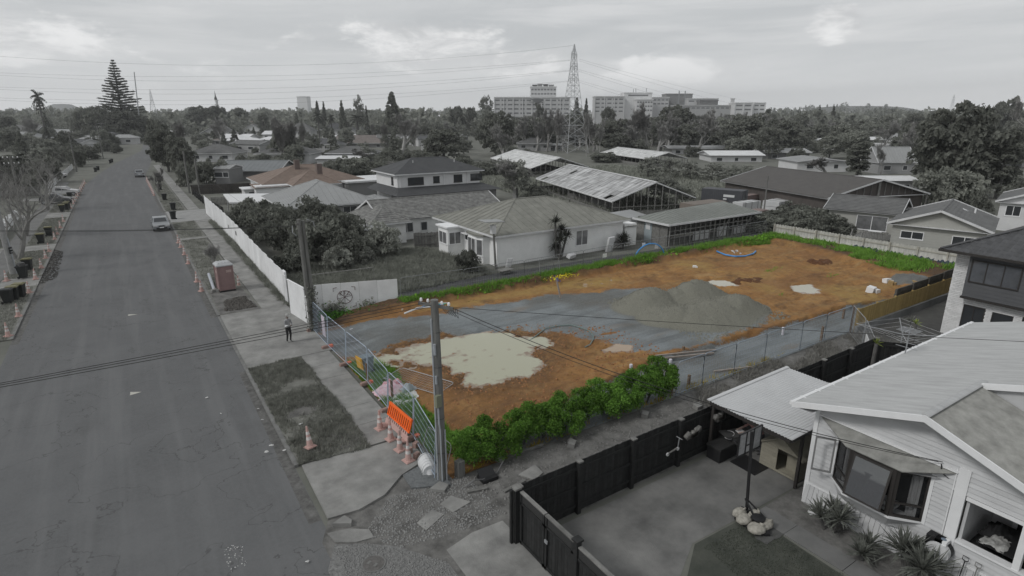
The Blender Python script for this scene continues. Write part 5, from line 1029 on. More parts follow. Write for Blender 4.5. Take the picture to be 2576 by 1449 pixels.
t = thing('white_hoarding', 'narrow white board post at the front fence end', 'hoarding', (8.4,36.3,0)); MB().cbox((8.42,36.35,.98),(.05,1.1,1.95), .06).build('panel', M_hoard, t); MB().cbox((8.4,36.35,1.98),(.1,1.1,.05), .06).build('top_cap', M_white, t)
t = thing('white_hoarding', 'white hoarding with round graffiti at the far plot corner', 'hoarding', (12,38,0)); H0, H1 = Vector((9.1,38.98,0)), Vector((14.75,37.25,0)); d = (H1-H0); L = d.length; d.normalize(); nrm = Vector((d.y,-d.x,0)); an = math.atan2(d.y, d.x); x = 0; k = 0
for w in (.85,1.22,1.22,1.22,1.4):
    c_ = H0+d*(x+w/2); MB().cbox((c_.x,c_.y,1.0),(w-.012,.035,2.12+.03*(k % 2)), an).build('panel', M_hoard, t); x += w; k += 1
M_graf = mat('faded_brown_spray', (.13,.09,.09), .8, .2, 6)
def graf(pts, r=.022):
    q = [H0+d*u+nrm*.024+Vector((0, 0, v)) for u, v in pts]; MB().tube(q, (r, .006) if False else r, 4).build('graffiti_stroke', M_graf, t)
gc = (2.3,1.05); graf([(gc[0]+.5*math.cos(a*.2618), gc[1]+.46*math.sin(a*.2618)) for a in range(25)])
for a in (.2,.9,1.55,2.3): graf([(gc[0]-.48*math.cos(a), gc[1]-.44*math.sin(a)), (gc[0]+.48*math.cos(a), gc[1]+.44*math.sin(a))], .016)
for sx, sz in ((-1,1),(1,1),(-1,-1),(1,-1)): graf([(gc[0]+sx*.72, gc[1]+sz*.45), (gc[0]+sx*.72, gc[1]+sz*.68), (gc[0]+sx*.48, gc[1]+sz*.72)], .02)
for u, st in ((-.3, [(0,0),(0,.3),(.14,.26),(.02,.15),(.16,0)]), (-.06, [(0,0),(.02,.3),(.16,.3)]), (-.04, [(0,.16),(.12,.16)]), (.16, [(0,.3),(.18,.28),(0,.02),(.2,.04)])): graf([(gc[0]+u+x_, gc[1]+.12+z_) for x_, z_ in st], .02)
# goal-like pipe frame in the grass behind the graffiti hoarding
t = thing('goal_frame', 'rusty pipe frame standing in the long grass behind the hoarding', 'frame', (12,43.3,0)); a = P(775,735); c_ = P(880,728); MB().tube([(10.2,43.8,0),(10.2,43.8,1.5),(15.2,43.2,1.55),(15.2,43.2,0)], .035, 7).build('frame', M_wood, t)
# leafy weeds below the graffiti hoarding
def weed_mass(name, pts, label, m, leaf, n, h, sp, seed, cat='weeds'):
    g = np.random.default_rng(seed); C = []
    for x, y, z in pts: C.append(np.stack([x+g.normal(size=n)*sp, y+g.normal(size=n)*sp*.6, z+np.abs(g.normal(size=n))*h], 1))
    V, F = leafquads(np.concatenate(C), leaf, g, .5); o = obj(name, npmesh(name, V, F), m); tag(o, label, cat); o['kind'] = 'stuff'; return o
weed_mass('leafy_weeds', [(9.6,37.3,0),(10.4,37.0,0),(11.3,36.7,0),(12.2,36.5,0),(13.1,36.4,0),(13.9,36.3,0),(14.5,36.2,.1)], 'dark green leafy weeds below the graffiti hoarding', leafmat('weed_leaves_green', (.04,.12,.025), (.14,.30,.06), 2.5, .3), .09, 420, .26, .42, 4)
weed_mass('leafy_weeds', [(9.8,37.9,0),(10.5,37.9,.1),(12.6,37.3,.1)], 'grey thorny weeds against the graffiti hoarding', M_lf_mid, .09, 420, .35, .3, 6)
weed_mass('leafy_weeds', [(15.5,36.3,.3),(17,36.4,.3),(19,36.3,.35),(20.2,36.3,.35),(33.8,36.3,.4),(38,36.2,.4),(41,36.2,.4),(46,36.2,.4),(52.5,36,.5),(54.5,35.8,.5),(56,35.4,.5)], 'clumps of taller green weeds along the far bank', leafmat('weed_leaves_bright', (.08,.21,.02), (.24,.46,.06), 2.5, .3), .1, 260, .22, .5, 5)
# ------------------------------------------------------------------ hedge: separate shrubs
def hedge_crown(seed, r, h, n):
    g = np.random.default_rng(seed); C = []; O = []
    for i in range(24):
        a = g.random()*6.283; q = g.random()**.5; p = np.array([math.cos(a)*r*q*.8, math.sin(a)*r*q*.55, h*(.3+.6*g.random()*(1-.25*q*q))]); k = n//24; p[2] += .12*g.normal(); s = g.normal(size=(k, 3))*np.array([1, 1, 1.25]); s /= np.linalg.norm(s, axis=1, keepdims=True); s[:, 2] = np.where(s[:, 2] < -.3, -s[:, 2], s[:, 2]); C.append(p+s*(.5+.6*g.random(k)[:, None])*r*.27); O.append(s)
    C = np.concatenate(C); O = np.concatenate(O); V, F = leafquads(C, .047, g, .5, .5, O*.3); return npmesh('hedge_crown', V, F)
HC = [hedge_crown(300+i, 1.2, 1.5, 9600) for i in range(3)]
def stems_mesh(seed, h):
    g = np.random.default_rng(seed); mb = MB()
    for i in range(9): a = g.random()*6.28; mb.tube([(.1*math.cos(a),.1*math.sin(a),-.05),(.3*math.cos(a),.25*math.sin(a),h*.35),(.45*math.cos(a+.3),.35*math.sin(a+.3),h*.75)], [.022,.018,.008], 5)
    return mb.mesh('hedge_stems')
HS = stems_mesh(1, 1.5)
hx = [(9.5,17.45,1.5,'first hedge shrub beside the near pole'),(10.7,17.5,1.5,'second hedge shrub from the near pole'),(11.9,17.5,1.62,'third hedge shrub from the near pole'),(12.95,17.55,1.55,'fourth hedge shrub, left of the small gap'),(14.1,17.5,1.55,'fifth hedge shrub, right of the small gap'),(15.3,17.5,1.7,'sixth hedge shrub from the near pole'),(16.5,17.45,1.62,'seventh hedge shrub from the near pole'),(17.7,17.45,1.72,'eighth hedge shrub from the near pole'),(18.9,17.4,2.0,'tallest hedge shrub near the right end'),(20.0,17.3,1.85,'last hedge shrub at the right end by the wire fence')]
for i, (x, y, h, l) in enumerate(hx):
    t = thing('hedge_shrub', 'bright green '+l, 'hedge', (x, y, 0), i*1.9, 'green hedge shrubs'); s = h/1.76
    obj('crown', HC[i % 3], M_lf_hedge, t, False, scale=(1.02, .92, s)); obj('stems', HS, M_bark, t, False, scale=(1, 1, s))
# ------------------------------------------------------------------ boarded fences
def boardfence(name, label, p0, p1, h, m, bw=.15, th=.022, side=1, post=2.4, rails=(.3,1.0,1.7), pm=None, z0=0., jit=.012, gap=.004, capm=None, postw=.1, posth=None, step=False, tops=None):
    a = Vector((p0[0], p0[1], 0)); b_ = Vector((p1[0], p1[1], 0)); d = b_-a; L = d.length; d.normalize(); nrm = Vector((-d.y, d.x, 0))*side; an = math.atan2(d.y, d.x); t = thing(name, label, 'fence', a); pm = pm or m
    n = int(round(L/bw)); w = L/n; proto = {}
    for i in range(n):
        c_ = a+d*(w*(i+.5)); hh = h+R.uniform(-jit, jit)
        off = (.022 if (step and i % 2) else 0)
        me = proto.get('b')
        if me is None: me = proto['b'] = MB().box(-w/2+gap, -th/2, 0, w/2-gap, th/2, 1).mesh('board')
        o = obj('board', me, m, t, True, loc=(c_.x+nrm.x*off, c_.y+nrm.y*off, z0), rz=an, scale=(1, 1, (hh-z0)-(.05 if off else 0)))
    for z in rails:
        c_ = a+d*(L/2)-nrm*(th/2+.03); MB().cbox((c_.x,c_.y,z),(L-.02,.05,.09), an).build('rail', pm, t)
    k = 0.
    while k <= L+.01:
        c_ = a+d*min(max(k, .06), L-.06)-nrm*(th/2+.07+postw/2*.2); ph = posth or h+.02; MB().cbox((c_.x,c_.y,ph/2),(postw,postw,ph), an).build('post', pm, t)
        if capm: MB().cbox((c_.x,c_.y,ph+.025),(postw+.05,postw+.05,.05), an).build('post_cap', capm, t)
        k += post
    return t
M_blkr = mat('black_stained_rails', (.021,.0215,.0215), .65, .3, 6)
boardfence('black_fence', 'tall black boarded fence along the concrete yard', (8.62,12.95), (31.2,13.25), 1.98, M_blkf, .15, .024, 1, 2.5, (.28,1.0,1.72), M_blkr, gap=.006, capm=M_wood, postw=.15)
q = P(2318,869,1.75); boardfence('black_fence', 'far black fence behind the carport and clothesline', (31.25,13.2), (q.x,q.y), 1.8, M_blkf, .15, .024, 1, 2.4, (.28,1.6), M_blkr)
# gate and front fence of the yard
t = thing('black_gate', 'double black boarded gate with pale top rail at the yard front', 'gate', (8.68,11.4,0)); proto = None
for y0, y1 in ((12.7,11.44),(11.40,10.1)):
    n = 9; w = (y0-y1)/n
    for i in range(n): MB().box(8.66,y1+w*i+.004,.06,8.69,y1+w*(i+1)-.004,1.55).build('board', M_blkf, t)
    MB().box(8.63,y1,1.55,8.655,y0,1.9).build('lattice_panel', mat('dark_lattice', (.035,.035,.035), .7, .3, 30), t)
    MB().box(8.60,y1,1.52,8.66,y0,1.6).build('rail', M_blkr, t); MB().box(8.60,y1,.1,8.66,y0,.19).build('rail', M_blkr, t); MB().box(8.60,y0-.09,.06,8.655,y0,1.9).build('stile', M_blkr, t); MB().box(8.60,y1,.06,8.655,y1+.09,1.9).build('stile', M_blkr, t)
    MB().box(8.6,y1,1.905,8.72,y0,1.95).build('top_rail', M_wood, t)
MB().cbox((8.58,11.3,1.1),(.04,.14,.1)).build('latch', M_galv, t)
t = thing('timber_post', 'black capped gate post right of the double gate', 'post', (8.66,10.0,0)); MB().cbox((8.66,10.0,1.0),(.16,.16,2.05)).build('shaft', M_blkr, t); MB().cbox((8.66,10.0,2.05),(.24,.24,.06)).build('cap', M_blkr, t)
t = thing('timber_post', 'black fence corner post left of the double gate', 'post', (8.6,12.84,0)); MB().cbox((8.56,12.83,1.0),(.14,.12,2.0)).cbox((8.42,12.9,.98),(.08,.1,1.96)).build('shaft', M_blkr, t); MB().cbox((8.56,12.83,2.03),(.24,.24,.06)).build('cap', M_wood, t)
t = thing('black_fence', 'black front fence with lattice top running off the bottom', 'fence', (8.66,8,0))
for i in range(30): MB().box(8.66,5.4+.15*i+.004,.05,8.69,5.4+.15*(i+1)-.004,1.5).build('board', M_blkf, t)
MB().box(8.63,5.4,1.5,8.655,9.9,1.85).build('lattice_panel', MATS['dark_lattice'], t); MB().box(8.6,5.4,1.86,8.72,9.9,1.9).build('top_rail', M_wood, t); MB().box(8.6,5.4,1.47,8.66,9.9,1.55).build('rail', M_blkr, t)
# pale paling fence at the back, pine fence on its footing, old sleepers behind it
M_pal = mat('pale_palings', (.42,.415,.385), .85, .13, 2.5, .2, 25, rnd=.12)
boardfence('paling_fence', 'pale weathered paling fence across the back of the plot', (58.75,37.1), (59.3,17.6), 1.68, M_pal, .15, .02, 1, 2.35, (.5,1.35), mat('paling_post', (.36,.345,.30), .85, .15, 4), jit=.02, step=True, postw=.12, posth=1.66)
t = boardfence('pine_fence', 'new yellowish pine fence on a concrete footing beside the brick house', (36.6,16.75), (58.6,16.85), 1.58, M_pine, .15, .022, -1, 2.4, (.7,1.4), M_pine, z0=.45)
n = 9
for i in range(n): MB().box(36.4+2.46*i+.01,16.6,-.1,36.4+2.46*(i+1)-.01,16.76,.5).build('footing_block', mat('footing_concrete', (.20,.205,.205), .9, .2, 1, .3, 30), t)
t = thing('sleeper_fence', 'dark old sleeper wall rising behind the new pine fence', 'fence', (42,17.2,0))
for i in range(7): x = 42+2.35*i; MB().box(x,17.15,.2,x+2.33,17.23,1.55+.06*i).box(x,17.13,1.57+.06*i,x+2.33,17.21,1.86+.06*i).build('sleeper', mat('dark_sleepers', (.085,.08,.072), .95, .4, 3, .4, 15, rnd=.25), t); MB().box(x-.06,17.05,.0,x+.06,17.15,1.9+.06*i).build('post', MATS['dark_sleepers'], t)
# ------------------------------------------------------------------ near weatherboard house
M_wb = mat('grey_white_weatherboard', (.50,.505,.51), .6, .07, 1.5, rnd=.06); M_trim = mat('white_trim', (.70,.705,.71), .5, .05, 2)
M_iron = mat('grey_roof_iron', (.37,.375,.375), .55, .16, 2.5, spec=.35, det=7, stretch=(2.2,.12,1)); M_iron2 = mat('pale_new_iron', (.50,.505,.51), .5, .06, 1.2, spec=.4)
M_moss = mat('lichened_roof_iron', (.25,.25,.235), .8, .28, 2.5, .2, 20)
M_fr = mat('dark_window_frames', (.035,.032,.030), .5)
def corrug(a, b_, c_, d, pitch=.09, amp=.012, th=0.):
    """corrugated sheet: a-b along the eave, d-c along the ridge; ribs run from eave to ridge"""
    a, b_, c_, d = map(Vector, (a, b_, c_, d)); n = max(2, int((b_-a).length/pitch*2)); nn = (b_-a).cross(d-a).normalized()
    if nn.z < 0: nn = -nn
    mb = MB()
    for i in range(n+1):
        t = i/n; o_ = nn*(amp if i % 2 else -amp); mb.v += [tuple(a.lerp(b_, t)+o_), tuple(d.lerp(c_, t)+o_)]
    mb.f += [(2*i, 2*i+2, 2*i+3, 2*i+1) for i in range(n)]; return mb
house = thing('weatherboard_house', 'pale weatherboard bungalow with bay window at the bottom right', 'house', (18.3,9.1,0))
XW, YW = 18.3, 9.1; EZ = 3.72; SL = .322; EY = 9.65; RY = 5.87; RZ = EZ+SL*(EY-RY); MRY = 2.0; MRZ = EZ+SL*(EY-MRY); XF = 17.7; XM = 21.1; XE = 32.2
def roofz(y): return EZ+SL*(EY-y) if y > RY else RZ-.36*(RY-y)
# walls behind the boards, darker grey painting shadow into the lap gaps
core = MB(); core.box(XW+.03,-6,.02,XW+.06,5.55,1.33).box(XW+.03,5.0,1.33,XW+.06,5.55,3.5).box(XW+.03,5.5,.02,XW+.06,8.3,1.3).box(XW+.03,8.3,.02,XW+.06,YW-.03,3.55).box(XW+.03,YW-.06,.02,XE-.4,YW-.03,3.5).box(XW+.03,-2,2.8,XW+.06,8.4,3.3); core.build('wall_lining', M_steel, house)
bh = .15; z = .72
proto_b = MB(); proto_b.v += [(0,0,0),(0,1,0),(0,1,1),(0,0,1),(.03,0,0),(.03,1,0),(.03,1,1),(.03,0,1)]; 
def wboard(y0, y1, z0, x=XW):            # lapped board facing the street
    b = MB(); b.v += [(x-.034,y0,z0),(x-.034,y1,z0),(x-.004,y1,z0+bh-.012),(x-.004,y0,z0+bh-.012),(x+.03,y0,z0),(x+.03,y1,z0),(x+.03,y1,z0+bh-.012),(x+.03,y0,z0+bh-.012)]; b.f += [(0,3,2,1),(4,5,6,7),(0,1,5,4),(3,7,6,2),(0,4,7,3),(1,2,6,5)]; b.build('weatherboard', M_wb, house)
zz = .72; HOOD = 3.12
while zz < 4.7:
    yl = min(YW, EY-(zz+.12-EZ+.12)/SL) if zz+.1 > EZ-.15 else YW
    yr = -6. if zz < 3.3 else RY-(RZ-zz-.25)/.36
    if zz > 3.45:
        if yl > yr+.1: wboard(yr, yl-.12 if zz > 3.5 else yl-.06, zz)
    else:
        wboard(8.28, YW-.06, zz) if zz < 3.0 else None
        if zz < 1.25: wboard(-6, 5.58, zz); 
        elif zz < 2.72: wboard(5.02, 5.58, zz)
        elif zz < 3.0: wboard(-6, 5.58, zz)
        else: wboard(-6, YW-.06, zz)
        if zz < 1.2: wboard(5.58, 8.28, zz)
    zz += bh
zz = .72
while zz < 3.5:                          # side wall
    b = MB(); b.v += [(XW+.05,YW+.022,zz),(XE-.4,YW+.022,zz),(XE-.4,YW+.004,zz+bh+.01),(XW+.05,YW+.004,zz+bh+.01),(XW+.05,YW-.03,zz),(XE-.4,YW-.03,zz),(XE-.4,YW-.03,zz+bh+.01),(XW+.05,YW-.03,zz+bh+.01)]; b.f += [(0,1,2,3),(7,6,5,4),(0,4,5,1),(3,2,6,7),(0,3,7,4),(1,5,6,2)]; b.build('weatherboard', M_wb, house); zz += bh
# skirting boards flaring out to the ground
for i in range(72): y0 = YW-.02-.155*i; b = MB(); b.v += [(XW-.20,y0-.145,.0),(XW-.20,y0,.0),(XW-.03,y0,.74),(XW-.03,y0-.145,.74),(XW-.1,y0-.145,0),(XW-.1,y0,0),(XW+.02,y0,.74),(XW+.02,y0-.145,.74)]; b.f += [(0,3,2,1),(4,5,6,7),(0,1,5,4),(3,7,6,2),(0,4,7,3),(1,2,6,5)]; b.build('base_board', M_wb, house)
MB().box(XW-.06,-6,.70,XW+.01,YW,.75).build('water_table', M_trim, house)
MB().box(XW-.05,YW-.09,.05,XW+.02,YW+.05,3.55).build('corner_board', M_trim, house)
MB().box(XW-.06,4.72,.05,XW+.02,5.0,3.6).build('corner_board', M_trim, house); MB().box(XW-.035,5.03,.7,XW+.0,5.06,3.5).build('downpipe', M_trim, house)
# porch
MB().box(XW-.09,-6,1.30,XW+.16,4.71,1.37).build('porch_sill', M_trim, house); MB().box(XW-.03,-6,2.68,XW+.1,4.7,2.8).build('porch_lintel', M_trim, house)
for y in (3.25,1.2): MB().box(XW-.07,y,1.37,XW+.12,y+.16,2.8).build('porch_post', M_trim, house)
MB().box(XW+.1,-6,.9,20.8,4.68,.95).build('porch_floor', mat('dark_boards', (.03,.03,.031), .7, .3, 4), house); MB().box(20.8,-6,.9,20.9,4.68,2.9).build('porch_back_wall', M_wb, house); MB().box(XW+.1,4.62,.9,20.8,4.7,2.9).build('porch_side_wall', M_wb, house); MB().box(XW+.1,-6,2.85,20.85,4.62,2.9).build('porch_ceiling', M_wb, house)
MB().box(20.75,2.6,.95,20.8,4.0,2.7).build('porch_door', M_dark, house); MB().box(20.73,4.0,.95,20.8,4.12,2.75).build('door_jamb', M_trim, house)
t = thing('porch_table', 'dark table on the porch behind the white sill', 'table', (19.4,3.6,.95)); MB().box(-.75,-.9,.42,.75,.75,.47).build('top', M_dark, t, world=False)
for sx in (-.65,.65):
    for sy in (-.8,.65): MB().box(sx-.04,sy-.04,0,sx+.04,sy+.04,.42).build('leg', M_dark, t, world=False)
crumple('clothes_pile', (19.0,4.0,1.40), .38, .3, .28, mat('pale_clothes', (.32,.32,.31), .9, .5, 7), 'heap of pale clothes on the porch table', 'clothes', 30); crumple('clothes_pile', (19.5,4.15,1.40), .45, .3, .35, mat('black_cloth', (.015,.015,.016), .9), 'heap of black cloth on the porch table', 'clothes', 33)
# bay window
bay = [(XW,8.28),(17.75,7.6),(17.75,6.28),(XW,5.58)]; SZ, HZ = 1.38, 2.98
w = MB(); 
w.prism([(XW+.02,8.34),(17.69,7.64),(17.69,6.24),(XW+.02,5.52)], SZ-.07, SZ).build('bay_sill', M_trim, house)
b = MB(); lo = [(XW,8.05),(18.05,7.5),(18.05,6.4),(XW,5.8)]; n0 = len(b.v); b.v += [(p[0],p[1],.86) for p in lo]+[(p[0],p[1],SZ-.07) for p in bay]; b.f += [(0,1,5,4),(1,2,6,5),(2,3,7,6),(3,2,1,0)]; b.build('bay_apron', M_wb, house)
def pane(p0, p1, z0, z1, fr=.07, m=M_fr, gm=M_glass, parent=house, nm='bay_window', out=0., bars=(), th=.06, mull=(), glass=True):
    a = Vector((p0[0],p0[1],0)); c_ = Vector((p1[0],p1[1],0)); d = c_-a; L = d.length; d.normalize(); an = math.atan2(d.y, d.x); nn = Vector((d.y,-d.x,0))*out
    def bx(s0, s1, k0, k1, t_=th): q = a+d*((s0+s1)/2)+nn; return ((q.x,q.y,(k0+k1)/2),(s1-s0,t_,k1-k0),an)
    f = MB(); f.cbox(*bx(0,L,z0,z0+fr)); f.cbox(*bx(0,L,z1-fr,z1)); f.cbox(*bx(0,fr,z0+fr,z1-fr)); f.cbox(*bx(L-fr,L,z0+fr,z1-fr))
    for s in mull: f.cbox(*bx(L*s-fr*.35,L*s+fr*.35,z0+fr,z1-fr))
    for s in bars: k = z0+(z1-z0)*s; f.cbox(*bx(fr,L-fr,k-fr*.3,k+fr*.3))
    o = f.build(nm, m, parent)
    if not glass: return o
    g = MB(); q = a+d*(L/2)+nn; g.cbox((q.x,q.y,(z0+z1)/2),(L-fr*1.5,.012,z1-z0-fr*1.5), an); g.build('glass_pane', gm, o); return o
M_clear = mat('dark_clear_glass', (.02,.021,.023), .02, spec=.9, alpha=.3); M_bayg = mat('bay_glass', (.03,.032,.035), .02, spec=1., alpha=.35)
pane(bay[0], bay[1], SZ, HZ, .08, gm=M_bayg, bars=(.3,)); pane(bay[2], bay[3], SZ, HZ, .09, gm=M_clear, bars=(.3,))
f = MB()
for y in (7.6-.05,6.28+.05): f.cbox((17.75,y,(SZ+HZ)/2),(.1,.13,HZ-SZ))
f.cbox((17.75,6.94,SZ+.04),(.09,1.2,.08)); f.cbox((17.75,6.94,HZ-.04),(.09,1.2,.08)); fo = f.build('bay_window', M_fr, house)
# tilted open sash in the middle light, casement held open on the left
s = MB(); th_ = rad(14); c0 = Vector((17.70,6.94,HZ-.08)); hs_ = 1.36
def sash(y0, y1, k0, k1): 
    q = [(c0.x-math.sin(th_)*k0, y0, c0.z-math.cos(th_)*k0), (c0.x-math.sin(th_)*k0, y1, c0.z-math.cos(th_)*k0), (c0.x-math.sin(th_)*k1, y1, c0.z-math.cos(th_)*k1), (c0.x-math.sin(th_)*k1, y0, c0.z-math.cos(th_)*k1)]; return q
for a_ in ((6.38,6.44,0,hs_),(7.44,7.5,0,hs_),(6.44,7.44,0,.06),(6.44,7.44,hs_-.06,hs_)): s.slab(sash(*a_), .035)
so = s.build('open_sash', M_fr, house); MB().slab(sash(6.44,7.44,.06,hs_-.06), .01).build('sash_glass', mat('sky_reflecting_glass', (.34,.35,.37), .03, spec=1.0, metal=.75), so)
ca_ = Vector((18.25,8.3,0)); cb_ = Vector((17.75,8.95,0)); pane((17.72,8.75), (18.05,8.25), SZ+.25, HZ-.1, .05, m=mat('grey_sash', (.2,.2,.2), .6), gm=M_glass2, nm='casement', glass=False)
MB().box(18.5,5.4,SZ-.3,18.56,8.5,HZ+.1).box(18.56,5.3,.9,20.0,8.6,.95).build('room_lining', M_dark, house); [MB().cbox((18.22+.03*(k % 2),5.8+.07*k,2.15),(.04,.075,1.5), .6).build('curtain', M_offw, house) for k in range(4)]; [MB().cbox((18.36,7.75+.08*k,2.15),(.04,.085,1.5), -.5).build('curtain', M_offw, house) for k in range(4)]; MB().cbox((18.2,7.0,SZ+.16),(.35,1.5,.12)).build('window_seat', M_offw, house)  # near-black sheets paint the unlit room behind the glass
MB().box(XW-.045,5.5,SZ-.05,XW-.005,5.60,HZ+.05).box(XW-.045,8.27,SZ-.05,XW-.005,8.37,HZ+.05).build('bay_trim', M_trim, house)
# window hood
hd = MB(); hd.slab([(XW-.01,9.0,3.36),(17.62,7.75,3.04),(17.62,6.12,3.04),(XW-.01,5.0,3.36)], .04); hd.build('window_hood', M_moss, house); MB().bar((XW-.03,9.0,3.4),(XW-.03,5.0,3.4), .1, .05).build('hood_flashing', M_trim, house)
hb = MB(); hb.poly([(17.66,7.72,3.0),(17.66,6.15,3.0),(XW-.02,5.3,3.0),(XW-.02,8.7,3.0)]); hb.build('hood_soffit', M_wb, house)
# roof: left plane (front wing and main), right plane of the front wing, main gable
def P3(x, y): return (x, y, roofz(y))
corrug((XF,EY,EZ), (XM+.2,EY,EZ), (XM+.2,RY,RZ), (XF,RY,RZ)).build('roof_sheet', M_iron, house)
corrug((XM+.2,EY,EZ), (XE,EY,EZ), (XE,MRY,MRZ), (XM+.2,MRY,MRZ)).build('roof_sheet', M_iron, house)
corrug((XF,-1.5,RZ-.36*(RY+1.5)), (XM+.3,-1.5,RZ-.36*(RY+1.5)), (XM+.3,RY,RZ), (XF,RY,RZ)).build('roof_sheet', M_moss, house)
MB().tube([(XF-.02,RY,RZ+.03),(XM+.6,RY,RZ+.03)], (.11,.035), 8).build('ridge_cap', M_iron, house)
MB().slab([(XM+.25,MRY-3,MRZ-1.2),(XM+.25,MRY,MRZ),(XE,MRY,MRZ),(XE,MRY-3,MRZ-1.2)], .03).build('roof_sheet', M_iron, house)
gw = MB(); gw.poly([(XM+.35,EY-1,roofz(EY-1)-.1),(XM+.35,MRY,MRZ-.15),(XM+.35,MRY-4,MRZ-1.7),(XM+.35,-3,2.6),(XM+.35,9,2.6)]); gw.build('main_gable_wall', M_wb, house)
def barge(a, b_, w=.2): 
    q = MB(); a, b_ = Vector(a), Vector(b_); n0 = 0; q.v += [tuple(a+Vector((-.03,0,.03))), tuple(b_+Vector((-.03,0,.03))), tuple(b_+Vector((-.03,0,.03-w))), tuple(a+Vector((-.03,0,.03-w))), tuple(a+Vector((.03,0,.03))), tuple(b_+Vector((.03,0,.03))), tuple(b_+Vector((.03,0,.03-w))), tuple(a+Vector((.03,0,.03-w)))]
    q.f += [(0,1,2,3),(7,6,5,4),(0,4,5,1),(1,5,6,2),(2,6,7,3),(3,7,4,0)]; return q
barge((XF-.03,EY+.02,EZ), (XF-.03,RY,RZ)).build('barge_board', M_trim, house); barge((XF-.03,RY,RZ), (XF-.03,-1.5,RZ-.36*(RY+1.5))).build('barge_board', M_trim, house); barge((XM+.2,RY-.05,roofz(RY)+.05), (XM+.2,MRY,MRZ+.03)).build('barge_board', M_trim, house); barge((XM+.2,MRY,MRZ+.03), (XM+.2,MRY-3,MRZ-1.2)).build('barge_board', M_trim, house)
so_ = MB(); so_.quad((XF,EY,EZ-.12),(XW,EY,EZ-.12),(XW,RY,RZ-.12),(XF,RY,RZ-.12)); so_.quad((XF,RY,RZ-.12),(XW,RY,RZ-.12),(XW,-1.5,RZ-.36*(RY+1.5)-.12),(XF,-1.5,RZ-.36*(RY+1.5)-.12)); so_.quad((XF,EY,EZ-.12),(XE,EY,EZ-.12),(XE,YW-.1,EZ-.12),(XF,YW-.1,EZ-.12)); so_.build('soffit', M_wb, house)
gt = MB(); gt.bar((XF-.05,EY+.06,EZ-.04),(XE+.05,EY+.06,EZ-.04), .11, .1); go = gt.build('gutter', M_trim, house)
k = XF+.6
while k < XE: MB().cbox((k,EY+.02,EZ+.025),(.035,.2,.02)).build('gutter_bracket', M_white, go); k += .9
# service wire fitting
MB().tube([(18.15,5.4,3.5),(18.25,5.4,3.2),(18.27,5.2,3.1)], .015, 5).build('cable_loop', M_wire, house)
# hose reel on the porch corner
t = thing('hose_reel', 'white round hose reel with dark housing on the porch corner', 'hose reel', (18.05,4.95,.95)); MB().tube([(-.2,0,0),(.02,0,0)], .3, 24).build('cover', M_offw, t, world=False); MB().tube([(-.02,0,0),(.16,0,0)], .31, 24).build('drum', M_black, t, world=False); MB().cbox((.0,.14,.24),(.3,.4,.3)).build('housing', M_black, t, world=False); MB().cbox((-.02,-.02,.33),(.26,.3,.12)).build('top_cover', M_white, t, world=False); MB().cbox((-.204,.02,.02),(.006,.18,.035)).build('badge', mat('dark_print', (.06,.06,.065), .6), t, world=False); MB().lathe([(.07,0),(.07,.006)], (-.02,-.05,.392), 14).build('blue_badge', mat('grey_blue_badge', (.16,.2,.25), .5), t, world=False)
for k, (y, l) in enumerate(((4.35,'dark handled spade leaning on the porch wall'),(4.05,'grey handled spade leaning on the porch wall'))):
    t = thing('garden_spade', l, 'spade', (17.95,y,0)); m_ = M_black if k == 0 else M_wood; MB().tube([(0,0,.2),(.2,0,.95)], .016, 6).build('shaft', m_, t, world=False); MB().tube([(.2,0,.93),(.2,-.07,.97),(.22,-.07,1.07),(.22,.07,1.07),(.2,.07,.97),(.2,0,.93)], .014, 6).build('handle', m_, t, world=False); MB().cbox((-.03,0,.12),(.02,.2,.28), ry=.25).build('blade', M_steel, t, world=False)
yucca((17.5,7.75,0), .95, 'yucca under the left end of the bay window', 3, 2); yucca((17.1,6.45,0), .75, 'smaller yucca below the bay window centre', 2, 3); yucca((17.35,5.2,0), 1.15, 'largest yucca before the hose reel', 4, 4); yucca((17.6,3.3,0), .7, 'yucca tips at the bottom right corner', 2, 5)
tag(MB().lathe([(.1,0),(.16,.06),(.15,.16),(.05,.2)], (17.75,8.45,0), 12).build('garden_stone', M_offw), 'pale round stone left of the yucca under the bay', 'stone')
# aerial on the roof edge
t = thing('tv_aerial', 'television aerial on a thin mast over the gutter', 'aerial', (25.4,10.0,3.0)); MB().tube([(0,-.4,0),(0,-.4,1.9)], .025, 6).build('mast', M_galv, t, world=False); MB().cbox((-.05,-.4,1.75),(.7,.04,.04)).build('boom', M_galv, t, world=False)
for k in range(6): MB().tube([(-.35+.12*k,-.75,1.75-.0*k),(-.35+.12*k,-.05,1.75)], .012, 5).build('element', M_galv, t, world=False)
for k in range(3): MB().tube([(0,-.8,1.0+.2*k),(0,.0,1.0+.2*k)], .012, 5).build('element', M_galv, t, world=False)
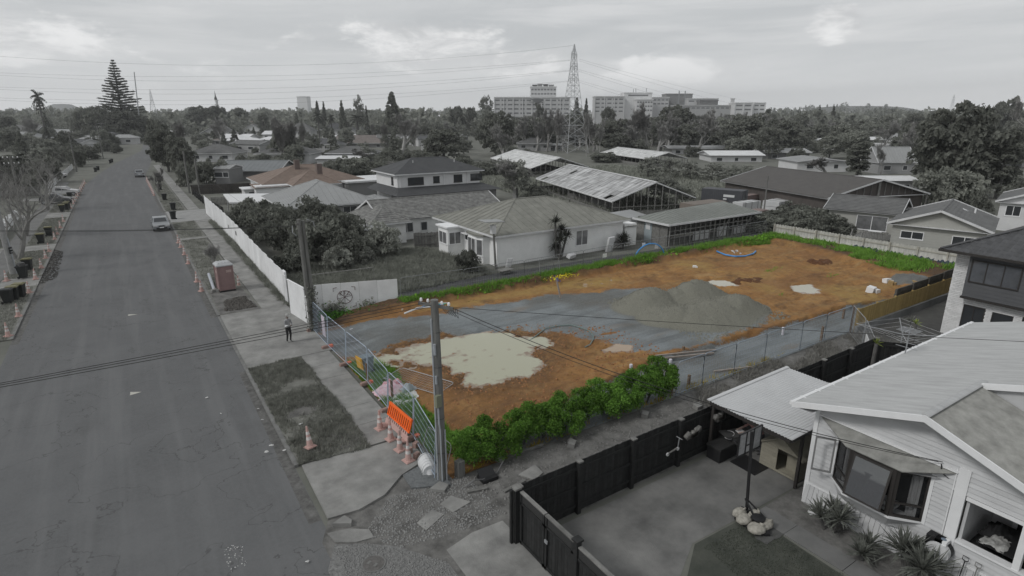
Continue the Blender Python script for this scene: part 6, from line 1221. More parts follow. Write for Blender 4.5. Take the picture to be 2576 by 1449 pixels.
# ------------------------------------------------------------------ carport and what stands in it
t = thing('carport', 'open carport with pale corrugated roof between fence and house', 'carport', (17.7,11.2,0))
corrug((17.62,9.5,2.38), (17.62,12.95,2.38), (22.8,12.95,2.5), (22.8,9.5,2.5), .12, .016).build('roof_sheet', M_iron2, t)
MB().box(17.66,9.55,2.2,17.74,12.9,2.33).build('fascia', M_fr, t); MB().box(17.7,12.84,2.22,22.7,12.92,2.36).build('fascia', M_fr, t); MB().box(17.72,9.5,2.22,22.7,9.58,2.36).build('fascia', M_fr, t)
MB().tube([(17.6,9.52,2.41),(22.8,9.52,2.53)], (.09,.03), 8).build('edge_capping', M_iron2, t); MB().tube([(17.6,12.93,2.41),(22.8,12.93,2.53)], (.09,.03), 8).build('edge_capping', M_iron2, t)
for x, y in ((18.6,9.62),(17.8,12.8),(22.6,9.62),(22.6,12.8)): MB().cbox((x,y,1.12),(.1,.1,2.25)).build('post', M_fr, t)
for k in range(5): MB().box(18.6+1*k,9.55,2.24,18.68+1*k,12.9,2.34).build('rafter', M_fr, t)
# kennel
M_ply = mat('kennel_ply', (.25,.235,.19), .85, .15, 3, .2, 25, rnd=.08); t = thing('dog_kennel', 'timber dog kennel with gable roof and open doorway under the carport', 'kennel', (18.95,10.5,0))
for k in range(7): MB().box(18.9,10.62,.06+.142*k,18.93,11.3,.06+.142*(k+1)-.006).build('plank', M_ply, t)
MB().box(18.9,9.72,.06,18.93,9.86,1.0).build('door_jamb', M_ply, t); MB().box(18.9,9.86,.06,18.93,10.62,.14).build('door_sill', M_ply, t); b = MB(); b.poly([(18.915,11.3,1.02),(18.915,10.5,1.5),(18.915,9.72,1.02)]); b.build('gable_board', M_ply, t)
MB().box(18.93,9.72,.06,20.2,9.75,1.0).build('side_wall', M_ply, t); MB().box(18.93,11.27,.06,20.2,11.3,1.0).build('side_wall', M_ply, t); MB().box(20.17,9.75,.06,20.2,11.27,1.0).build('back_wall', M_ply, t); MB().box(18.93,9.75,.04,20.17,11.27,.08).build('floor', M_ply, t)
MB().slab([(18.82,9.58,.96),(20.3,9.58,.96),(20.3,10.5,1.56),(18.82,10.5,1.56)], .03).build('roof_panel', M_ply, t); MB().slab([(18.82,11.42,.96),(20.3,11.42,.96),(20.3,10.5,1.56),(18.82,10.5,1.56)], .03).build('roof_panel', M_ply, t); MB().box(19.4,10.0,.08,19.43,10.5,.9).build('inner_partition', M_ply, t)
t = thing('storage_chest', 'black lidded storage chest against the black fence', 'chest', (18.25,12.45,0), .02); MB().box(-.68,-.3,.02,.68,.3,.55).build('body', M_black, t, world=False); MB().box(-.71,-.33,.55,.71,.33,.63).build('lid', mat('grey_black_lid', (.035,.035,.035), .6), t, world=False)
q = [(18.5+.18*math.cos(a*.6)*(1+.1*math.sin(a)),12.45+.16*math.sin(a*.6),.65+.012*a) for a in range(24)]; tag(MB().tube(q, .012, 5).build('rope_coil', M_offw), 'coil of pale rope on the black chest', 'rope')
tag(MB().box(18.05,10.9,.012,18.98,12.0,.03).build('rubber_mat', M_black), 'black rubber mat in front of the kennel', 'mat')
t = thing('barbecue', 'dark barbecue trolley under the carport roof', 'barbecue', (18.95,12.35,0), -.3); MB().box(-.45,-.3,.55,.45,.3,.85).build('firebox', mat('grey_barbecue', (.06,.06,.06), .5), t, world=False); MB().box(-.75,-.28,.84,-.45,.28,.88).box(.45,-.28,.84,.75,.28,.88).build('side_shelf', MATS['grey_barbecue'], t, world=False)
for sx in (-.4,.4):
    for sy in (-.25,.25): MB().box(sx-.03,sy-.03,.05,sx+.03,sy+.03,.55).build('leg', MATS['grey_barbecue'], t, world=False)
MB().tube([(-.48,-.3,.1),(-.48,-.22,.1)], .1, 12).build('wheel', M_black, t, world=False); MB().box(-.1,-.12,.885,.2,.1,.905).build('plate', M_white, t, world=False)
# bending man
t = thing('person', 'person in dusty red top bending over the barbecue under the carport', 'person', (19.4,11.85,.01), rad(-127))
J2 = {'pelvis': ((0,.18,.92),(.15,.12)), 'waist': ((0,.06,1.05),(.14,.11)), 'chest': ((0,-.16,1.22),(.17,.125)), 'neckb': ((0,-.30,1.30),(.08,.08)), 'neck': ((0,-.36,1.32),.052), 'headb': ((0,-.42,1.33),(.075,.075)), 'headm': ((0,-.49,1.34),(.09,.085)), 'headt': ((0,-.56,1.35),(.06,.06)),
 'shl': ((.19,-.22,1.25),.06), 'ell': ((.25,-.42,1.08),.046), 'wrl': ((.17,-.62,1.0),.034), 'hnl': ((.14,-.69,.98),(.034,.022)), 'shr': ((-.19,-.22,1.25),.06), 'elr': ((-.27,-.40,1.05),.046), 'wrr': ((-.19,-.60,.98),.034), 'hnr': ((-.15,-.67,.96),(.034,.022)),
 'hipl': ((.095,.2,.84),.095), 'knl': ((.11,.12,.47),.065), 'anl': ((.11,.2,.09),.046), 'tol': ((.12,.04,.035),(.042,.03)), 'hipr': ((-.095,.2,.84),.095), 'knr': ((-.11,.14,.47),.065), 'anr': ((-.11,.22,.09),.046), 'tor': ((-.12,.06,.035),(.042,.03))}
human(t, J2, CH_, person_mat('bending_clothes', [(0,(.05,.05,.05)),(.08,(.05,.05,.055)),(.93,(.34,.20,.185)),(1.9,SKIN)]))
hr = MB(); hr.lathe([(.085,-.05),(.1,.0),(.085,.05),(.03,.08)], (0,-.52,1.37), 12).build('hair', M_black, t, world=False); 
for s in (-1, 1):
    MB().tube([(s*.2,-.5,1.05),(s*.17,-.62,1.0),(s*.145,-.68,.985)], [.04,.036,.03], 7).build('bare_forearm', mat('skin_pale', (.30,.23,.20), .6), t, world=False)
    for k in range(4): MB().tube([(s*.15+.02*(k-1.5),-.69,.98),(s*.145+.022*(k-1.5),-.75,.965),(s*.14+.02*(k-1.5),-.78,.94)], [.010,.009,.007], 5).build('finger', MATS['skin_pale'], t, world=False)
    MB().tube([(s*.11,-.67,.975),(s*.08,-.71,.955),(s*.07,-.74,.94)], [.012,.01,.008], 5).build('thumb', MATS['skin_pale'], t, world=False)
# things hanging on the fence
t = thing('kick_scooter', 'small pale kick scooter hung on the black fence', 'scooter', (15.8,12.75,.9)); MB().cbox((-.28,0,.06),(.5,.06,.03), ry=-.15).build('deck', M_wood, t, world=False); MB().tube([(0,0,.02),(.06,0,.5)], .018, 6).build('stem', M_galv, t, world=False); MB().tube([(.06,-.14,.5),(.06,.14,.5)], .016, 6).build('handlebar', M_galv, t, world=False)
for x, z_ in ((-.52,.0),(.02,.06)): MB().tube([(x,-.02,z_),(x,.02,z_)], .07, 12).build('wheel', M_offw, t, world=False)
for k, (x, z_, s, l) in enumerate(((16.6,1.42,.34,'patterned pale cushion hung on the black fence'),(18.1,1.62,.36,'stuffed pale bag hung under the carport corner'))):
    b = MB(); g_ = np.random.default_rng(k)
    [b.cbox((x+s*g_.normal()*.45,12.68,z_+s*g_.normal()*.25),(s*.8,.14,s*.55), 0, 0, g_.normal()*.4) for _ in range(6)]; tag(b.build('hanging_bag', mat('mottled_cloth', (.05,.05,.048), .9, vs_=9, col2=(.24,.235,.22)), smooth=True), l, 'bag')
tag(MB().lathe([(.16,0),(.2,.1),(.18,.24),(.05,.32)], (18.6,12.7,1.75), 12).build('hanging_pot', mat('dull_pot', (.1,.09,.085), .8)), 'brown ball shape hung high on the black fence', 'pot')
# basketball stand
t = thing('basketball_stand', 'portable basketball stand with three panel backboard', 'basketball hoop', (15.9,9.85,0)); M_blkm = mat('black_metal', (.02,.02,.021), .4)
MB().bar((15.95,9.75,.15),(16.1,10.02,2.95), .075).build('pole', M_blkm, t); bb = MB(); 
for x in (15.72,16.12,16.52,16.95): bb.cbox((x,10.2,2.42),(.035,.05,.85))
bb.cbox((16.33,10.2,2.0),(1.25,.05,.04)); bb.cbox((16.33,10.2,2.84),(1.25,.05,.04)); bb.cbox((16.32,10.2,2.3),(.4,.05,.035)); bo = bb.build('backboard_frame', M_blkm, t)
for x0, x1, z0, z1 in ((15.74,16.1,2.03,2.82),(16.14,16.5,2.32,2.82),(16.14,16.5,2.03,2.28),(16.54,16.93,2.03,2.82)): MB().box(x0,10.195,z0,x1,10.205,z1).build('backboard_panel', mat('cloudy_acrylic', (.27,.275,.28), .2, .35, 3, spec=.5), bo)
MB().tube([(16.32+.23*math.cos(k*.5236),10.48+.23*math.sin(k*.5236),2.2) for k in range(13)], .012, 6).build('rim', M_blkm, t); MB().bar((15.95,9.85,.5),(15.55,9.0,.12), .05).build('brace', M_blkm, t); MB().bar((15.97,9.8,.5),(16.05,9.0,.1), .04).build('brace', M_blkm, t); MB().prism([(15.3,9.75),(15.95,9.95),(16.1,9.0),(15.5,8.55),(15.2,8.9)], .01, .14).build('base', M_black, t)
for k, (x, y, s, l) in enumerate(((15.55,9.75,.24,'sand bag at the back of the basketball base'),(15.4,9.45,.26,'left sand bag on the basketball base'),(15.35,8.95,.27,'front sand bag on the basketball base'),(15.75,8.9,.26,'right sand bag on the basketball base'),(15.9,9.4,.2,'small sand bag by the basketball pole foot'))): tag(MB().lathe([(s*.8,-.02),(s*1.1,.05),(s*1.0,.13),(s*.6,.2),(s*.2,.21)], (x,y,.1), 9, 1.15, .75+.1*(k % 3)).cbox((x+.5*s,y-.3*s,.3),(.14,.05,.1), k, .5).build('sand_bag', mat('cream_sacking', (.31,.295,.26), .9, .35, 9, .8, 12), smooth=True), l, 'sand bag')
tag(MB().lathe([(.2,0),(.22,.03),(.22,.07),(.1,.09)], (15.62,9.1,.3), 16).build('weight_plate', M_black), 'black round weight on the basketball base', 'weight'); crumple('ground_cloth', (15.55,8.65,.02), .45, .25, .08, mat('grey_cloth', (.09,.09,.088), .9), 'dark cloth under the sand bags', 'cloth', 41)
# bench box, small tree posts, clothesline behind the carport
tag(MB().box(23.4,10.9,0,24.6,11.6,.5).cbox((24,11.25,.53),(1.3,.8,.06)).build('garden_bench', M_wood), 'weathered timber bench behind the carport', 'bench')
for (x, y, h, l) in ((28.9,12.2,2.5,'bare trunk pole with a leaf tuft behind the carport'),(33.9,12.6,2.4,'second bare trunk pole by the clothesline')):
    t = thing('stub_tree', l, 'tree', (x, y, 0)); MB().tube([(0,0,-.1),(.05,.02,h)], [.11,.085], 8).build('trunk', M_bark, t, world=False); mb = MB(); spikes(mb, (.05,.02,h), 12, .32, .04, np.random.default_rng(3), .3); mb.build('leaf_tuft', leafmat('tuft_leaves', (.15,.19,.05), (.26,.31,.09), 3), t, world=False); g_ = np.random.default_rng(8); V, F = leafquads(np.stack([g_.normal(size=200)*.3, g_.normal(size=200)*.3, np.abs(g_.normal(size=200))*.25], 1), .07, g_); obj('base_shrub', npmesh('bs', V, F), M_lf_mid, t, False)
tag(MB().box(31.6,10.3,.0,35.2,11.4,.62).cbox((33.4,10.85,.64),(3.7,1.2,.05)).build('storage_box', M_offw), 'long pale box roof behind the gutter', 'box')
t = thing('rotary_clothesline', 'rotary clothesline with long arms behind the carport', 'clothesline', (33.6,13.0,0)); M_wht = M_galv; MB().tube([(0,0,0),(0,0,2.0)], .03, 7).build('mast', M_wht, t, world=False)
for k in range(4):
    a = .5+k*math.pi/2; e = (2.2*math.cos(a), 2.2*math.sin(a)); MB().tube([(0,0,1.75),(e[0],e[1],2.0)], .022, 6).build('arm', M_wht, t, world=False)
for q_ in (.5,.75,1.): MB().tube([(2.2*q_*math.cos(.5+k*math.pi/2), 2.2*q_*math.sin(.5+k*math.pi/2), 1.75+.25*q_) for k in range(5)], .005, 4).build('line', M_offw, t, world=False)
# ------------------------------------------------------------------ white brick house on the right
bhs = thing('brick_house', 'white brick two storey house with dark tile roof at the right edge', 'house', (41.3,12,0)); M_brick = mat('white_bricks', (.66,.66,.66), .8, .06, 3, .15, 30, rnd=.10); M_mort = mat('grey_mortar', (.24,.24,.24), .95); BX = 41.3; BY1 = 13.95; BZ = 5.35
MB().box(BX+.04,2,0,BX+.3,BY1-.02,BZ).box(BX+.04,BY1-.3,0,54,BY1-.04,BZ).build('wall', M_mort, bhs)
wins = [(11.95,13.05,.55,2.05),(10.6,11.6,.9,2.0),(9.0,10.2,.6,2.05)]      # y0,y1,z0,z1 on the lower storey
bl, bht = .29, .105; bm = MB().box(0,0,0,.1,bl-.012,bht-.014).mesh('brick'); bm.materials.append(M_brick); cnt = 0; rest = MB()
cand = []
for r_ in range(int(BZ/bht)):
    z_ = r_*bht; off = (r_ % 2)*bl/2; y_ = BY1-off if r_ % 2 else BY1
    k = 0; yy = BY1-(bl/2 if r_ % 2 else 0)
    if r_ % 2: cand.append((BY1-bl/2, z_, .5))
    while yy-bl > 8.6:
        cand.append((yy-bl, z_, 1.)); yy -= bl
for yb, z_, s in cand:
    w_ = bl*s
    if 2.62 < z_+bht/2 < BZ+1 and yb+w_/2 < 13.12: continue
    for y0, y1, z0, z1 in wins:
        if z0-.02 < z_+bht/2 < z1+.02:
            if y0 < yb < y1 and yb+w_ > y1: w_ = yb+w_-y1; yb = y1
            elif yb < y0 < yb+w_ <= y1: w_ = y0-yb
            elif y0 <= yb and yb+w_ <= y1: w_ = 0
    if w_ < .03: continue
    s = w_/bl
    if cnt < 300 and z_ > .9 and yb > 10.2 and ((z_ > 2.3) or yb > 12.2): o = obj('brick', bm, M_brick, bhs, True, loc=(BX-.06,yb,z_), scale=(1,s,1)); cnt += 1
    else: rest.box(BX-.06,yb,z_,BX+.04,yb+w_-.012,z_+bht-.014)
for r_ in range(int(BZ/bht)):
    xx = BX+.05+(r_ % 2)*.145
    while xx < 46: rest.box(xx,BY1-.04,r_*bht,xx+bl-.012,BY1+.0,r_*bht+bht-.014); xx += bl
o = rest.build('brick_courses', M_brick, bhs); o['kind'] = 'stuff'
for y0, y1, z0, z1 in wins: pane((BX-.0,y1), (BX-.0,y0), z0, z1, .05, m=M_fr, gm=M_glass, parent=bhs, nm='window', out=0, mull=(.5,) if y1-y0 > 1.05 else ()); MB().box(BX-.12,y0-.05,z0-.07,BX+.0,y1+.05,z0-.005).build('window_sill', M_offw, bhs)
# dark weatherboard bay above
M_dwb = mat('charcoal_weatherboard', (.085,.087,.092), .6, .08, 1.5, rnd=.06); CX_ = BX-.55
MB().box(CX_+.03,4,2.66,BX+.05,13.1,BZ-.02).build('bay_core', M_dwb, bhs); MB().box(CX_-.06,4,2.56,BX+.02,13.16,2.68).build('bay_soffit', M_fr, bhs)
wy0, wy1, wz0, wz1 = 10.55, 12.95, 3.6, 4.95
for k in range(12):
    z_ = 2.70+.215*k
    for y0, y1 in (((4,wy0),(wy1,13.1)) if (z_+.1 > wz0 and z_+.1 < wz1) else ((4,13.1),)):
        b = MB(); b.v += [(CX_-.02,y0,z_),(CX_-.02,y1,z_),(CX_,y1,z_+.22),(CX_,y0,z_+.22),(CX_+.04,y0,z_),(CX_+.04,y1,z_),(CX_+.04,y1,z_+.22),(CX_+.04,y0,z_+.22)]; b.f += [(0,3,2,1),(4,5,6,7),(0,1,5,4),(3,7,6,2),(0,4,7,3),(1,2,6,5)]; b.build('weatherboard', M_dwb, bhs)
pane((CX_-.03,wy1), (CX_-.03,wy0), wz0, wz1, .07, m=M_fr, gm=mat('grey_reflecting_glass', (.09,.095,.105), .05, .3, 1, spec=.9), parent=bhs, nm='window', mull=(.32,.66)); MB().box(CX_+.02,12.2,3.7,CX_+.03,12.5,4.8).build('blind', M_offw, bhs)
# tiled hip roof: each near tile a piece
E0 = Vector((BX-.95,14.5,BZ+.0)); E1 = Vector((BX-.95,2,BZ)); rs_ = .48
apx = Vector((BX+4.2,9.3,BZ+rs_*5.15)); MB().slab([tuple(E0+Vector((0,0,-.04))),(BX-.95,2,BZ-.04),(apx.x,2,apx.z-.04),(apx.x,apx.y,apx.z-.04)], .05).build('roof_deck', M_fr, bhs)
MB().slab([(BX-.95,14.5,BZ-.04),(54,14.5,BZ-.04),(50,apx.y,apx.z-.04),(apx.x,apx.y,apx.z-.04)], .05).build('roof_deck', M_fr, bhs)
M_tile = mat('charcoal_roof_tiles', (.07,.071,.074), .6, .1, 2, rnd=.14, spec=.35)
tl = MB(); tw, td = .32, .36; ns = 6
for i in range(ns+1):
    u = i/ns; zz_ = .035*math.sin(u*math.pi*2)*.5+.03*(math.sin(u*math.pi))
    tl.v += [(0,-u*tw,zz_),(td,-u*tw,zz_+td*rs_-.012),(0,-u*tw,zz_-.035)]
for i in range(ns): tl.f += [(3*i,3*i+3,3*i+4,3*i+1),(3*i,3*i+2,3*i+5,3*i+3)]
tm = tl.mesh('tile'); tm.materials.append(M_tile); n_ = 0; rest = MB()
for r_ in range(16):
    x_ = BX-.95+r_*(td-.03); z_ = BZ+r_*(td-.03)*rs_; y_top = 14.5-(x_-(BX-.95))*(14.5-apx.y)/(apx.x-(BX-.95)); y_ = y_top-.1
    while y_ > 8.5:
        if n_ < 300 and y_ > 9.6: obj('tile', tm, M_tile, bhs, True, loc=(x_,y_,z_)); n_ += 1
        y_ -= tw
MB().tube([tuple(E0+Vector((-.02,.02,.05))), tuple(apx+Vector((0,0,.06)))], (.1,.06), 8).build('hip_cap', M_tile, bhs); MB().bar((BX-1.02,14.55,BZ-.06),(BX-1.02,2,BZ-.06), .12, .14).build('gutter', M_fr, bhs); MB().bar((BX-1.02,14.55,BZ-.06),(54,14.55,BZ-.06), .12, .14).build('gutter', M_fr, bhs); MB().box(BX-.95,2,BZ-.14,BX,14.5,BZ-.12).build('soffit', M_fr, bhs)
t = thing('spiky_plant', 'pale spiky plant wrapped with rags in the brick house yard', 'plant', (39.3,14.9,.6)); mb = MB(); spikes(mb, (0,0,.2), 26, .5, .05, np.random.default_rng(7), .1); mb.build('leaves', M_lf_pale, t, world=False); MB().tube([(0,0,-.65),(0,0,.2)], .03, 6).build('stem', M_bark, t, world=False)
# ------------------------------------------------------------------ houses: generic builder in local axes
def cmat(v, nm='wall', rough=.8, var=.06):
    v = min(.75, v*1.55); return mat('%s_%03d' % (nm, int(v*1000)), (v, v*1.004, v*1.008), rough, var, .8)
M_t_dark = mat('dark_grey_tiles', (.075,.077,.08), .7, .15, 1.2); M_t_mid = mat('mid_grey_tiles', (.13,.131,.13), .8, .22, 1.4); M_t_lich = mat('lichened_tiles', (.10,.10,.097), .9, vs_=2.2, col2=(.26,.26,.25), det=8)
M_t_org = mat('dull_terracotta_tiles', (.20,.155,.13), .8, .15, 1.2); M_r_grey = mat('grey_metal_roof', (.28,.285,.285), .5, .08, .7); M_r_pale = mat('pale_metal_roof', (.62,.625,.63), .5, .07, .7); M_r_pink = mat('dull_pink_roof', (.26,.17,.165), .7, .1, .5); M_r_brown = mat('dull_brown_roof', (.16,.14,.13), .8, .15, .6); M_r_olive = mat('lichen_olive_iron', (.20,.20,.178), .8, .2, 1.1, .15, 20)
def courses(mb, a, b_, c_, d, step=.34, lip=.03):
    a, b_, c_, d = map(Vector, (a, b_, c_, d)); L = ((a+b_)/2-(c_+d)/2).length; n = max(2, int(L/step)); nn = (b_-a).cross(((c_+d)/2)-a).normalized()
    if nn.z < 0: nn = -nn
    for i in range(n):
        t0, t1 = i/n, (i+1)/n; p = [a.lerp(d, t0)+nn*lip, b_.lerp(c_, t0)+nn*lip, b_.lerp(c_, t1), a.lerp(d, t1)]
        mb.quad(*p); mb.quad(a.lerp(d, t0), b_.lerp(c_, t0), p[1], p[0])
def seams(mb, a, b_, c_, d, sp=.5):
    a, b_, c_, d = map(Vector, (a, b_, c_, d)); mb.quad(a, b_, c_, d); n = max(1, int((b_-a).length/sp)); nn = (b_-a).cross(((c_+d)/2)-a).normalized()
    if nn.z < 0: nn = -nn
    top = (c_-d).length; bl_ = (b_-a).length
    for i in range(1, n):
        t = i/n; e = a.lerp(b_, t)
        # rib runs straight up the slope until it meets the hip or ridge
        u = (b_-a).normalized(); up_ = (d-a)-u*((d-a).dot(u)); k = 1.; s0 = (d-a).dot(u); s1 = (b_-a).length-(c_-a).dot(u); s = t*bl_
        if s0 > 1e-3 and s < s0: k = s/s0
        if s1 > 1e-3 and bl_-s < s1: k = min(k, (bl_-s)/s1)
        mb.bar(e+nn*.012, e+up_*k+nn*.012, .035, .03)
def house(name, label, c, w, dp, rot, eave, ridge, wallm, roofm, kind='hip', over=.45, wins=(), tile=True, step=.34, z0=0., group=None, chim=(), cat='house', fascia=True, foot=None, wm=None, inset=None, gm=None, fm=None, seam=.55):
    """w along local x, dp along local y; wins: (side, s0, s1, z0, z1) with side 'S' (-y), 'N', 'W' (-x), 'E'; s measured from the local centre"""
    t = thing(name, label, cat, (c[0], c[1], 0), rot, group); W, D = w/2, dp/2; fm = fm or M_offw
    MB().box(-W,-D,z0,W,D,eave).build('wall', wallm, t, world=False)
    Wo, Do = W+over, D+over; e = eave-.02; r = ridge; R_ = MB(); caps = MB()
    pl = []
    if kind in ('hip', 'hipy'):
        if w >= dp: k = inset if inset is not None else Do; A, B = (-Wo+k,0,r), (Wo-k,0,r); pl = [((-Wo,-Do,e),(Wo,-Do,e),B,A), ((Wo,Do,e),(-Wo,Do,e),A,B), ((-Wo,Do,e),(-Wo,-Do,e),A,A), ((Wo,-Do,e),(Wo,Do,e),B,B)]
        else: k = inset if inset is not None else Wo; A, B = (0,-Do+k,r), (0,Do-k,r); pl = [((-Wo,Do,e),(-Wo,-Do,e),A,B), ((Wo,-Do,e),(Wo,Do,e),B,A), ((-Wo,-Do,e),(Wo,-Do,e),A,A), ((Wo,Do,e),(-Wo,Do,e),B,B)]
        for p in ((-Wo,-Do,e),(Wo,-Do,e)): caps.tube([p, A if (w < dp or p[0] < 0) else B], (.1,.05), 6)
        for p in ((-Wo,Do,e),(Wo,Do,e)): caps.tube([p, B if (w < dp or p[0] > 0) else A], (.1,.05), 6)
        caps.tube([A, B], (.12,.06), 6)
    elif kind == 'gx':      # ridge along x
        pl = [((-Wo,-Do,e),(Wo,-Do,e),(Wo,0,r),(-Wo,0,r)), ((Wo,Do,e),(-Wo,Do,e),(-Wo,0,r),(Wo,0,r))]; caps.tube([(-Wo,0,r+.02),(Wo,0,r+.02)], (.12,.06), 6)
        g = MB(); rr = e+(r-e)*D/Do
        for s in (-1, 1):
            MB().poly([(s*W,-D,eave),(s*W,D,eave),(s*W,0,r-.06)]).build('gable_wall', wallm, t, world=False)
            for q in (-Do, Do): MB().bar((s*Wo,q,e),(s*Wo,0,r), .05, .2).build('barge_board', fm, t, world=False)
    elif kind == 'gy':
        pl = [((-Wo,Do,e),(-Wo,-Do,e),(0,-Do,r),(0,Do,r)), ((Wo,-Do,e),(Wo,Do,e),(0,Do,r),(0,-Do,r))]; caps.tube([(0,-Do,r+.02),(0,Do,r+.02)], (.12,.06), 6)
        g = MB()
        for s in (-1, 1):
            MB().poly([(-W,s*D,eave),(W,s*D,eave),(0,s*D,r-.06)]).build('gable_wall', wallm, t, world=False)
            for q in (-Wo, Wo): MB().bar((q,s*Do,e),(0,s*Do,r), .05, .2).build('barge_board', fm, t, world=False)
    elif kind == 'mono': pl = [((-Wo,-Do,e),(Wo,-Do,e),(Wo,Do,r),(-Wo,Do,r))]
    elif kind == 'flat': pl = [((-Wo,-Do,r),(Wo,-Do,r),(Wo,Do,r),(-Wo,Do,r))]; MB().box(-Wo,-Do,e,Wo,Do,r-.01).build('roof_edge', fm, t, world=False)
    for q in pl: (courses(R_, *q, step) if tile else seams(R_, *q, seam))
    rf_ = R_.build('roof', roofm, t, world=False)
    if caps.v: caps.build('ridge_cap', roofm, rf_, world=False)
    if kind in ('mono',): MB().box(-W,-D+.02,eave-.01,W,D,ridge-.1).build('upper_wall', wallm, t, world=False)
    if fascia and kind != 'flat':
        f = MB(); z_ = e-.09
        for a, b_ in (((-Wo,-Do),(Wo,-Do)),((Wo,-Do),(Wo,Do)),((Wo,Do),(-Wo,Do)),((-Wo,Do),(-Wo,-Do))): f.bar((a[0],a[1],z_),(b_[0],b_[1],z_), .06, .16)
        if kind in ('hip','hipy'): f.build('fascia', fm, t, world=False)
        MB().box(-Wo+.04,-Do+.04,eave-.12,Wo-.04,Do-.04,eave-.09).build('soffit', fm, t, world=False)
    for wd in wins:
        s, s0, s1, a, b_ = wd[:5]; mull = wd[5] if len(wd) > 5 else ()
        px = {'S': ((s0,-D-.02),(s1,-D-.02)), 'N': ((s1,D+.02),(s0,D+.02)), 'W': ((-W-.02,s1),(-W-.02,s0)), 'E': ((W+.02,s0),(W+.02,s1))}[s]
        lpane(t, px[0], px[1], a, b_, wm or M_offw, gm or M_glass, mull)
    for x, y, h in chim: cq = MB().box(x-.4,y-.4,eave,x+.4,y+.4,h).build('chimney', mat('dull_brick', (.15,.12,.11), .9, .15, 3), rf_, world=False); 
    return t
def lpane(t, p0, p1, z0, z1, m, gm, mull=(), fr=.06):
    a = Vector((p0[0],p0[1],0)); c_ = Vector((p1[0],p1[1],0)); d = c_-a; L = d.length; d.normalize(); an = math.atan2(d.y, d.x)
    def bx(s0, s1, k0, k1, t_=.08): q = a+d*((s0+s1)/2); return ((q.x,q.y,(k0+k1)/2),(s1-s0,t_,k1-k0),an)
    f = MB(); f.cbox(*bx(-.03,L+.03,z0-.05,z0+fr,.12)); f.cbox(*bx(0,L,z1-fr,z1)); f.cbox(*bx(0,fr,z0+fr,z1-fr)); f.cbox(*bx(L-fr,L,z0+fr,z1-fr))
    for s in mull: f.cbox(*bx(L*s-.03,L*s+.03,z0+fr,z1-fr))
    o = f.build('window', m, t, world=False); q = a+d*(L/2); MB().cbox((q.x,q.y,(z0+z1)/2),(L-fr,.03,z1-z0-fr), an).build('pane', gm, o, world=False)
# white bungalow beside the plot
M_stuc = mat('white_stucco', (.74,.745,.74), .9, .07, 1.1, .25, 30)
bg = house('white_bungalow', 'white stucco bungalow with lichened hip roof beside the plot', (34.2,48.8), 15.2, 11.4, 0, 2.95, 5.05, M_stuc, M_r_olive, 'hip', .55, [('S',1.4,2.9,.85,2.35,(.5,)),], False, seam=.8, gm=M_glass2, wm=M_white)
MB().tube([(-1.9,-.1,5.2),(-1.9,-.1,5.35)], .02, 5).build('finial', M_galv, bg, world=False)
b = MB(); b.box(-9.3,.5,0,-7.6,2.5,2.7); b.build('bay_wall', M_stuc, bg, world=False); MB().box(-9.5,.3,2.7,-7.6,2.7,2.85).build('bay_roof', M_white, bg, world=False); lpane(bg, (-9.32,2.3), (-9.32,.7), 1.1, 2.3, M_white, M_glass2, (.5,)); lpane(bg, (-9.2,.48), (-7.9,.48), 1.1, 2.3, M_white, M_glass2, (.5,))
MB().prism([(-7.6,-1.4),(-8.4,-1.9),(-8.5,-3.6),(-8.2,-4.3),(-7.6,-4.4)], 0, 2.6).build('bay_wall', M_stuc, bg, world=False); MB().prism([(-7.5,-1.2),(-8.55,-1.8),(-8.7,-3.7),(-8.3,-4.5),(-7.5,-4.6)], 2.6, 2.75).build('bay_roof', M_r_olive, bg, world=False)
lpane(bg, (-8.44,-1.95), (-8.54,-3.5), .8, 2.3, M_white, M_glass2, (.5,)); lpane(bg, (-8.52,-3.62), (-8.24,-4.3), .8, 2.3, M_white, M_glass2); lpane(bg, (-7.64,.1), (-7.64,-.7), 1.5, 2.1, M_white, M_glass); MB().box(-8.0,-.9,2.15,-7.6,.3,2.25).build('window_hood', M_white, bg, world=False)
MB().box(-8.0,-5.3,2.72,-7.65,-5.05,2.78).build('gutter_bracket', M_white, bg, world=False)
house('lean_to', 'small white lean-to at the back of the bungalow', (43.0,45.0), 1.7, 3.6, 0, 2.1, 2.4, M_stuc, M_r_olive, 'mono', .2, [], False, cat='shed')
# meter post on the drive, junk at its foot
t = thing('meter_post', 'crooked post with a flat sheet and box on top before the bungalow', 'post', (26.1,42.5,0)); MB().tube([(0,0,0),(-.25,0,4.0)], [.11,.08], 8).build('shaft', M_pole, t, world=False); MB().cbox((-.25,0,3.6),(.4,.4,.75)).build('box', M_offw, t, world=False); MB().cbox((-.4,0,4.35),(2.1,1.1,.05), .1, .06, .08).build('canopy_sheet', M_r_grey, t, world=False)
t = thing('junk_crate', 'broken pale crate at the foot of the crooked post', 'crate', (26.0,40.8,0)); MB().cbox((0,0,.35),(1.3,.8,.06), .1).build('tray', M_wood, t, world=False); MB().cbox((0,0,.2),(.7,.5,.3), .1).build('base', M_wood, t, world=False)
for k in range(5): MB().cbox((.5+.12*k,.5,.75),(.05,.06,.85), .2, .3).build('slat', M_offw, t, world=False)
tag(MB().cbox((39.3,42.2,.75),(.9,.2,1.5), .2, .2).build('old_mattress', M_offw), 'pale mattress leaning on the bungalow wall', 'mattress'); tag(MB().cbox((33.9,41.6,.4),(1.0,.4,.35), .3, .4).build('broken_chair', M_offw), 'broken pale chair beside the spiky tree', 'chair')
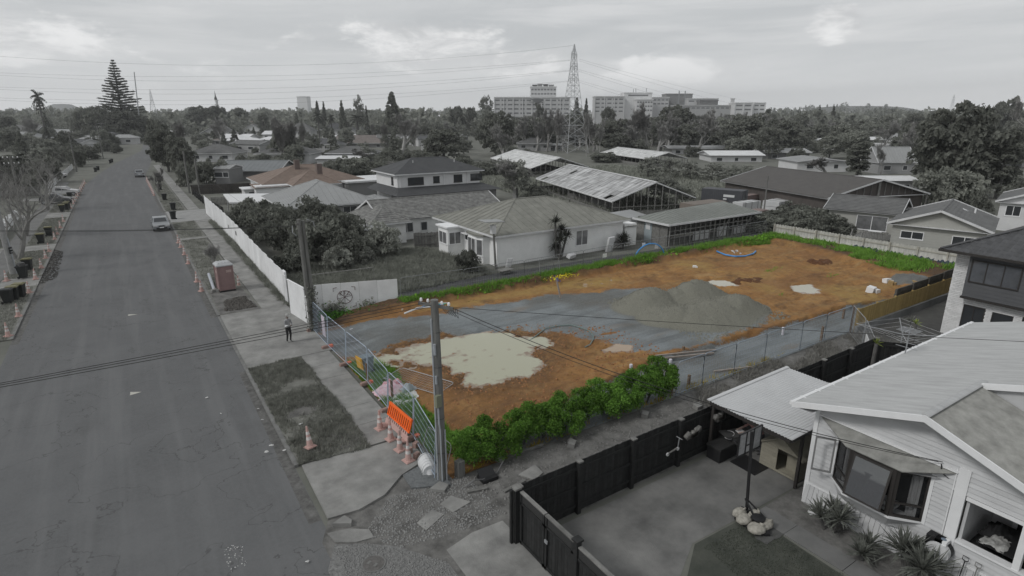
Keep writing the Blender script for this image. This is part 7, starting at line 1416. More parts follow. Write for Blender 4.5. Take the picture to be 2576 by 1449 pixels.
# plants by the bungalow
t = thing('spiky_tree', 'tall clump of spiky headed trees against the bungalow wall', 'tree', (32.9,42.4,0)); g_ = np.random.default_rng(12)
for x, y, h in ((-.35,0,3.9),(.45,.1,3.1),(.1,-.2,2.2),(.9,-.1,2.5),(-.1,.2,1.4)):
    MB().tube([(x*.3,y,0),(x,y,h-.4)], [.13,.09], 7).build('trunk', M_bark, t, world=False); mb = MB(); spikes(mb, (x,y,h-.35), 120, .95, .035, g_, .1, .5); mb.build('leaf_head', M_yucd, t, world=False)
t = thing('spiky_shrub', 'dark spiky shrub at the bungalow\'s far corner', 'shrub', (41.3,42.4,0)); mb = MB(); spikes(mb, (0,0,.5), 170, 1.35, .04, g_, .05, .3); spikes(mb, (0,0,1.0), 110, 1.0, .04, g_, .2, .3); mb.build('leaf_head', M_yucd, t, world=False); MB().tube([(0,0,0),(0,0,1)], .1, 6).build('trunk', M_bark, t, world=False)
tree('bush', (23.2,42.3), 2.4, 2.5, 'rounded dark bush left of the bungalow front', var=1, cat='bush')
# low tiled house left of it
house('tiled_house', 'long white house with patchy lichened tiles behind the bungalow', (29.6,62.6), 14.6, 7.6, 0, 2.35, 4.05, M_stuc, M_t_lich, 'gx', .55, [('S',-5.6,-4.1,.8,1.9,(.5,)),('S',-3.2,-2.4,.8,1.8),('S',-.4,.4,.9,1.8),('S',.7,1.4,.1,2.0)], True, .3)
house('tiled_house', 'front hipped wing of the lichened tile house with broken ridge', (22.3,61.0), 3.6, 7.0, 0, 2.35, 3.7, M_stuc, M_t_lich, 'hip', .5, [], True, .3); house('porch', 'flat white porch roof on the lichened tile house', (20.3,57.6), 2.2, 2.6, 0, 2.0, 2.12, M_dark, M_r_pale, 'flat', .2, [], False, cat='porch')
boardfence('old_fence', 'short weathered board fence left of the bungalow bay', (23.5,54.2), (26.5,53.4), 1.6, M_wood, .15, rails=(.4,1.3), jit=.05); boardfence('old_fence', 'short weathered board fence behind the dark bushes', (18.4,54.6), (21.4,53.8), 1.6, M_wood, .15, rails=(.4,1.3), jit=.06)
# grey iron house, carport, terracotta house
house('iron_roof_house', 'house with big grey ribbed iron hip roof behind the bushes', (20.8,78.2), 10.6, 12.2, 0, 2.6, 5.0, cmat(.22), M_r_grey, 'hip', .6, [('S',-1.6,-.6,1.2,2.2),('S',1.2,3,1.1,2.2,(.5,)),('S',3.8,4.5,1.2,2.0)], False, seam=.75); house('iron_roof_house', 'low dark rear wing of the ribbed iron roof house', (27.4,75.2), 4.2, 5, 0, 2.3, 2.9, cmat(.1), M_r_grey, 'hip', .4, [], False)
t = thing('white_carport', 'flat white carport roof at the end of the hoarding', 'carport', (13.5,86,0)); MB().slab([(10.6,82.8,2.35),(15.8,80.2,2.35),(18.2,87.4,2.5),(11.0,91,2.5)], .18).build('roof', M_r_pale, t)
for x, y in ((11,83.2),(15.4,80.8),(11.3,90),(17.2,87.2)): MB().cbox((x,y,1.1),(.12,.12,2.2)).build('post', M_offw, t)
house('terracotta_house', 'white house with dull terracotta tile hip roof', (25.6,104), 15.4, 12.5, 0, 2.8, 5.1, cmat(.42), M_t_org, 'hip', .5, [], True, .38, chim=((-1.5,-1.5,6.0),)); house('terracotta_house', 'front wing of the terracotta tile house with tall chimney', (24.8,96.8), 6.6, 6.0, 0, 2.8, 4.6, cmat(.42), M_t_org, 'hip', .5, [('S',-.9,1.4,1,2.2,(.5,)),], True, .38, chim=((1.2,-.6,5.7),)); house('porch', 'low brown porch roof on the terracotta house', (18.6,97.6), 4.8, 3.4, 0, 2.5, 2.8, cmat(.42), M_t_org, 'mono', .3, [], False, cat='porch'); house('porch', 'white flat porch roof at the terracotta house front', (16.4,99.3), 3.0, 3.0, 0, 2.1, 2.25, cmat(.35), M_r_pale, 'flat', .3, [('S',-1,.8,.9,1.8,(.5,))], False, cat='porch')
house('annex', 'flat white roofed annex right of the terracotta house', (34.4,99), 8.5, 8, 0, 2.5, 2.75, cmat(.14), M_r_pale, 'flat', .4, [], False, cat='annex')
# two storey tiled house
q = P(1206,424,5.4); TX0, TX1 = 31.2, q.x-.5
th = house('two_storey_house', 'pale two storey house with dark tiled roofs in the middle', ((TX0+TX1)/2,80.6), TX1-TX0, 8, 0, 5.35, 7.15, cmat(.40), M_t_dark, 'hip', .55, [('S',-5.0,-2.6,3.7,4.75,(.5,)),('S',-1.1,-.1,3.8,4.75),('S',2.2,3.6,3.7,4.8,(.5,)),('S',5.0,7.0,3.8,4.8,(.5,)),('W',-2.6,-1.9,3.7,4.8)], True, .34, wm=M_fr)
sk_ = MB(); zz0, zz1 = 2.75, 3.45; courses(sk_, (-Vector((TX1-TX0,0,0))/2+Vector((-1.6,-7.6,zz0))), ((TX1-TX0)/2+1.8,-7.6,zz0), ((TX1-TX0)/2+.2,-4.05,zz1), (-(TX1-TX0)/2,-4.05,zz1), .34); courses(sk_, (-(TX1-TX0)/2-1.6,4,zz0), (-(TX1-TX0)/2-1.6,-7.6,zz0), (-(TX1-TX0)/2,-4.05,zz1), (-(TX1-TX0)/2,4,zz1), .34); courses(sk_, ((TX1-TX0)/2+1.8,-7.6,zz0), ((TX1-TX0)/2+1.8,4,zz0), ((TX1-TX0)/2+.05,4,zz1), ((TX1-TX0)/2+.05,-4.05,zz1), .34); sk_.build('skirt_roof', M_t_dark, th, world=False); MB().box(-(TX1-TX0)/2-1,-6.8,0,(TX1-TX0)/2+1.2,-4.02,2.7).build('lower_wall', cmat(.12), th, world=False); MB().tube([(-3,-1.5,6.3),(-3,-1.5,6.9)], .05, 6).build('vent', M_offw, th, world=False); MB().tube([(3.5,-1.8,6.3),(3.5,-1.8,6.9)], .05, 6).build('vent', M_offw, th, world=False)
for x in (-6.2,.6,4.4): MB().tube([(x,-4.1,3.4),(x,-4.1,5.3)], .05, 6).build('downpipe', M_white, th, world=False)
# glasshouses
ROT = rad(-16.5)
def ghouse(label, c, w, L, eave, ridge, roofm, broken=True, seed=1):
    t = thing('old_glasshouse', label, 'glasshouse', (c[0],c[1],0), ROT, 'derelict glasshouses'); W, D = w/2, L/2; g_ = np.random.default_rng(seed)
    for s in (-1, 1):
        n = int(L/1.05)
        for i in range(n):
            y0 = -D+L*i/n; y1 = -D+L*(i+1)/n-.02; k = 5
            for j in range(k):
                if broken and g_.random() < .05: continue
                t0, t1 = j/k, (j+1)/k; z_ = .03*g_.random(); q = [(s*W*(1-t0),y0,eave+(ridge-eave)*t0+z_),(s*W*(1-t0),y1,eave+(ridge-eave)*t0+z_),(s*W*(1-t1),y1,eave+(ridge-eave)*t1+z_-.02),(s*W*(1-t1),y0,eave+(ridge-eave)*t1+z_-.02)]
                b = MB(); b.slab(q, .012); o = b.build('roof_panel', roofm, t, world=False)
        MB().bar((s*W,-D,eave-.05),(s*W,D,eave-.05), .14, .18).build('eave_beam', M_offw, t, world=False)
        for i in range(int(L/2.2)+1): y = -D+.05+(L-.1)*i/int(L/2.2); MB().cbox((s*(W-.06),y,eave/2),(.1,.1,eave)).build('side_post', M_wood, t, world=False)
        MB().box(s*W-.03,-D,0,s*W+.03,D,.7).build('side_board', M_wood, t, world=False)
    MB().bar((0,-D,ridge+.06),(0,D,ridge+.06), .3, .1).build('ridge_board', M_offw, t, world=False)
    for e_ in (-1, 1):
        for i in range(13):
            x = -W+w*i/12; z_ = ridge-(ridge-eave)*abs(x)/W; MB().cbox((x,e_*D,z_/2),(.1,.08,z_)).build('stud', M_wood, t, world=False)
        MB().bar((-W,e_*D,1.4),(W,e_*D,1.4), .08).build('girt', M_wood, t, world=False); MB().box(-W,e_*D-.03,0,W,e_*D+.03,.8).build('end_board', M_wood, t, world=False)
        MB().bar((-W,e_*D,eave),(0,e_*D,ridge), .1, .15).build('end_rafter', M_offw, t, world=False); MB().bar((W,e_*D,eave),(0,e_*D,ridge), .1, .15).build('end_rafter', M_offw, t, world=False)
    MB().box(-W+.3,-D+.5,0,W-.3,D-.5,.05).build('floor', M_dark, t, world=False); return t
M_gr = mat('weathered_glasshouse_roof', (.60,.605,.61), .7, vs_=1.5, col2=(.10,.098,.095), rnd=.2, det=8, stretch=(.16,1.1,.3)); M_gr2 = mat('pale_glasshouse_roof', (.54,.545,.54), .7, .18, 1.2, rnd=.15)
ax = Vector((math.sin(16.5*math.pi/180), math.cos(16.5*math.pi/180), 0)); px_ = Vector((ax.y,-ax.x,0))
c1 = Vector((57.5,71.8,0))+px_*6.3; ghouse('derelict glasshouse with streaked patchy roof behind the bungalow', c1, 12.6, 31, 2.2, 4.5, M_gr, True, 3)
c2_ = P(1410,397,4.3); c2_.z = 0; ghouse('second pale derelict glasshouse farther left', c2_+ax*17, 13.5, 34, 2.2, 4.3, M_gr2, False, 5)
c3_ = P(1655,385,3.6); c3_.z = 0; ghouse('third glasshouse roof behind the pale shrubs', c3_+Vector((8,14,0)), 12, 30, 2.0, 3.6, M_gr2, False, 7)
boardfence('old_fence', 'grey board fence between the bungalow and the glasshouse', (58.9,73.5), (56.9,59.7), 1.3, M_wood, .18, rails=(.4,1.0), jit=.05, post=3)
# shed on the drive
t = thing('open_shed', 'long open fronted shed with olive roof by the far drive', 'shed', (52,42.5,0)); SX0, SX1, SY0, SY1 = 45.8, 60.2, 40.5, 45.0
R_ = MB(); seams(R_, (SX0-.5,SY0-.4,2.42), (SX1+.4,SY0-.4,2.42), (SX1+.2,SY1+.3,3.05), (SX0+3.0,SY1-1,3.05), .6); seams(R_, (SX0-.5,SY1+.3,2.42), (SX0-.5,SY0-.4,2.42), (SX0+3,SY1-1,3.05), (SX0+3,SY1-1,3.05), .6); R_.build('roof', mat('olive_iron', (.19,.2,.185), .6, .12, .9), t); MB().bar((SX0-.5,SY0-.42,2.36),(SX1+.4,SY0-.42,2.36), .06, .2).build('fascia', M_offw, t); MB().bar((SX0-.52,SY0-.4,2.36),(SX0-.52,SY1+.3,2.36), .06, .2).build('fascia', M_offw, t)
MB().box(SX0,SY1-.08,0,SX1,SY1,2.6).build('back_wall', M_wood, t); MB().box(SX1-.06,SY0,0,SX1,SY1,2.5).build('end_wall', M_wood, t)
for i in range(19): x = SX0+.1+(SX1-SX0-.2)*i/18; MB().cbox((x,SY0,1.15),(.09,.09,2.3)).build('stud', M_wood, t)
for z_ in (.9,1.6): MB().bar((SX0,SY0-.02,z_),(SX1,SY0-.02,z_), .07).build('girt', M_wood, t)
for x in (SX0+8,SX0+12): MB().bar((x,SY0-.06,.1),(x+1.6,SY0-.06,2.2), .08).build('brace', M_wood, t)
for i in range(4): MB().box(SX0-.06,SY0+.15+1.1*i,0,SX0,SY0+1.2+1.1*i,2.3).build('end_board', M_wood if i != 2 else mat('pale_blue_door', (.28,.32,.34), .7, .1, 2), t)
for x0, x1, z1 in ((50.5,53.2,.9),(54.5,56,1.1),(57.5,59.5,.8)): MB().box(x0,41.2,0,x1,41.3,z1).build('leaning_board', M_offw, t)
MB().box(SX0-.075,SY0+2.6,1.4,SX0-.06,SY0+3.2,2.05).build('poster', M_offw, t)
tag(MB().slab([(44.5,49.5,1.3),(53,50.5,1.3),(53.5,54,1.5),(45,53,1.5)], .12).box(45,50,0,52,53,1.25).build('sheet_shelter', M_r_grey), 'low flat sheet roof in front of the brown container', 'shelter')
# containers
def container(c, rot, label, m, L=6.06):
    t = thing('shipping_container', label, 'shipping container', (c[0],c[1],0), rot, 'shipping containers'); W = 1.22
    b = MB(); n = int(L/.14)
    for s in (-1, 1):
        for i in range(n): x0 = -L/2+L*i/n; x1 = -L/2+L*(i+1)/n; o_ = .03*(i % 2); b.box(x0,s*W-.02-o_*s if s > 0 else s*W+o_,.15,x1,s*W-o_*s if s > 0 else s*W+.02+o_,2.5)
    b.build('side_wall', m, t, world=False); MB().box(-L/2,-W,2.5,L/2,W,2.6).build('roof', m, t, world=False); MB().box(-L/2,-W+.03,.1,L/2,W-.03,.2).build('floor', M_black, t, world=False)
    MB().box(-L/2-.0,-W,.15,-L/2+.04,W,2.5).build('front_wall', m, t, world=False)
    for s in (-1, 1): MB().box(L/2-.04,min(0,s*W),.15,L/2,max(0,s*W)-.01,2.5).build('door', m, t, world=False)
    for k in (-.9,-.35,.35,.9): MB().tube([(L/2+.04,k,.2),(L/2+.04,k,2.5)], .03, 6).build('lock_rod', M_galv, t, world=False)
    for s in (-1, 1):
        for e_ in (-1, 1): MB().cbox((e_*(L/2-.06),s*(W-.06),1.3),(.13,.13,2.6)).build('corner_post', m, t, world=False)
    return t
t = container((60.6,48.3), 0, 'brown shipping container behind the open shed', mat('dull_brown_steel', (.17,.145,.125), .7, .12, 2)); cq = P(1818,478,2.6); t = container((cq.x+1.3,cq.y+.6), rad(-72), 'charcoal shipping container with white lettering panels', mat('charcoal_steel', (.065,.067,.075), .6, .1, 2)); MB().box(.3,-1.262,1.6,1.9,-1.25,1.95).box(.3,-1.262,1.2,.8,-1.25,1.4).build('lettering_panel', M_offw, t, world=False)
# stacks of timber and wrapped goods in the yard
def stack(c, rot, L, W, h, m, label, n=3, name='timber_stack', cat='timber'):
    t = thing(name, label, cat, (c[0],c[1],0), rot, 'building material stacks')
    for k in range(n): MB().box(-L/2+.08*k,-W/2,h*k/n+.02,L/2-.05*k,W/2,h*(k+1)/n-.03).build('bundle', m, t, world=False)
    for x in (-L/3,0,L/3): MB().box(x-.05,-W/2-.01,0,x+.05,W/2+.01,h+.01).build('strap', M_wood, t, world=False)
    return t
M_wrap = mat('white_wrap_dull', (.48,.485,.49), .5, .08, 1); M_pinkw = mat('dull_pink_timber', (.22,.165,.155), .8, .12, 2)
p = P(1960,528); stack((p.x,p.y), .1, 5.5, 2.4, 1.5, M_wrap, 'large white wrapped timber stack by the construction yard', 2); p = P(1890,556); stack((p.x,p.y), .0, 5, 1.6, 1.4, M_pinkw, 'pinkish timber stack beside the open shed end', 4); p = P(1910,520); stack((p.x,p.y+2), .1, 4.6, 1.2, 1.6, M_pinkw, 'long pinkish rolls behind the white stack', 2); p = P(1925,506); stack((p.x,p.y), .12, 7, 1.2, 1.5, M_wood, 'pale truss bundle behind the pinkish rolls', 3); p = P(2030,513); stack((p.x,p.y), .2, 8, .5, 1.2, M_wood, 'long roof truss stack before the tiled house', 2); p = P(1880,545); stack((p.x+1,p.y+1), .0, 4, 1.6, 1.9, M_wrap, 'small white topped bundle on the pinkish stack', 1)
post('utility_pole', P(1919,552)[:], 5.6, .1, 'thin post with a box behind the open shed')
for k, (x, y, h, w, l) in enumerate(((60.5,42.6,2.4,4.2,'first dark shrub of the hedge right of the shed'),(61.5,39.6,2.7,5,'second dark shrub of the hedge'),(63,36.6,2.9,5.4,'third dark shrub of the hedge'),(64.2,33.6,3.0,5.2,'fourth dark shrub of the hedge by the deck'),(66.8,37.4,3.2,5.6,'rear dark shrub of the hedge'),(67.5,41,3.1,5.6,'rear left dark shrub of the hedge'))): tree('bush', (x,y), h, w, l, 'dark shrubs behind the pale fence', M_lf_dark, k, 'dark_shrub', 'shrub')
# house under repair with long tile roof
HX = Vector((84.5,39.0,0)); hc = HX+ax*10.8+px_*.0
rh = house('repair_house', 'long brown tiled house with stripped open gable', hc, 16.4, 21.5, ROT, 2.7, 4.85, mat('dull_brown_wall', (.085,.075,.07), .9, .2, 1), mat('grey_brown_tiles', (.105,.10,.096), .8, .12, 1), 'gy', .6, [], True, .36, fm=M_offw)
for i in range(11): x = -6+1.2*i; MB().cbox((x,-10.82,2.7+(1-abs(x)/8.8)*.95),(.1,.06,(1-abs(x)/8.8)*1.9)).build('gable_stud', M_wood, rh, world=False)
MB().cbox((0,-10.9,3.0),(.35,.15,3.4)).build('gable_post', M_wood, rh, world=False)
for x in (-8.4,-5.5,8.3): MB().cbox((x,-11.3,1.35),(.14,.14,2.7)).build('post', M_wood, rh, world=False)
p = P(1925,487); house('annex', 'flat pale roofed porch before the long tiled house', (p.x+1.5,p.y+2), 7.5, 4.5, ROT, 2.4, 2.6, cmat(.09), M_r_pale, 'flat', .4, [], False, cat='annex')
# deck house
RD = rad(-16); da = Vector((math.cos(-RD),0,0)); n_ = Vector((math.cos(rad(16)),math.sin(rad(16)),0)); s_ = Vector((-math.sin(rad(16)),math.cos(rad(16)),0))
gc_ = Vector((63.0,23.25,0)); M_gwb = mat('grey_green_boards', (.36,.36,.335), .7, .06, .8)
dh = house('deck_house', 'grey weatherboard gable house behind the pale fence', gc_+n_*5.2, 9.6, 7.3, rad(16), 2.95, 4.5, M_gwb, M_t_mid, 'gx', .5, [('W',1.0,2.9,1.55,2.3,(.5,)),('W',-3.3,-1.2,1.1,2.3,(.45,))], True, .34, wm=M_white, fm=M_offw)
for k in range(11): MB().box(-4.825,-3.64,.25+.25*k,-4.80,3.64,.25+.25*k+.235).build('weatherboard', M_gwb, dh, world=False)
MB().tube([(2.0,-2.2,3.4),(2.0,-2.2,4.1)], .08, 7).build('vent_pipe', M_white, dh, world=False); MB().cbox((1.6,-1.4,3.95),(.5,.5,.1), 0, .4).build('roof_vent', M_offw, dh, world=False)
dw = house('deck_house', 'tiled left wing of the grey gable house with sliding door', gc_+n_*10.2+s_*7.6, 6.5, 6.6, rad(16), 2.95, 4.2, M_gwb, M_t_mid, 'gy', .5, [('W',-2.6,.4,.9,2.5,(.5,))], True, .34, wm=M_white, fm=M_offw, gm=M_glass2)
t = thing('timber_deck', 'timber deck with railing and steps beside the grey house', 'deck', gc_+n_*3.2+s_*5.6, rad(16)); MB().box(-1.7,-1.6,.75,2.6,1.6,.85).build('decking', M_wood, t, world=False)
for i in range(15): MB().cbox((-1.68,-1.5+.14*i,1.25),(.04,.05,.8)).build('baluster', M_wood, t, world=False)
for i in range(6): MB().box(-1.72,-1.6,.05+.13*i,-1.68,1.6,.15+.13*i).build('skirt_slat', M_wood, t, world=False)
MB().bar((-1.7,-1.6,1.68),(-1.7,.7,1.68), .08).build('hand_rail', M_wood, t, world=False); MB().bar((-1.7,-1.6,.9),(-1.7,.7,.9), .06).build('bottom_rail', M_wood, t, world=False)
for i in range(4): MB().box(-1.7-.28*i,.75,.58-.18*i,-1.4-.28*i,1.6,.63-.18*i).build('step', M_wood, t, world=False)
for y in (.7,1.65): MB().bar((-1.6,y,1.7),(-2.6,y,.95), .07).build('stair_rail', M_wood, t, world=False); MB().cbox((-1.65,y,.95),(.09,.09,1.6)).build('stair_post', M_wood, t, world=False); MB().cbox((-2.6,y,.5),(.09,.09,1.0)).build('stair_post', M_wood, t, world=False)
q = MB(); q.box(-1.75,-1.3,1.7,-1.6,-.9,1.8).box(-1.8,-.5,1.7,-1.6,.2,1.78); tag(q.build('towels', M_white, None), 'x', 'towels'); bpy.data.objects.remove(bpy.data.objects['towels'])
p = gc_+n_*1.4+s_*5.2; tag(MB().cbox((p.x,p.y,1.76),(.3,1.2,.1), rad(16)).build('white_towels', M_white), 'white towels drying on the deck railing', 'towels')
p = P(2515,577); eh = house('right_edge_house', 'white weatherboard gable house at the right edge beyond the deck house', (p.x+5,p.y-2.6), 10, 8.4, rad(14), 3.4, 5.2, cmat(.38), M_t_mid, 'gx', .5, [('W',2.2,3.6,1.8,3.0,(.5,)),('W',-1.6,.2,1.5,2.7,(.5,))], True, .36, wm=M_white)
for k in range(12): MB().box(-5.02,-4.2,.3+.26*k,-5.0,4.2,.3+.26*k+.245).build('weatherboard', cmat(.38), eh, world=False)
t = thing('spiky_shrub', 'small dark spiky shrub beyond the grey house roof', 'shrub', (P(2521,575))[:]); mb = MB(); spikes(mb, (0,0,.7), 90, 1.5, .05, g_, .1, .3); mb.build('leaf_head', M_yucd, t, world=False); MB().tube([(0,0,0),(0,0,.7)], .1, 6).build('trunk', M_bark, t, world=False)
# bushes behind the hoarding
for k, (x, y, h, w, m_, l) in enumerate(((11.6,77,3.6,4.6,1,'pale topped bush at the far end of the hoarding'),(12.2,71,4.3,5.6,1,'broad bush behind the hoarding, second from its far end'),(12.0,65,4.8,5.6,0,'dark bush behind the hoarding middle, taller one'),(12.6,59,5.0,6.0,0,'dark bush behind the hoarding left of the ivy pole'),(13.6,54,4.8,6.0,0,'dark bush directly behind the ivy pole'),(17.0,56.5,4.7,6.0,0,'dark bush next to the weathered board fence'),(16.2,63,5.2,6.4,0,'dark bush in front of the iron roof house'),(17.6,69,3.8,5,1,'bush against the iron roof house wall'),(15.6,51.2,3.4,4.6,0,'low dark bush at the long grass edge'),(19.6,52.8,3.6,4.4,2,'pale leaved shrub before the tiled house'),(14.3,49.6,2.3,3.0,2,'small pale bush in front of the dark bushes'),(10.8,51,2.6,3.2,0,'low dark bush close behind the hoarding'),(16.8,50.2,1.9,2.6,2,'lowest pale shrub in the long grass'))): tree('bush', (x,y), h, w, l, 'bushes behind the white hoarding', (M_lf_dark, M_lf_mid, M_lf_pale)[m_], k, 'garden_bush', 'bush')
bare('multi', (5.45,58), 2.1, 'small bare sapling on the right verge', var=0)
# left front yards: picket wall, fences
t = thing('garden_wall', 'low pale block wall with white pickets left of the street', 'wall', (-12.8,84,0))
for k in range(11): MB().box(-12.95,78+2*k,0,-12.75,79.97+2*k,.95+.05*(k % 2)).build('block', M_offw, t); MB().cbox((-12.85,78+2*k,.65),(.3,.3,1.3)).build('pier', M_white, t)
boardfence('old_fence', 'dark fence across the left front yard behind the bare tree', (-12.5,127), (-30,129), 1.5, M_wood, .2, rails=(.4,1.1), post=3, jit=.05); boardfence('old_fence', 'pale paling fence beside the left footpath', (-11.2,190), (-12.2,132), 1.2, M_offw, .3, rails=(.4,1.0), post=3)
boardfence('brown_fence', 'dark brown fence right of the two close poles', (9.0,114.5), (27,111.5), 1.6, mat('brown_boards', (.055,.05,.047), .9, .2, 3, rnd=.2), .18, rails=(.4,1.2), post=3); boardfence('picket_fence', 'grey picket fence by the wide pale driveway', (10.2,99), (18.8,96), 1.2, M_wood, .2, rails=(.3,.9), post=2.5, gap=.03); boardfence('dark_rail_fence', 'black rail fence at the pole by the pale driveway', (9.2,112), (9.4,99.5), 1.1, M_blkf, .3, rails=(.4,.9), post=2.5, gap=.09); boardfence('dark_rail_fence', 'short black rail fence beside the white carport', (9.7,95), (10.3,87), 1.2, M_blkf, .3, rails=(.4,.9), post=2.5, gap=.09)
# ------------------------------------------------------------------ houses of the suburb, surveyed from the picture: column range, base row, eave row, ridge row
def fh(xl, xr, yb, ye, yr, kind, wall, roofm, label, wins=True, rot=0., depth=None, tile=True, name='suburban_house', group='suburban houses', gm=None, wr=1):
    xc = (xl+xr)/2; p = P(xc, yb); p2 = P(xr, yb); p1 = P(xl, yb); w = (p2-p1).length; ang = math.atan2(p2.y-p1.y, p2.x-p1.x); dp = depth or min(max(w*.75, 6), 11)
    v = Vector((p.x, p.y, 0)).normalized(); ez = max(1.9, ZAT(p, ye)); pr = p+v*(dp/2); rz_ = max(ez+.5, ZAT(pr, yr)); c_ = p+v*(dp/2)
    ov = .04*w; w2 = w-2*ov; ws = []
    if wins:
        n = max(2, int(w2/4.2))
        for i in range(n):
            s = -w2/2+w2*(i+.5)/n; hw = .55 if i % 2 else .85
            for st in range(1 if ez < 4.4 else 2): ws.append(('S', s-hw, s+hw, ez-1.7-2.6*st, ez-.65-2.6*st))
    return house(name, label, c_, w2, dp, ang+rot, ez, rz_, cmat(wall), roofm, kind, ov, [q for q in ws if q[3] > .1], tile, max(.34, w/26), group=group, seam=max(.6, w/14), gm=gm)
T = [
 (31,118,347,329,314,'gx',.09,M_t_mid,'dark roofed gable house at the far left behind the bare tree'),
 (25,120,364,348,331,'hip',.12,M_r_grey,'grey hip roofed house left, in front of the dark gable'),
 (0,44,373,352,347,'flat',.15,M_r_grey,'flat roofed shed at the left picture edge'),
 (135,190,346,334,325,'gx',.16,M_r_grey,'small gable house right of the dark gable on the left'),
 (260,338,352,336,322,'hip',.28,M_r_grey,'grey hip house left of the street bend'),
 (193,248,360,350,340,'gy',.2,M_r_grey,'small gable house nearest the bare tree top'),
 (122,160,318,298,291,'gx',.4,M_r_pale,'white roofed building above the left gardens'),
 (35,82,324,314,305,'gx',.2,M_r_pale,'pale flat roof left of the palm'),
 (455,487,328,313,305,'gy',.3,M_t_mid,'small pointed roof left of the far middle'),
 (447,490,333,324,314,'hip',.12,M_t_mid,'low dark roof in front of the small pointed roof'),
 (516,592,346,336,315,'gy',.27,M_t_mid,'pale gable front house with dark barge boards'),
 (567,650,330,319,305,'gx',.25,M_r_pink,'long dull pink roofed house'),
 (616,675,343,330,312,'gy',.38,M_t_mid,'white gable house with dark roof right of the pink roof'),
 (542,660,363,355,343,'hip',.14,M_r_brown,'long brown roof before the pink roofed house'),
 (495,612,407,385,363,'hip',.33,M_t_mid,'grey tiled hip house right of the street trees'),
 (731,794,351,329,308,'hip',.33,M_t_mid,'pale two storey house with dark satellite dish roof'),
 (814,894,350,326,309,'hip',.38,M_t_dark,'white two storey house with dark roof in the middle distance'),
 (894,949,341,329,316,'gy',.2,M_t_dark,'dark gable house right of the white two storey one'),
 (849,1024,363,350,340,'gx',.10,M_r_brown,'long low brown roof in the middle distance'),
 (879,979,371,362,344,'hip',.14,M_r_brown,'rounded brown hip roof before the long brown roof'),
 (661,804,412,386,365,'hip',.36,M_t_mid,'white hip house with grey tiles above the terracotta roof'),
 (831,954,410,385,367,'hip',.16,M_t_mid,'grey hip house behind bare branches'),
 (806,916,417,410,402,'gx',.3,M_r_pale,'low white roof in front of the grey hip house'),
 (574,735,452,431,403,'gx',.10,mat('green_grey_iron', (.17,.18,.185), .6, .08, .7),'grey green iron roofed house behind the terracotta house'),
 (560,600,462,424,414,'gx',.12,M_r_grey,'small lean-to roof left of the grey green iron house'),
 (1168,1204,333,311,306,'flat',.33,M_r_pale,'flat pale hut left of the dark pine'),
 (921,976,332,320,310,'gx',.3,M_r_pale,'pale shed roofs in the middle far distance'),
 (1298,1388,380,361,346,'hip',.2,M_t_mid,'dark brick house before the pylon'),
 (1295,1365,348,336,326,'hip',.34,M_r_grey,'pale house behind the dark brick house'),
 (1370,1420,379,369,366,'flat',.1,M_r_pale,'white flat porch roof beside the pylon'),
 (1668,1900,387,376,366,'gx',.36,M_r_grey,'long grey roofed hall right of the pylon'),
 (1765,1905,407,391,379,'gx',.33,M_r_pale,'hall with bright white roof in front of the long grey hall'),
 (1907,2020,400,384,373,'gx',.1,M_r_grey,'dark walled school block with grey roof'),
 (1987,2092,377,357,349,'mono',.36,M_r_pale,'pale school block with white roof'),
 (2092,2242,380,367,361,'mono',.3,M_r_grey,'long school block with a row of windows'),
 (1971,2112,432,406,395,'gy',.37,M_r_grey,'pale gable ended hall behind the dead tree'),
 (2180,2277,437,409,369,'gx',.18,M_r_grey,'building with large steep grey roof behind the ivy tree'),
 (2157,2282,480,462,443,'gx',.2,M_r_pale,'white roof behind the stripped gable'),
 (2236,2290,375,350,335,'gx',.25,M_r_grey,'small house under the big dark tree'),
 (1905,1990,330,316,308,'gx',.25,M_r_grey,'distant roofs right of the hospital'),
 (2335,2420,440,415,400,'gx',.3,M_r_grey,'house glimpsed under the big dark crown'),
 (2542,2600,420,390,368,'gx',.33,M_r_pale,'pale roofed house at the right picture edge'),
 (1060,1110,378,362,352,'hip',.3,M_r_grey,'house half hidden by the big bare tree'),
 (400,446,352,340,330,'gx',.3,M_r_grey,'roof between the street trees and the pines'),
 (668,730,350,338,329,'gx',.33,M_r_pale,'pale sheds left of the two storey house'),
 (960,1010,335,326,318,'gx',.36,M_r_pale,'white shed right of the dark gable house'),
]
for r_ in T:
    tl_ = r_[7] in (M_t_mid, M_t_dark, M_t_org); fh(*r_, tile=tl_)
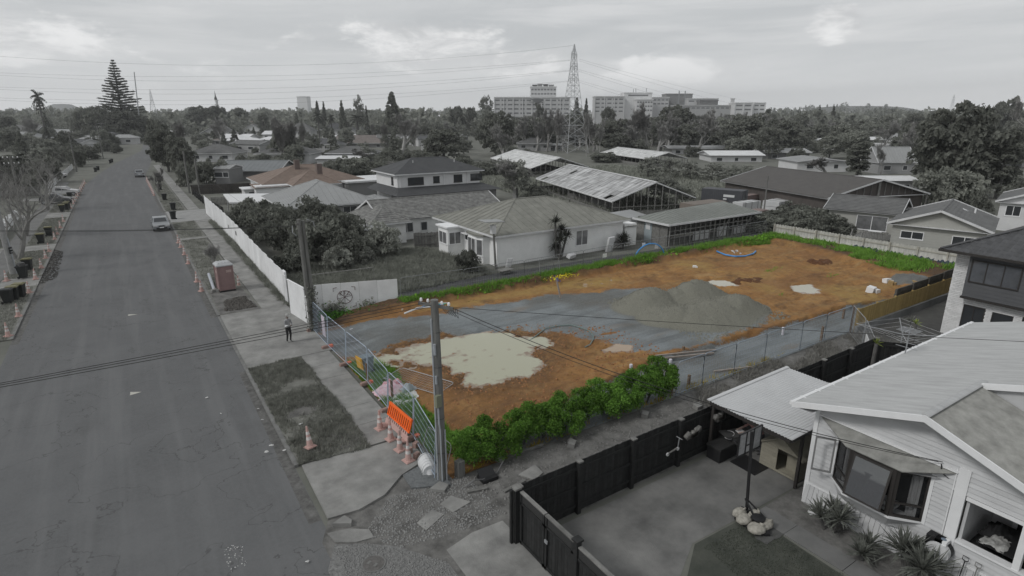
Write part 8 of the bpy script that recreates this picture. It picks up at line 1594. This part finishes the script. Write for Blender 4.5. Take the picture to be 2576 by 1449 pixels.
# ------------------------------------------------------------------ hospital
def block(name, xl, xr, yt, d, z0, dp, wall, label, rows=0, cols=0, pil=0, wz=None, parent=None, cat='building'):
    a, b_ = AT(xl, d), AT(xr, d); c_ = (a+b_)/2; w = (b_-a).length; ang = math.atan2(b_.y-a.y, b_.x-a.x); top = 13+(292-yt)/1525.6*d; v = Vector((_sa, _ca, 0)); c_ = c_+v*(dp/2)
    t = thing(name, label, cat, (c_.x,c_.y,0), ang); MB().box(-w/2,-dp/2,0,w/2,dp/2,top).build('wall', cmat(wall), t, world=False); MB().box(-w/2-.4,-dp/2-.4,top-.6,w/2+.4,dp/2+.4,top+.3).build('parapet', cmat(wall*1.1), t, world=False)
    for r_ in range(rows):
        z_ = top-2.4-3.5*r_
        for k in range(cols):
            x = -w/2+w*(k+.5)/cols; ww = w/cols*.36; o = MB().box(x-ww,-dp/2-.06,z_-.7,x+ww,-dp/2+.05,z_+.6).build('window', M_steel, t, world=False); MB().box(x-ww+.2,-dp/2-.1,z_-.5,x+ww-.2,-dp/2-.05,z_+.4).build('pane', M_glass2, o, world=False)  # paler frames and panes paint distance haze into the windows
    for k in range(pil):
        x = -w/2+w*k/max(1, pil-1); MB().box(x-.4,-dp/2-.5,0,x+.4,-dp/2,top-.6).build('pilaster', cmat(wall*1.15), t, world=False)
    return t
block('hospital_block', 1244,1432,247,520,0,16,.30,'long pale five storey hospital wing behind the pylon',5,12,9)
block('hospital_tower', 1335,1398,222,535,0,14,.33,'hospital roof storey with dark plant on top',2,8,0)
for k, (x, h) in enumerate(((1345,218),(1358,216),(1372,217),(1386,218))): block('plant_room', x-5, x+5, h, 537, 0, 6, .07+.1*(k % 2), '%s dark plant box on the hospital roof' % ['leftmost', 'second', 'third', 'rightmost'][k], cat='plant room')
t = thing('pediment', 'triangular dark pediment on the hospital front', 'pediment', AT(1352,517)); MB().prism([(-9,0),(9,0),(0,-.6)], 24, 24.5).poly([(-8,-.2,27),(8,-.2,27),(0,-.2,22.5)]).build('facing', cmat(.12), t, world=False)
block('hospital_block', 1495,1568,245,560,0,16,.30,'striped hospital wing with three pale towers',4,5,4); block('hospital_block', 1568,1637,236,565,0,20,.42,'tall blank white hospital block',1,1,0); block('hospital_block', 1600,1640,252,555,0,14,.36,'hospital block with window rows right of the white block',3,6,0)
block('hospital_block', 1673,1738,239,600,0,18,.14,'dark grey hospital plant block with chimneys',0,0,0); block('hospital_block', 1640,1680,247,590,0,18,.3,'pale link block left of the dark plant block',2,4,0); block('hospital_block', 1727,1803,250,590,0,18,.30,'low pale hospital block right of the dark plant block',1,4,0); block('hospital_block', 1758,1803,254,580,0,10,.10,'dark box wing of the hospital',0,0,0); block('hospital_block', 1700,1870,266,570,0,20,.24,'long low roofline of the hospital',1,14,0); block('hospital_block', 1846,1890,260,560,0,16,.36,'white hospital end block with dark windows',2,2,3); block('hospital_block', 1893,1922,260,565,0,16,.38,'rightmost white hospital block',2,2,2); block('hospital_chimney', 1838,1844,250,575,0,4,.28,'square chimney right of the hospital',cat='chimney')
for x, y, l in ((1590,228,'left thin mast on the white block'),(1596,226,'stubby mast on the white block'),(1622,226,'right thin mast on the white block'),(1704,232,'left chimney on the dark plant block'),(1719,232,'right chimney on the dark plant block')): q = AT(x, 575); tag(MB().tube([(q.x,q.y,20),(q.x,q.y,13+(292-y)/1525.6*575)], .5 if 'chimney' in l else .25, 6).build('antenna_mast', M_steel), l, 'mast')
block('apartment_tower', 751,776,245,1100,0,20,.45,'hazy tower block on the left horizon',0,0,0); block('church_tower', 547,550,254,500,0,2,.36,'small pale church turret on the horizon',cat='tower')  # tower wall lightened, haze put into its colour
q = AT(548.5,501); tag(MB().lathe([(1.6,0),(1.9,1.5),(.8,3.2),(.2,6.5),(.05,8)], (q.x,q.y,25.4), 10, .6, .6).build('church_dome', cmat(.08)), 'dark dome on the church turret', 'dome')
# ------------------------------------------------------------------ pylon
M_pyl = mat('pale_lattice_steel', (.46,.47,.48), .5, .1, 1)
def pylon(pos, H, label, rot, s=1., legw=None):
    t = thing('lattice_pylon', label, 'pylon', pos, rot, 'pylons'); prof = [(0,9.),(.48,4.4),(.70,2.5),(.90,1.3),(1.0,.12)] if not legw else legw
    def wd(k):
        for (a, wa), (b_, wb) in zip(prof, prof[1:]):
            if k <= b_: return wa+(wb-wa)*(k-a)/(b_-a)
        return prof[-1][1]
    lv = [0,.1,.16,.26,.36,.44,.52,.58,.63,.68,.73,.78,.83,.88,.92,.96,1.0]; r = .085*s
    cs = ((-1,-1),(1,-1),(1,1),(-1,1))
    for sx, sy in cs: MB().tube([(sx*wd(k)/2*s,sy*wd(k)/2*s,k*H) for k in lv], r*1.25, 4).build('leg', M_pyl, t, world=False)
    for a, b_ in zip(lv, lv[1:]):
        m_ = MB(); za, zb = a*H, b_*H; wa, wb = wd(a)/2*s, wd(b_)/2*s
        for i in range(4):
            p, q = cs[i], cs[(i+1) % 4]; m_.tube([(p[0]*wa,p[1]*wa,za),(q[0]*wb,q[1]*wb,zb)], r*.62, 3); m_.tube([(q[0]*wa,q[1]*wa,za),(p[0]*wb,p[1]*wb,zb)], r*.62, 3); m_.tube([(p[0]*wb,p[1]*wb,zb),(q[0]*wb,q[1]*wb,zb)], r*.62, 3)
        m_.build('bracing', M_pyl, t, world=False)
    for k, L in ((.905,1.9),(.80,1.95),(.695,2.1)):
        for sg in (-1, 1):
            a_ = MB(); w_ = wd(k)/2*s
            for sy in (-1, 1): a_.tube([(sg*w_,sy*w_,k*H),(sg*L*s,0,k*H)], r*.8, 4); a_.tube([(sg*w_,sy*w_,k*H+1.2*s),(sg*L*s,0,k*H)], r*.7, 4)
            ao = a_.build('cross_arm', M_pyl, t, world=False); MB().tube([(sg*L*s,0,k*H),(sg*L*s,0,k*H-1.7*s)], .09*s, 5).build('insulator', M_pyl, ao, world=False)
    return t
PY = AT(1440,222); PH = 13+(292-124)/1525.6*222; pr_ = math.atan2(PY.y, PY.x)-math.pi/2-rad(58)
pylon(PY, PH, 'tall lattice pylon in front of the hospital', pr_)
q = AT(388,900); pylon(q, 13+(292-228)/1525.6*900, 'small distant pylon right of the Norfolk pine', pr_, 1.4); q = AT(2390,1400); pylon(q, 13+(292-244)/1525.6*1500, 'faint pylon on the right horizon', pr_, 1.4)
def hv(x0, y0, d0, x1, y1, d1, sag, label):
    a = AT(x0, d0); a.z = 13+(292-y0)/1525.6*d0; b_ = AT(x1, d1); b_.z = 13+(292-y1)/1525.6*d1; wire([a, b_], label, r=.028, sag=sag, n=30, m=mat('grey_conductor', (.22,.225,.23), .5), group='high voltage wires', name='power_line')
for k, (yp, yl) in enumerate(((160,186),(184,220),(208,246))):
    for j in (0, 1): hv(1430,yp+j*1.5,222,-60,yl+4*j,230,3.5+j*1.2, '%s of the %s pair of power lines left of the pylon' % (('upper', 'lower')[j], ('top', 'middle', 'bottom')[k]))
for k, (yp, yr) in enumerate(((158,252),(182,264),(207,272))):
    for j in (0, 1): hv(1452,yp+j*4,222,2150-60*k,yr+2*j,1100,16+4*j, '%s of the %s pair of power lines right of the pylon' % (('upper', 'lower')[j], ('top', 'middle', 'bottom')[k]))
hv(-40,146,200,1436,127,222,5,'faint earth wire high above the left sky')
# ------------------------------------------------------------------ trees, surveyed: column, base row, top row, width in columns
def ft(kind, x, yb, yt, wpx, label, m=None, group='trees of the suburb', var=0, d=None):
    p = P(x, yb) if d is None else AT(x, d); dd = p.x*_sa+p.y*_ca; h = max(1.2, ZAT(p, yt)); w = wpx*dd/1525.6
    if kind in BARE: return bare(kind, p, h, label, group, m or M_twig, var, wid=w/ (h*.62)*h/BH[kind][var % len(BARE[kind])]*.75)
    return tree(kind, p, h, w, label, group, m, var, cat='bush' if kind == 'bush' else 'tree')
D_, M_, L_ = M_lf_dark, M_lf_mid, M_lf_pale
trees = [
 ('round',250,0,262,80,'dark spreading tree left of the Norfolk pine foot',D_,340),('round',215,0,268,60,'dark tree at the left end of the pine grove',D_,345),('round',310,0,275,100,'dark mass of tree under the Norfolk pine',D_,330),('round',350,0,285,50,'dark tree right of the Norfolk pine foot',D_,335),
 ('bush',263,340,306,36,'round clipped bush below the Norfolk pine',D_,None),('round',15,0,289,44,'dark tree at the left edge above the shed',D_,330),('cone',112,0,282,30,'conifer under the left palm',D_,320),
 ('round',405,402,296,62,'first dark street tree on the right of the road',D_,None),('round',425,432,318,84,'second dark street tree, largest on the right kerb',D_,None),('round',458,442,338,76,'third dark street tree by the two poles',M_,None),('round',392,385,300,40,'far dark street tree at the bend',D_,None),
 ('spread',402,486,418,60,'bare brown shrub on the right verge',M_twig_d,None),('bush',470,468,402,60,'bush behind the two close poles',M_,None),('bush',520,462,395,70,'dark bush right of the two poles',D_,None),('bush',560,458,392,56,'bush left of the grey green iron house',M_,None),('bush',610,420,385,44,'bush before the grey tiled hip house',D_,None),
 ('cone',988,0,229,76,'big dark cone shaped pine in the middle distance',D_,330),('cone',861,0,251,34,'dark narrow conifer in the middle distance',D_,350),('cone',800,0,252,30,'left of two far dark conifers',D_,430),('cone',816,0,254,24,'right of two far dark conifers',D_,430),('loose',905,0,236,34,'tall thin gum tree on the skyline',M_,450),('cone',745,0,283,32,'dark pointed tree above the middle roofs',D_,360),('cone',922,0,264,20,'slim conifer beside the phoenix palm',D_,340),('round',548,0,262,60,'dark tree in front of the church turret',D_,460),('round',500,0,264,70,'broad dark tree on the left skyline',D_,480),('round',600,0,268,50,'tree right of the church turret',M_,470),('round',660,0,282,34,'dark tree above the pink roof',D_,380),
 ('spread',1010,388,280,110,'large pale bare tree in the middle distance',M_twig,None),('upright',1045,388,286,70,'second pale bare tree beside the large one',M_twig,None),('round',1118,406,320,122,'broad dark tree right of the large bare tree',D_,None),('round',1250,392,276,106,'dark layered pine left of the pylon',D_,None),('round',1150,0,264,44,'dark tree behind the flat pale hut, left',D_,420),('round',1185,0,266,40,'dark tree behind the flat pale hut, right',D_,420),('loose',1222,0,238,44,'open topped gum tree beside the hospital',M_,480),
 ('bush',840,452,405,80,'bush row left of the two storey house',M_,None),('bush',900,456,408,90,'dark bush behind the annex roof',D_,None),('bush',750,372,344,60,'bush above the white hip house',D_,None),('bush',700,380,350,60,'bush behind the white hip house',M_,None),('bush',960,432,392,70,'bush left behind the two storey house',D_,None),('bush',1215,440,402,80,'bush right behind the two storey house',M_,None),('bush',1160,428,392,80,'bush behind the two storey roof',D_,None),('spread',890,414,372,80,'bare thicket in front of the grey hip house',M_twig_d,None),('spread',1000,440,400,80,'bare thicket left of the two storey roof',M_twig,None),
 ('upright',1475,394,268,52,'pale multi stemmed bare tree beside the pylon',M_twig,None),('upright',1508,392,290,48,'bare tree right of the pale multi stemmed one',M_twig,None),('round',1355,0,256,30,'dark tree before the hospital front',D_,400),('cone',1450,0,243,40,'dark conifer directly behind the pylon',D_,420),('cone',1474,0,246,28,'dark conifer right behind the pylon',D_,425),('spread',1400,384,272,60,'brown bare tree left of the pylon',M_twig_d,None),('spread',1375,382,268,60,'bare tree rising before the hospital wing',M_twig_d,None),
 ('spread',1580,384,262,90,'wide brown bare tree before the white hospital block',M_twig_d,None),('spread',1630,384,250,90,'tall brown bare tree before the white hospital block',M_twig_d,None),('upright',1560,386,300,60,'bare thicket tree right of the pylon',M_twig,None),('spread',1605,390,310,90,'pale bare thicket tree before the dark round tree',M_twig,None),('round',1690,374,261,112,'big dark round tree right of the pylon',D_,None),('round',1530,0,266,40,'dark tree in front of the striped hospital wing',D_,380),('bush',1555,384,296,60,'dark shrub mass among the bare trees',D_,None),('spread',1780,372,285,90,'bare tree right of the big dark round tree',M_twig_d,None),('spread',1860,372,288,100,'brown bare tree before the right hospital end',M_twig_d,None),('spread',1940,380,290,90,'brown bare tree above the school block',M_twig_d,None),('upright',1920,392,340,50,'pale bare tree by the school block',M_twig,None),
 ('bush',1740,395,364,52,'rounded dark bush in front of the long grey hall',D_,None),('loose',1630,448,392,70,'first pale shrub of the row behind the paddock',L_,None),('loose',1685,450,396,70,'second pale shrub of the row behind the paddock',L_,None),('loose',1735,454,402,70,'third pale shrub of the row behind the paddock',L_,None),('loose',1790,458,408,66,'fourth pale shrub of the row behind the paddock',L_,None),('loose',1840,460,412,66,'fifth pale shrub of the row behind the paddock',L_,None),('loose',1880,452,414,50,'last pale shrub of the row behind the paddock',L_,None),
 ('loose',1668,508,432,92,'bushy shrub between glasshouse and containers',L_,None),('bush',1722,506,466,60,'low dark shrub right of the glasshouse end',M_,None),('spread',1295,500,388,130,'grey bare branched tree behind the bungalow roof',M_twig,None),('loose',1300,498,398,96,'thin leaved tree tangled in the grey bare tree',L_,None),
 ('round',2387,492,251,212,'huge dark tree on the right',D_,None),('bush',2376,530,412,190,'broad lighter shrub below the huge dark tree',M_,None),('column',2505,500,318,96,'dark upright tree right of the huge tree',D_,None),('bush',2560,520,440,80,'bush at the right edge under the upright tree',M_,None),('column',2154,444,354,66,'ivy covered trunk tree above the long tile roof',D_,None),('spread',2080,440,392,100,'dead branching tree before the pale gable hall',M_twig_d,None),('upright',2215,440,352,70,'bare tree right of the ivy covered trunk',M_twig,None),('spread',2255,420,300,80,'bare limbed tree left of the huge tree',M_twig,None),
 ('spread',2585,430,150,180,'tall bare tree at the right picture edge',M_twig,None),('round',2535,0,240,70,'flat topped dark pine at the right edge',D_,300),('round',2070,0,309,50,'dark tree above the pale school block',D_,260),('cone',2060,0,268,24,'dark pointed tree on the right skyline',D_,420),('round',2130,0,318,60,'dark tree right of the school block',D_,250),('round',2180,0,300,60,'dark tree behind the ivy covered trunk',D_,300),('round',2240,0,285,60,'tree behind the bare limbed one',M_,330),('cone',2095,0,266,30,'second dark conifer on the right skyline',D_,420),('round',2015,0,283,60,'dark tree right of the hospital end',D_,340),('round',2300,0,280,60,'dark tree left behind the huge tree',M_,310),
 ('bush',60,392,352,70,'bush before the left hip house',D_,None),('bush',200,420,365,50,'bush behind the bare tree on the left',D_,None),('bush',235,372,340,40,'dark garden tree left of the street',D_,None),('bush',300,356,330,30,'small round bush at the left bend',D_,None),('bush',30,470,395,90,'dark shrubbery at the left edge',D_,None),('bush',130,460,380,80,'dark shrubbery behind the two armed pole',D_,None),('bush',345,360,325,40,'bush at the bend right of the hip house',M_,None),
 ('bush',1010,372,342,50,'bush left of the pale bare trees',M_,None),('bush',1350,500,462,70,'low shrubs behind the bungalow ridge',M_,None),('bush',1330,410,372,60,'dark shrub right of the layered pine',D_,None),('bush',1520,408,380,90,'dark undergrowth right of the pylon',D_,None),('bush',1600,404,376,80,'dark undergrowth below the bare thicket',D_,None),('bush',2455,560,470,60,'bush behind the grey house roof',D_,None)]
for i, (k, x, yb, yt, w, l, m_, d) in enumerate(trees): ft(k, x, yb or 330, yt, w, l, m_, var=i, d=d)
palm(AT(105,300), 22, 3.4, 'tall palm rising over the left gardens'); palm(AT(897,320), 12, 5.4, 'stout feathery palm before the big dark pine'); palm(AT(799,330), 13, 3, 'shaggy palm left of two above the middle roofs'); palm(AT(832,335), 12, 2.6, 'shaggy palm right of two above the middle roofs'); palm(P(18,500), 6.0, 3.6, 'arching palm at the left picture edge', None); palm(P(62,470), 5.5, 3.0, 'second arching palm near the left edge', None)
bare('street', (-9.8,70.6), 9.0, 'big bare street tree with forked trunk on the left', var=0, m=mat('pale_bare_bark', (.24,.235,.225), .95, .25, 4), wid=.95, rz=2.2); bare('street', (-10.6,84), 8.6, 'second bare street tree behind the big one on the left', var=1, m=MATS['pale_bare_bark'], wid=.85, rz=.6); bare('street', (-10.2,106), 8.8, 'third bare street tree over the parked cars', var=0, m=MATS['pale_bare_bark'], wid=.9, rz=4.0)
# Norfolk pine: whorls of level branches
def norfolk(pos, H, label):
    t = thing('norfolk_pine', label, 'tree', pos); g_ = np.random.default_rng(77); MB().tube([(0,0,0),(0,0,H*.6),(0,0,H)], [.8,.45,.06], 8).build('trunk', M_bark, t, world=False); C = []; br = MB(); n = 26
    for i in range(n):
        k = .16+.83*i/(n-1); z_ = H*k; L = H*.30*(1-k)**.72*(.85+.3*g_.random())*(1.12 if k < .72 else .8)+.25
        for j in range(7):
            a = 6.283*j/7+i*.7+g_.random()*.3; l = L*(.75+.4*g_.random()); tip = Vector((math.cos(a)*l, math.sin(a)*l, z_+l*(.08+.1*k))); br.tube([(0,0,z_), tuple(tip)], [.12,.03], 3)
            m_ = int(46+40*l/3); s = g_.random(m_)**.7; pts = np.stack([tip.x*s, tip.y*s, z_+(tip.z-z_)*s], 1); wv = (1.15-.7*s)[:, None]*np.array([1,1,.22]); C.append(pts+g_.normal(size=(m_, 3))*wv*(.16*l**.6))
    br.build('branches', M_bark, t, world=False); V, F = leafquads(np.concatenate(C), .46, g_, .6, .55); obj('foliage', npmesh('nf', V, F), M_lf_dark, t, False); return t
NP = AT(308,350); norfolk(NP, 13+(292-160)/1525.6*350, 'tall Norfolk pine standing above the left suburb')
# ------------------------------------------------------------------ the rest of the gardens and the far rise
g_ = np.random.default_rng(91); kinds = ['round', 'loose', 'bush', 'cone', 'round', 'bush']
def clear(p):
    c = np.interp(p.y, [0,140,165,203,275,413,700], [-1.8,-1.8,-.8,2.2,9,14,15]); return abs(p.x-c) > 9 and not (p.y < 160 and abs(p.x) < 14)
n_ = 0
while n_ < 90:
    x = g_.uniform(1900, 2620); d = 150+210*g_.random(); p = AT(x, d); h = 6+6*g_.random()
    if d < 185 and x < 2290: continue
    k = ('round', 'loose', 'spread', 'round', 'cone')[n_ % 5]; lb = 'one of the trees crowding behind the school blocks on the right'
    (bare(k, p, h*1.1, lb, 'trees behind the school', M_twig, n_) if k == 'spread' else tree(k, p, h*(1.2 if k == 'cone' else 1), h*(.55 if k == 'cone' else 1.05), lb, 'trees behind the school', (D_, M_, M_)[n_ % 3], n_)); n_ += 1
for n_ in range(46):
    y = 120+5.2*n_; c = np.interp(y, [0,140,165,203,275,413], [-1.8,-1.8,-.8,2.2,9,14]); x = c-13-16*g_.random(); h = 1.6+3.2*g_.random()
    tree('bush' if n_ % 4 else 'round', (x, y), h*(1 if n_ % 4 else 1.7), h*1.7, 'one of the garden shrubs lining the left side of the street', 'shrubs left of the street', (D_, M_, L_)[n_ % 3], n_)
for n_ in range(40):
    x = g_.uniform(640, 1290); d = 128+70*g_.random(); p = AT(x, d); h = 2+3*g_.random(); tree('bush', p, h, h*1.8, 'one of the dark shrubs between the middle houses', 'shrubs between the middle houses', (D_, M_)[n_ % 2], n_)
n_ = 0
while n_ < 150:
    x = g_.uniform(1270, 1990); d = 200+240*g_.random(); p = AT(x, d); h = 4+5*g_.random()+d*.006; lb = 'one of the dull shrubs and bare trees in the thicket before the hospital'; n_ += 1; (bare(('upright', 'spread')[n_ % 2], p, 9+8*g_.random(), lb, 'thicket before the hospital', M_twig, n_) if n_ % 2 else tree('bush' if n_ % 3 else 'round', p, h*(.8 if n_ % 3 else 1.4), h*1.7, lb, 'thicket before the hospital', (D_, M_, M_, L_)[n_ % 4], n_))
n_ = 0
while n_ < 260:
    x = g_.uniform(-40, 2620); d = 140+260*g_.random()**.8; p = AT(x, d)
    if not clear(p): continue
    if 1290 < x < 1960 and d < 215: continue
    if 900 < x and d < 165: continue
    k = kinds[g_.integers(len(kinds))]; h = {'round': 6.5, 'loose': 6, 'bush': 3.6, 'cone': 9}[k]*(.7+.7*g_.random()); w = h*{'round': 1., 'loose': .95, 'bush': 1.3, 'cone': .5}[k]
    if k != 'bush' and h > 9.5 and d < 300: h *= .75
    if 1290 < x < 1960 and n_ % 3 or n_ % 7 == 0:
        bare(('spread', 'upright')[n_ % 2], p, 9+6*g_.random(), 'one of the bare brown trees massed among the far gardens', 'bare trees among far gardens', (M_twig, M_twig_d)[n_ % 2], n_); n_ += 1; continue
    tree(k, p, h, w, 'one of the small leafy trees filling gardens between the far roofs', 'garden trees between far roofs', (D_, M_, M_, L_)[g_.integers(4)], n_); n_ += 1
n_ = 0
while n_ < 60:
    x = g_.uniform(-20, 2620); d = 210+330*g_.random(); p = AT(x, d)
    if not clear(p) or 1240 < x < 1930: continue
    pp = P(x, 292+13*1525.6/d); w = g_.uniform(9, 16); h = g_.uniform(2.6, 3.2)
    house('suburban_house', 'one of the small far houses among garden trees', p, w, w*.6, math.atan2(p2.y if False else -_sa, _ca)+g_.uniform(-.5, .5), h, h+g_.uniform(1.2, 2.), cmat((.2,.3,.38,.12)[g_.integers(4)]), (M_t_mid, M_r_grey, M_r_pale, M_r_brown, M_t_dark)[g_.integers(5)], ('hip', 'gx')[g_.integers(2)], .4, [('S',-w*.3,-w*.12,1,2.1),('S',w*.1,w*.28,1,2.1)], False, group='small far houses', seam=2.5); n_ += 1
# gentle rise and hills behind
def rise(x, y):
    d = x*_sa+y*_ca; l = (x*_ca-y*_sa)/np.maximum(d, 1); z_ = -2+np.clip((d-400)/900, 0, 1)*13+2.0*fbm(x, y, .006, 3, 50)*np.clip((d-400)/400, 0, 1)
    col = 1288+l*1525.6
    def bump(x0, w_, px, dist, sp): return (px/1525.6*dist)*np.exp(-((col-x0)/w_)**4)*np.exp(-((d-dist)/sp)**2)
    z_ += bump(160, 55, 31, 2900, 250)+bump(2170, 170, 24, 2300, 500)+bump(2080, 120, 10, 1700, 300)+bump(2550, 120, 14, 2400, 400)
    return z_
na, nd = 300, 90; th_ = np.linspace(-.95, .95, na); dd = 380*(3300/380)**np.linspace(0, 1, nd); T_, DD = np.meshgrid(np.tan(th_), dd, indexing='ij'); hx_ = _sa*DD+_ca*DD*T_; hy_ = _ca*DD-_sa*DD*T_; hz_ = rise(hx_, hy_); ii = np.arange(na*nd).reshape(na, nd)
struct(obj('hills', npmesh('hills', np.stack([hx_, hy_, hz_], -1).reshape(-1, 3), np.stack([ii[:-1,:-1], ii[1:,:-1], ii[1:,1:], ii[:-1,1:]], -1).reshape(-1, 4), True), mat('far_hill_scrub', (.065,.067,.06), 1, vs_=.02, col2=(.13,.132,.12), det=8)))
n = 3000; xx = g_.uniform(-120, 2700, n); d = 400+1500*g_.random(n)**1.6; lat = (xx-1288)/1525.6*d; px2 = _sa*d+_ca*lat; py2 = _ca*d-_sa*lat
keep = ~((xx > 1240) & (xx < 1930) & (d < 640)); px2, py2, d = px2[keep], py2[keep], d[keep]; n = len(d); hh = 8+9*g_.random(n)**1.5+3*(fbm(px2, py2, .02, 3, 60)); zb = rise(px2, py2); k = 42
q = g_.normal(size=(n, k, 3)); q /= np.linalg.norm(q, axis=2, keepdims=True); q[:, :, 2] = np.abs(q[:, :, 2]); w_ = hh*(.35+.3*g_.random(n)); sq = np.where(g_.random(n) < .2, 1, 0)
hgt = q[:, :, 2]; rad_ = np.where(sq[:, None] == 1, (1-hgt)*.6, 1.)
C = np.stack([px2[:, None]+q[:, :, 0]*w_[:, None]*rad_, py2[:, None]+q[:, :, 1]*w_[:, None]*rad_, zb[:, None]+hh[:, None]*(.25+.75*hgt*(.8+.4*g_.random((n, k))))], -1).reshape(-1, 3)
V, F = leafquads(C, np.repeat(hh*.16, k), g_, .4, .7); o = obj('distant_woodland', npmesh('wood', V, F), M_lf_mid); o['kind'] = 'stuff'; o['label'] = 'grey band of trees along the far horizon'; o['category'] = 'woodland'
# far pale roofs on the rise
for i in range(34):
    x = g_.uniform(380, 2500); d = g_.uniform(520, 1500); lat = (x-1288)/1525.6*d; p = Vector((_sa*d+_ca*lat, _ca*d-_sa*lat, 0)); w = g_.uniform(12, 26); z_ = float(rise(np.array(p.x), np.array(p.y))); h = g_.uniform(5, 9)
    if 1240 < x < 1930 and d < 650: continue
    t = thing('distant_building', 'one of the tiny pale roofs in the far band of trees', 'house', (p.x,p.y,z_), -HEAD+g_.uniform(-.4,.4), 'tiny far roofs'); MB().box(-w/2,-5,0,w/2,5,h).build('wall', cmat((.3,.4,.2)[i % 3]), t, world=False); b = MB(); b.quad((-w/2-.4,-5.4,h),(w/2+.4,-5.4,h),(w/2+.4,0,h+2.2),(-w/2-.4,0,h+2.2)); b.quad((w/2+.4,5.4,h),(-w/2-.4,5.4,h),(-w/2-.4,0,h+2.2),(w/2+.4,0,h+2.2)); b.build('roof', (M_r_pale, M_r_grey, M_t_mid)[i % 3], t, world=False)
# ------------------------------------------------------------------ thin haze over the suburb
m = bpy.data.materials.new('thin_haze'); m.use_nodes = True; nt = m.node_tree; nt.nodes.clear(); o_ = nt.nodes.new('ShaderNodeOutputMaterial'); v_ = nt.nodes.new('ShaderNodeVolumePrincipled')
v_.inputs['Color'].default_value = (.93,.95,.97,1); v_.inputs['Density'].default_value = 0.00024; v_.inputs['Anisotropy'].default_value = .2; nt.links.new(v_.outputs[0], o_.inputs['Volume'])
hz = MB().box(-3600,-3600,-60,3600,3600,160).build('haze', m); hz['kind'] = 'stuff'; hz['label'] = 'thin pale haze in the air over the suburb'; hz['category'] = 'haze'
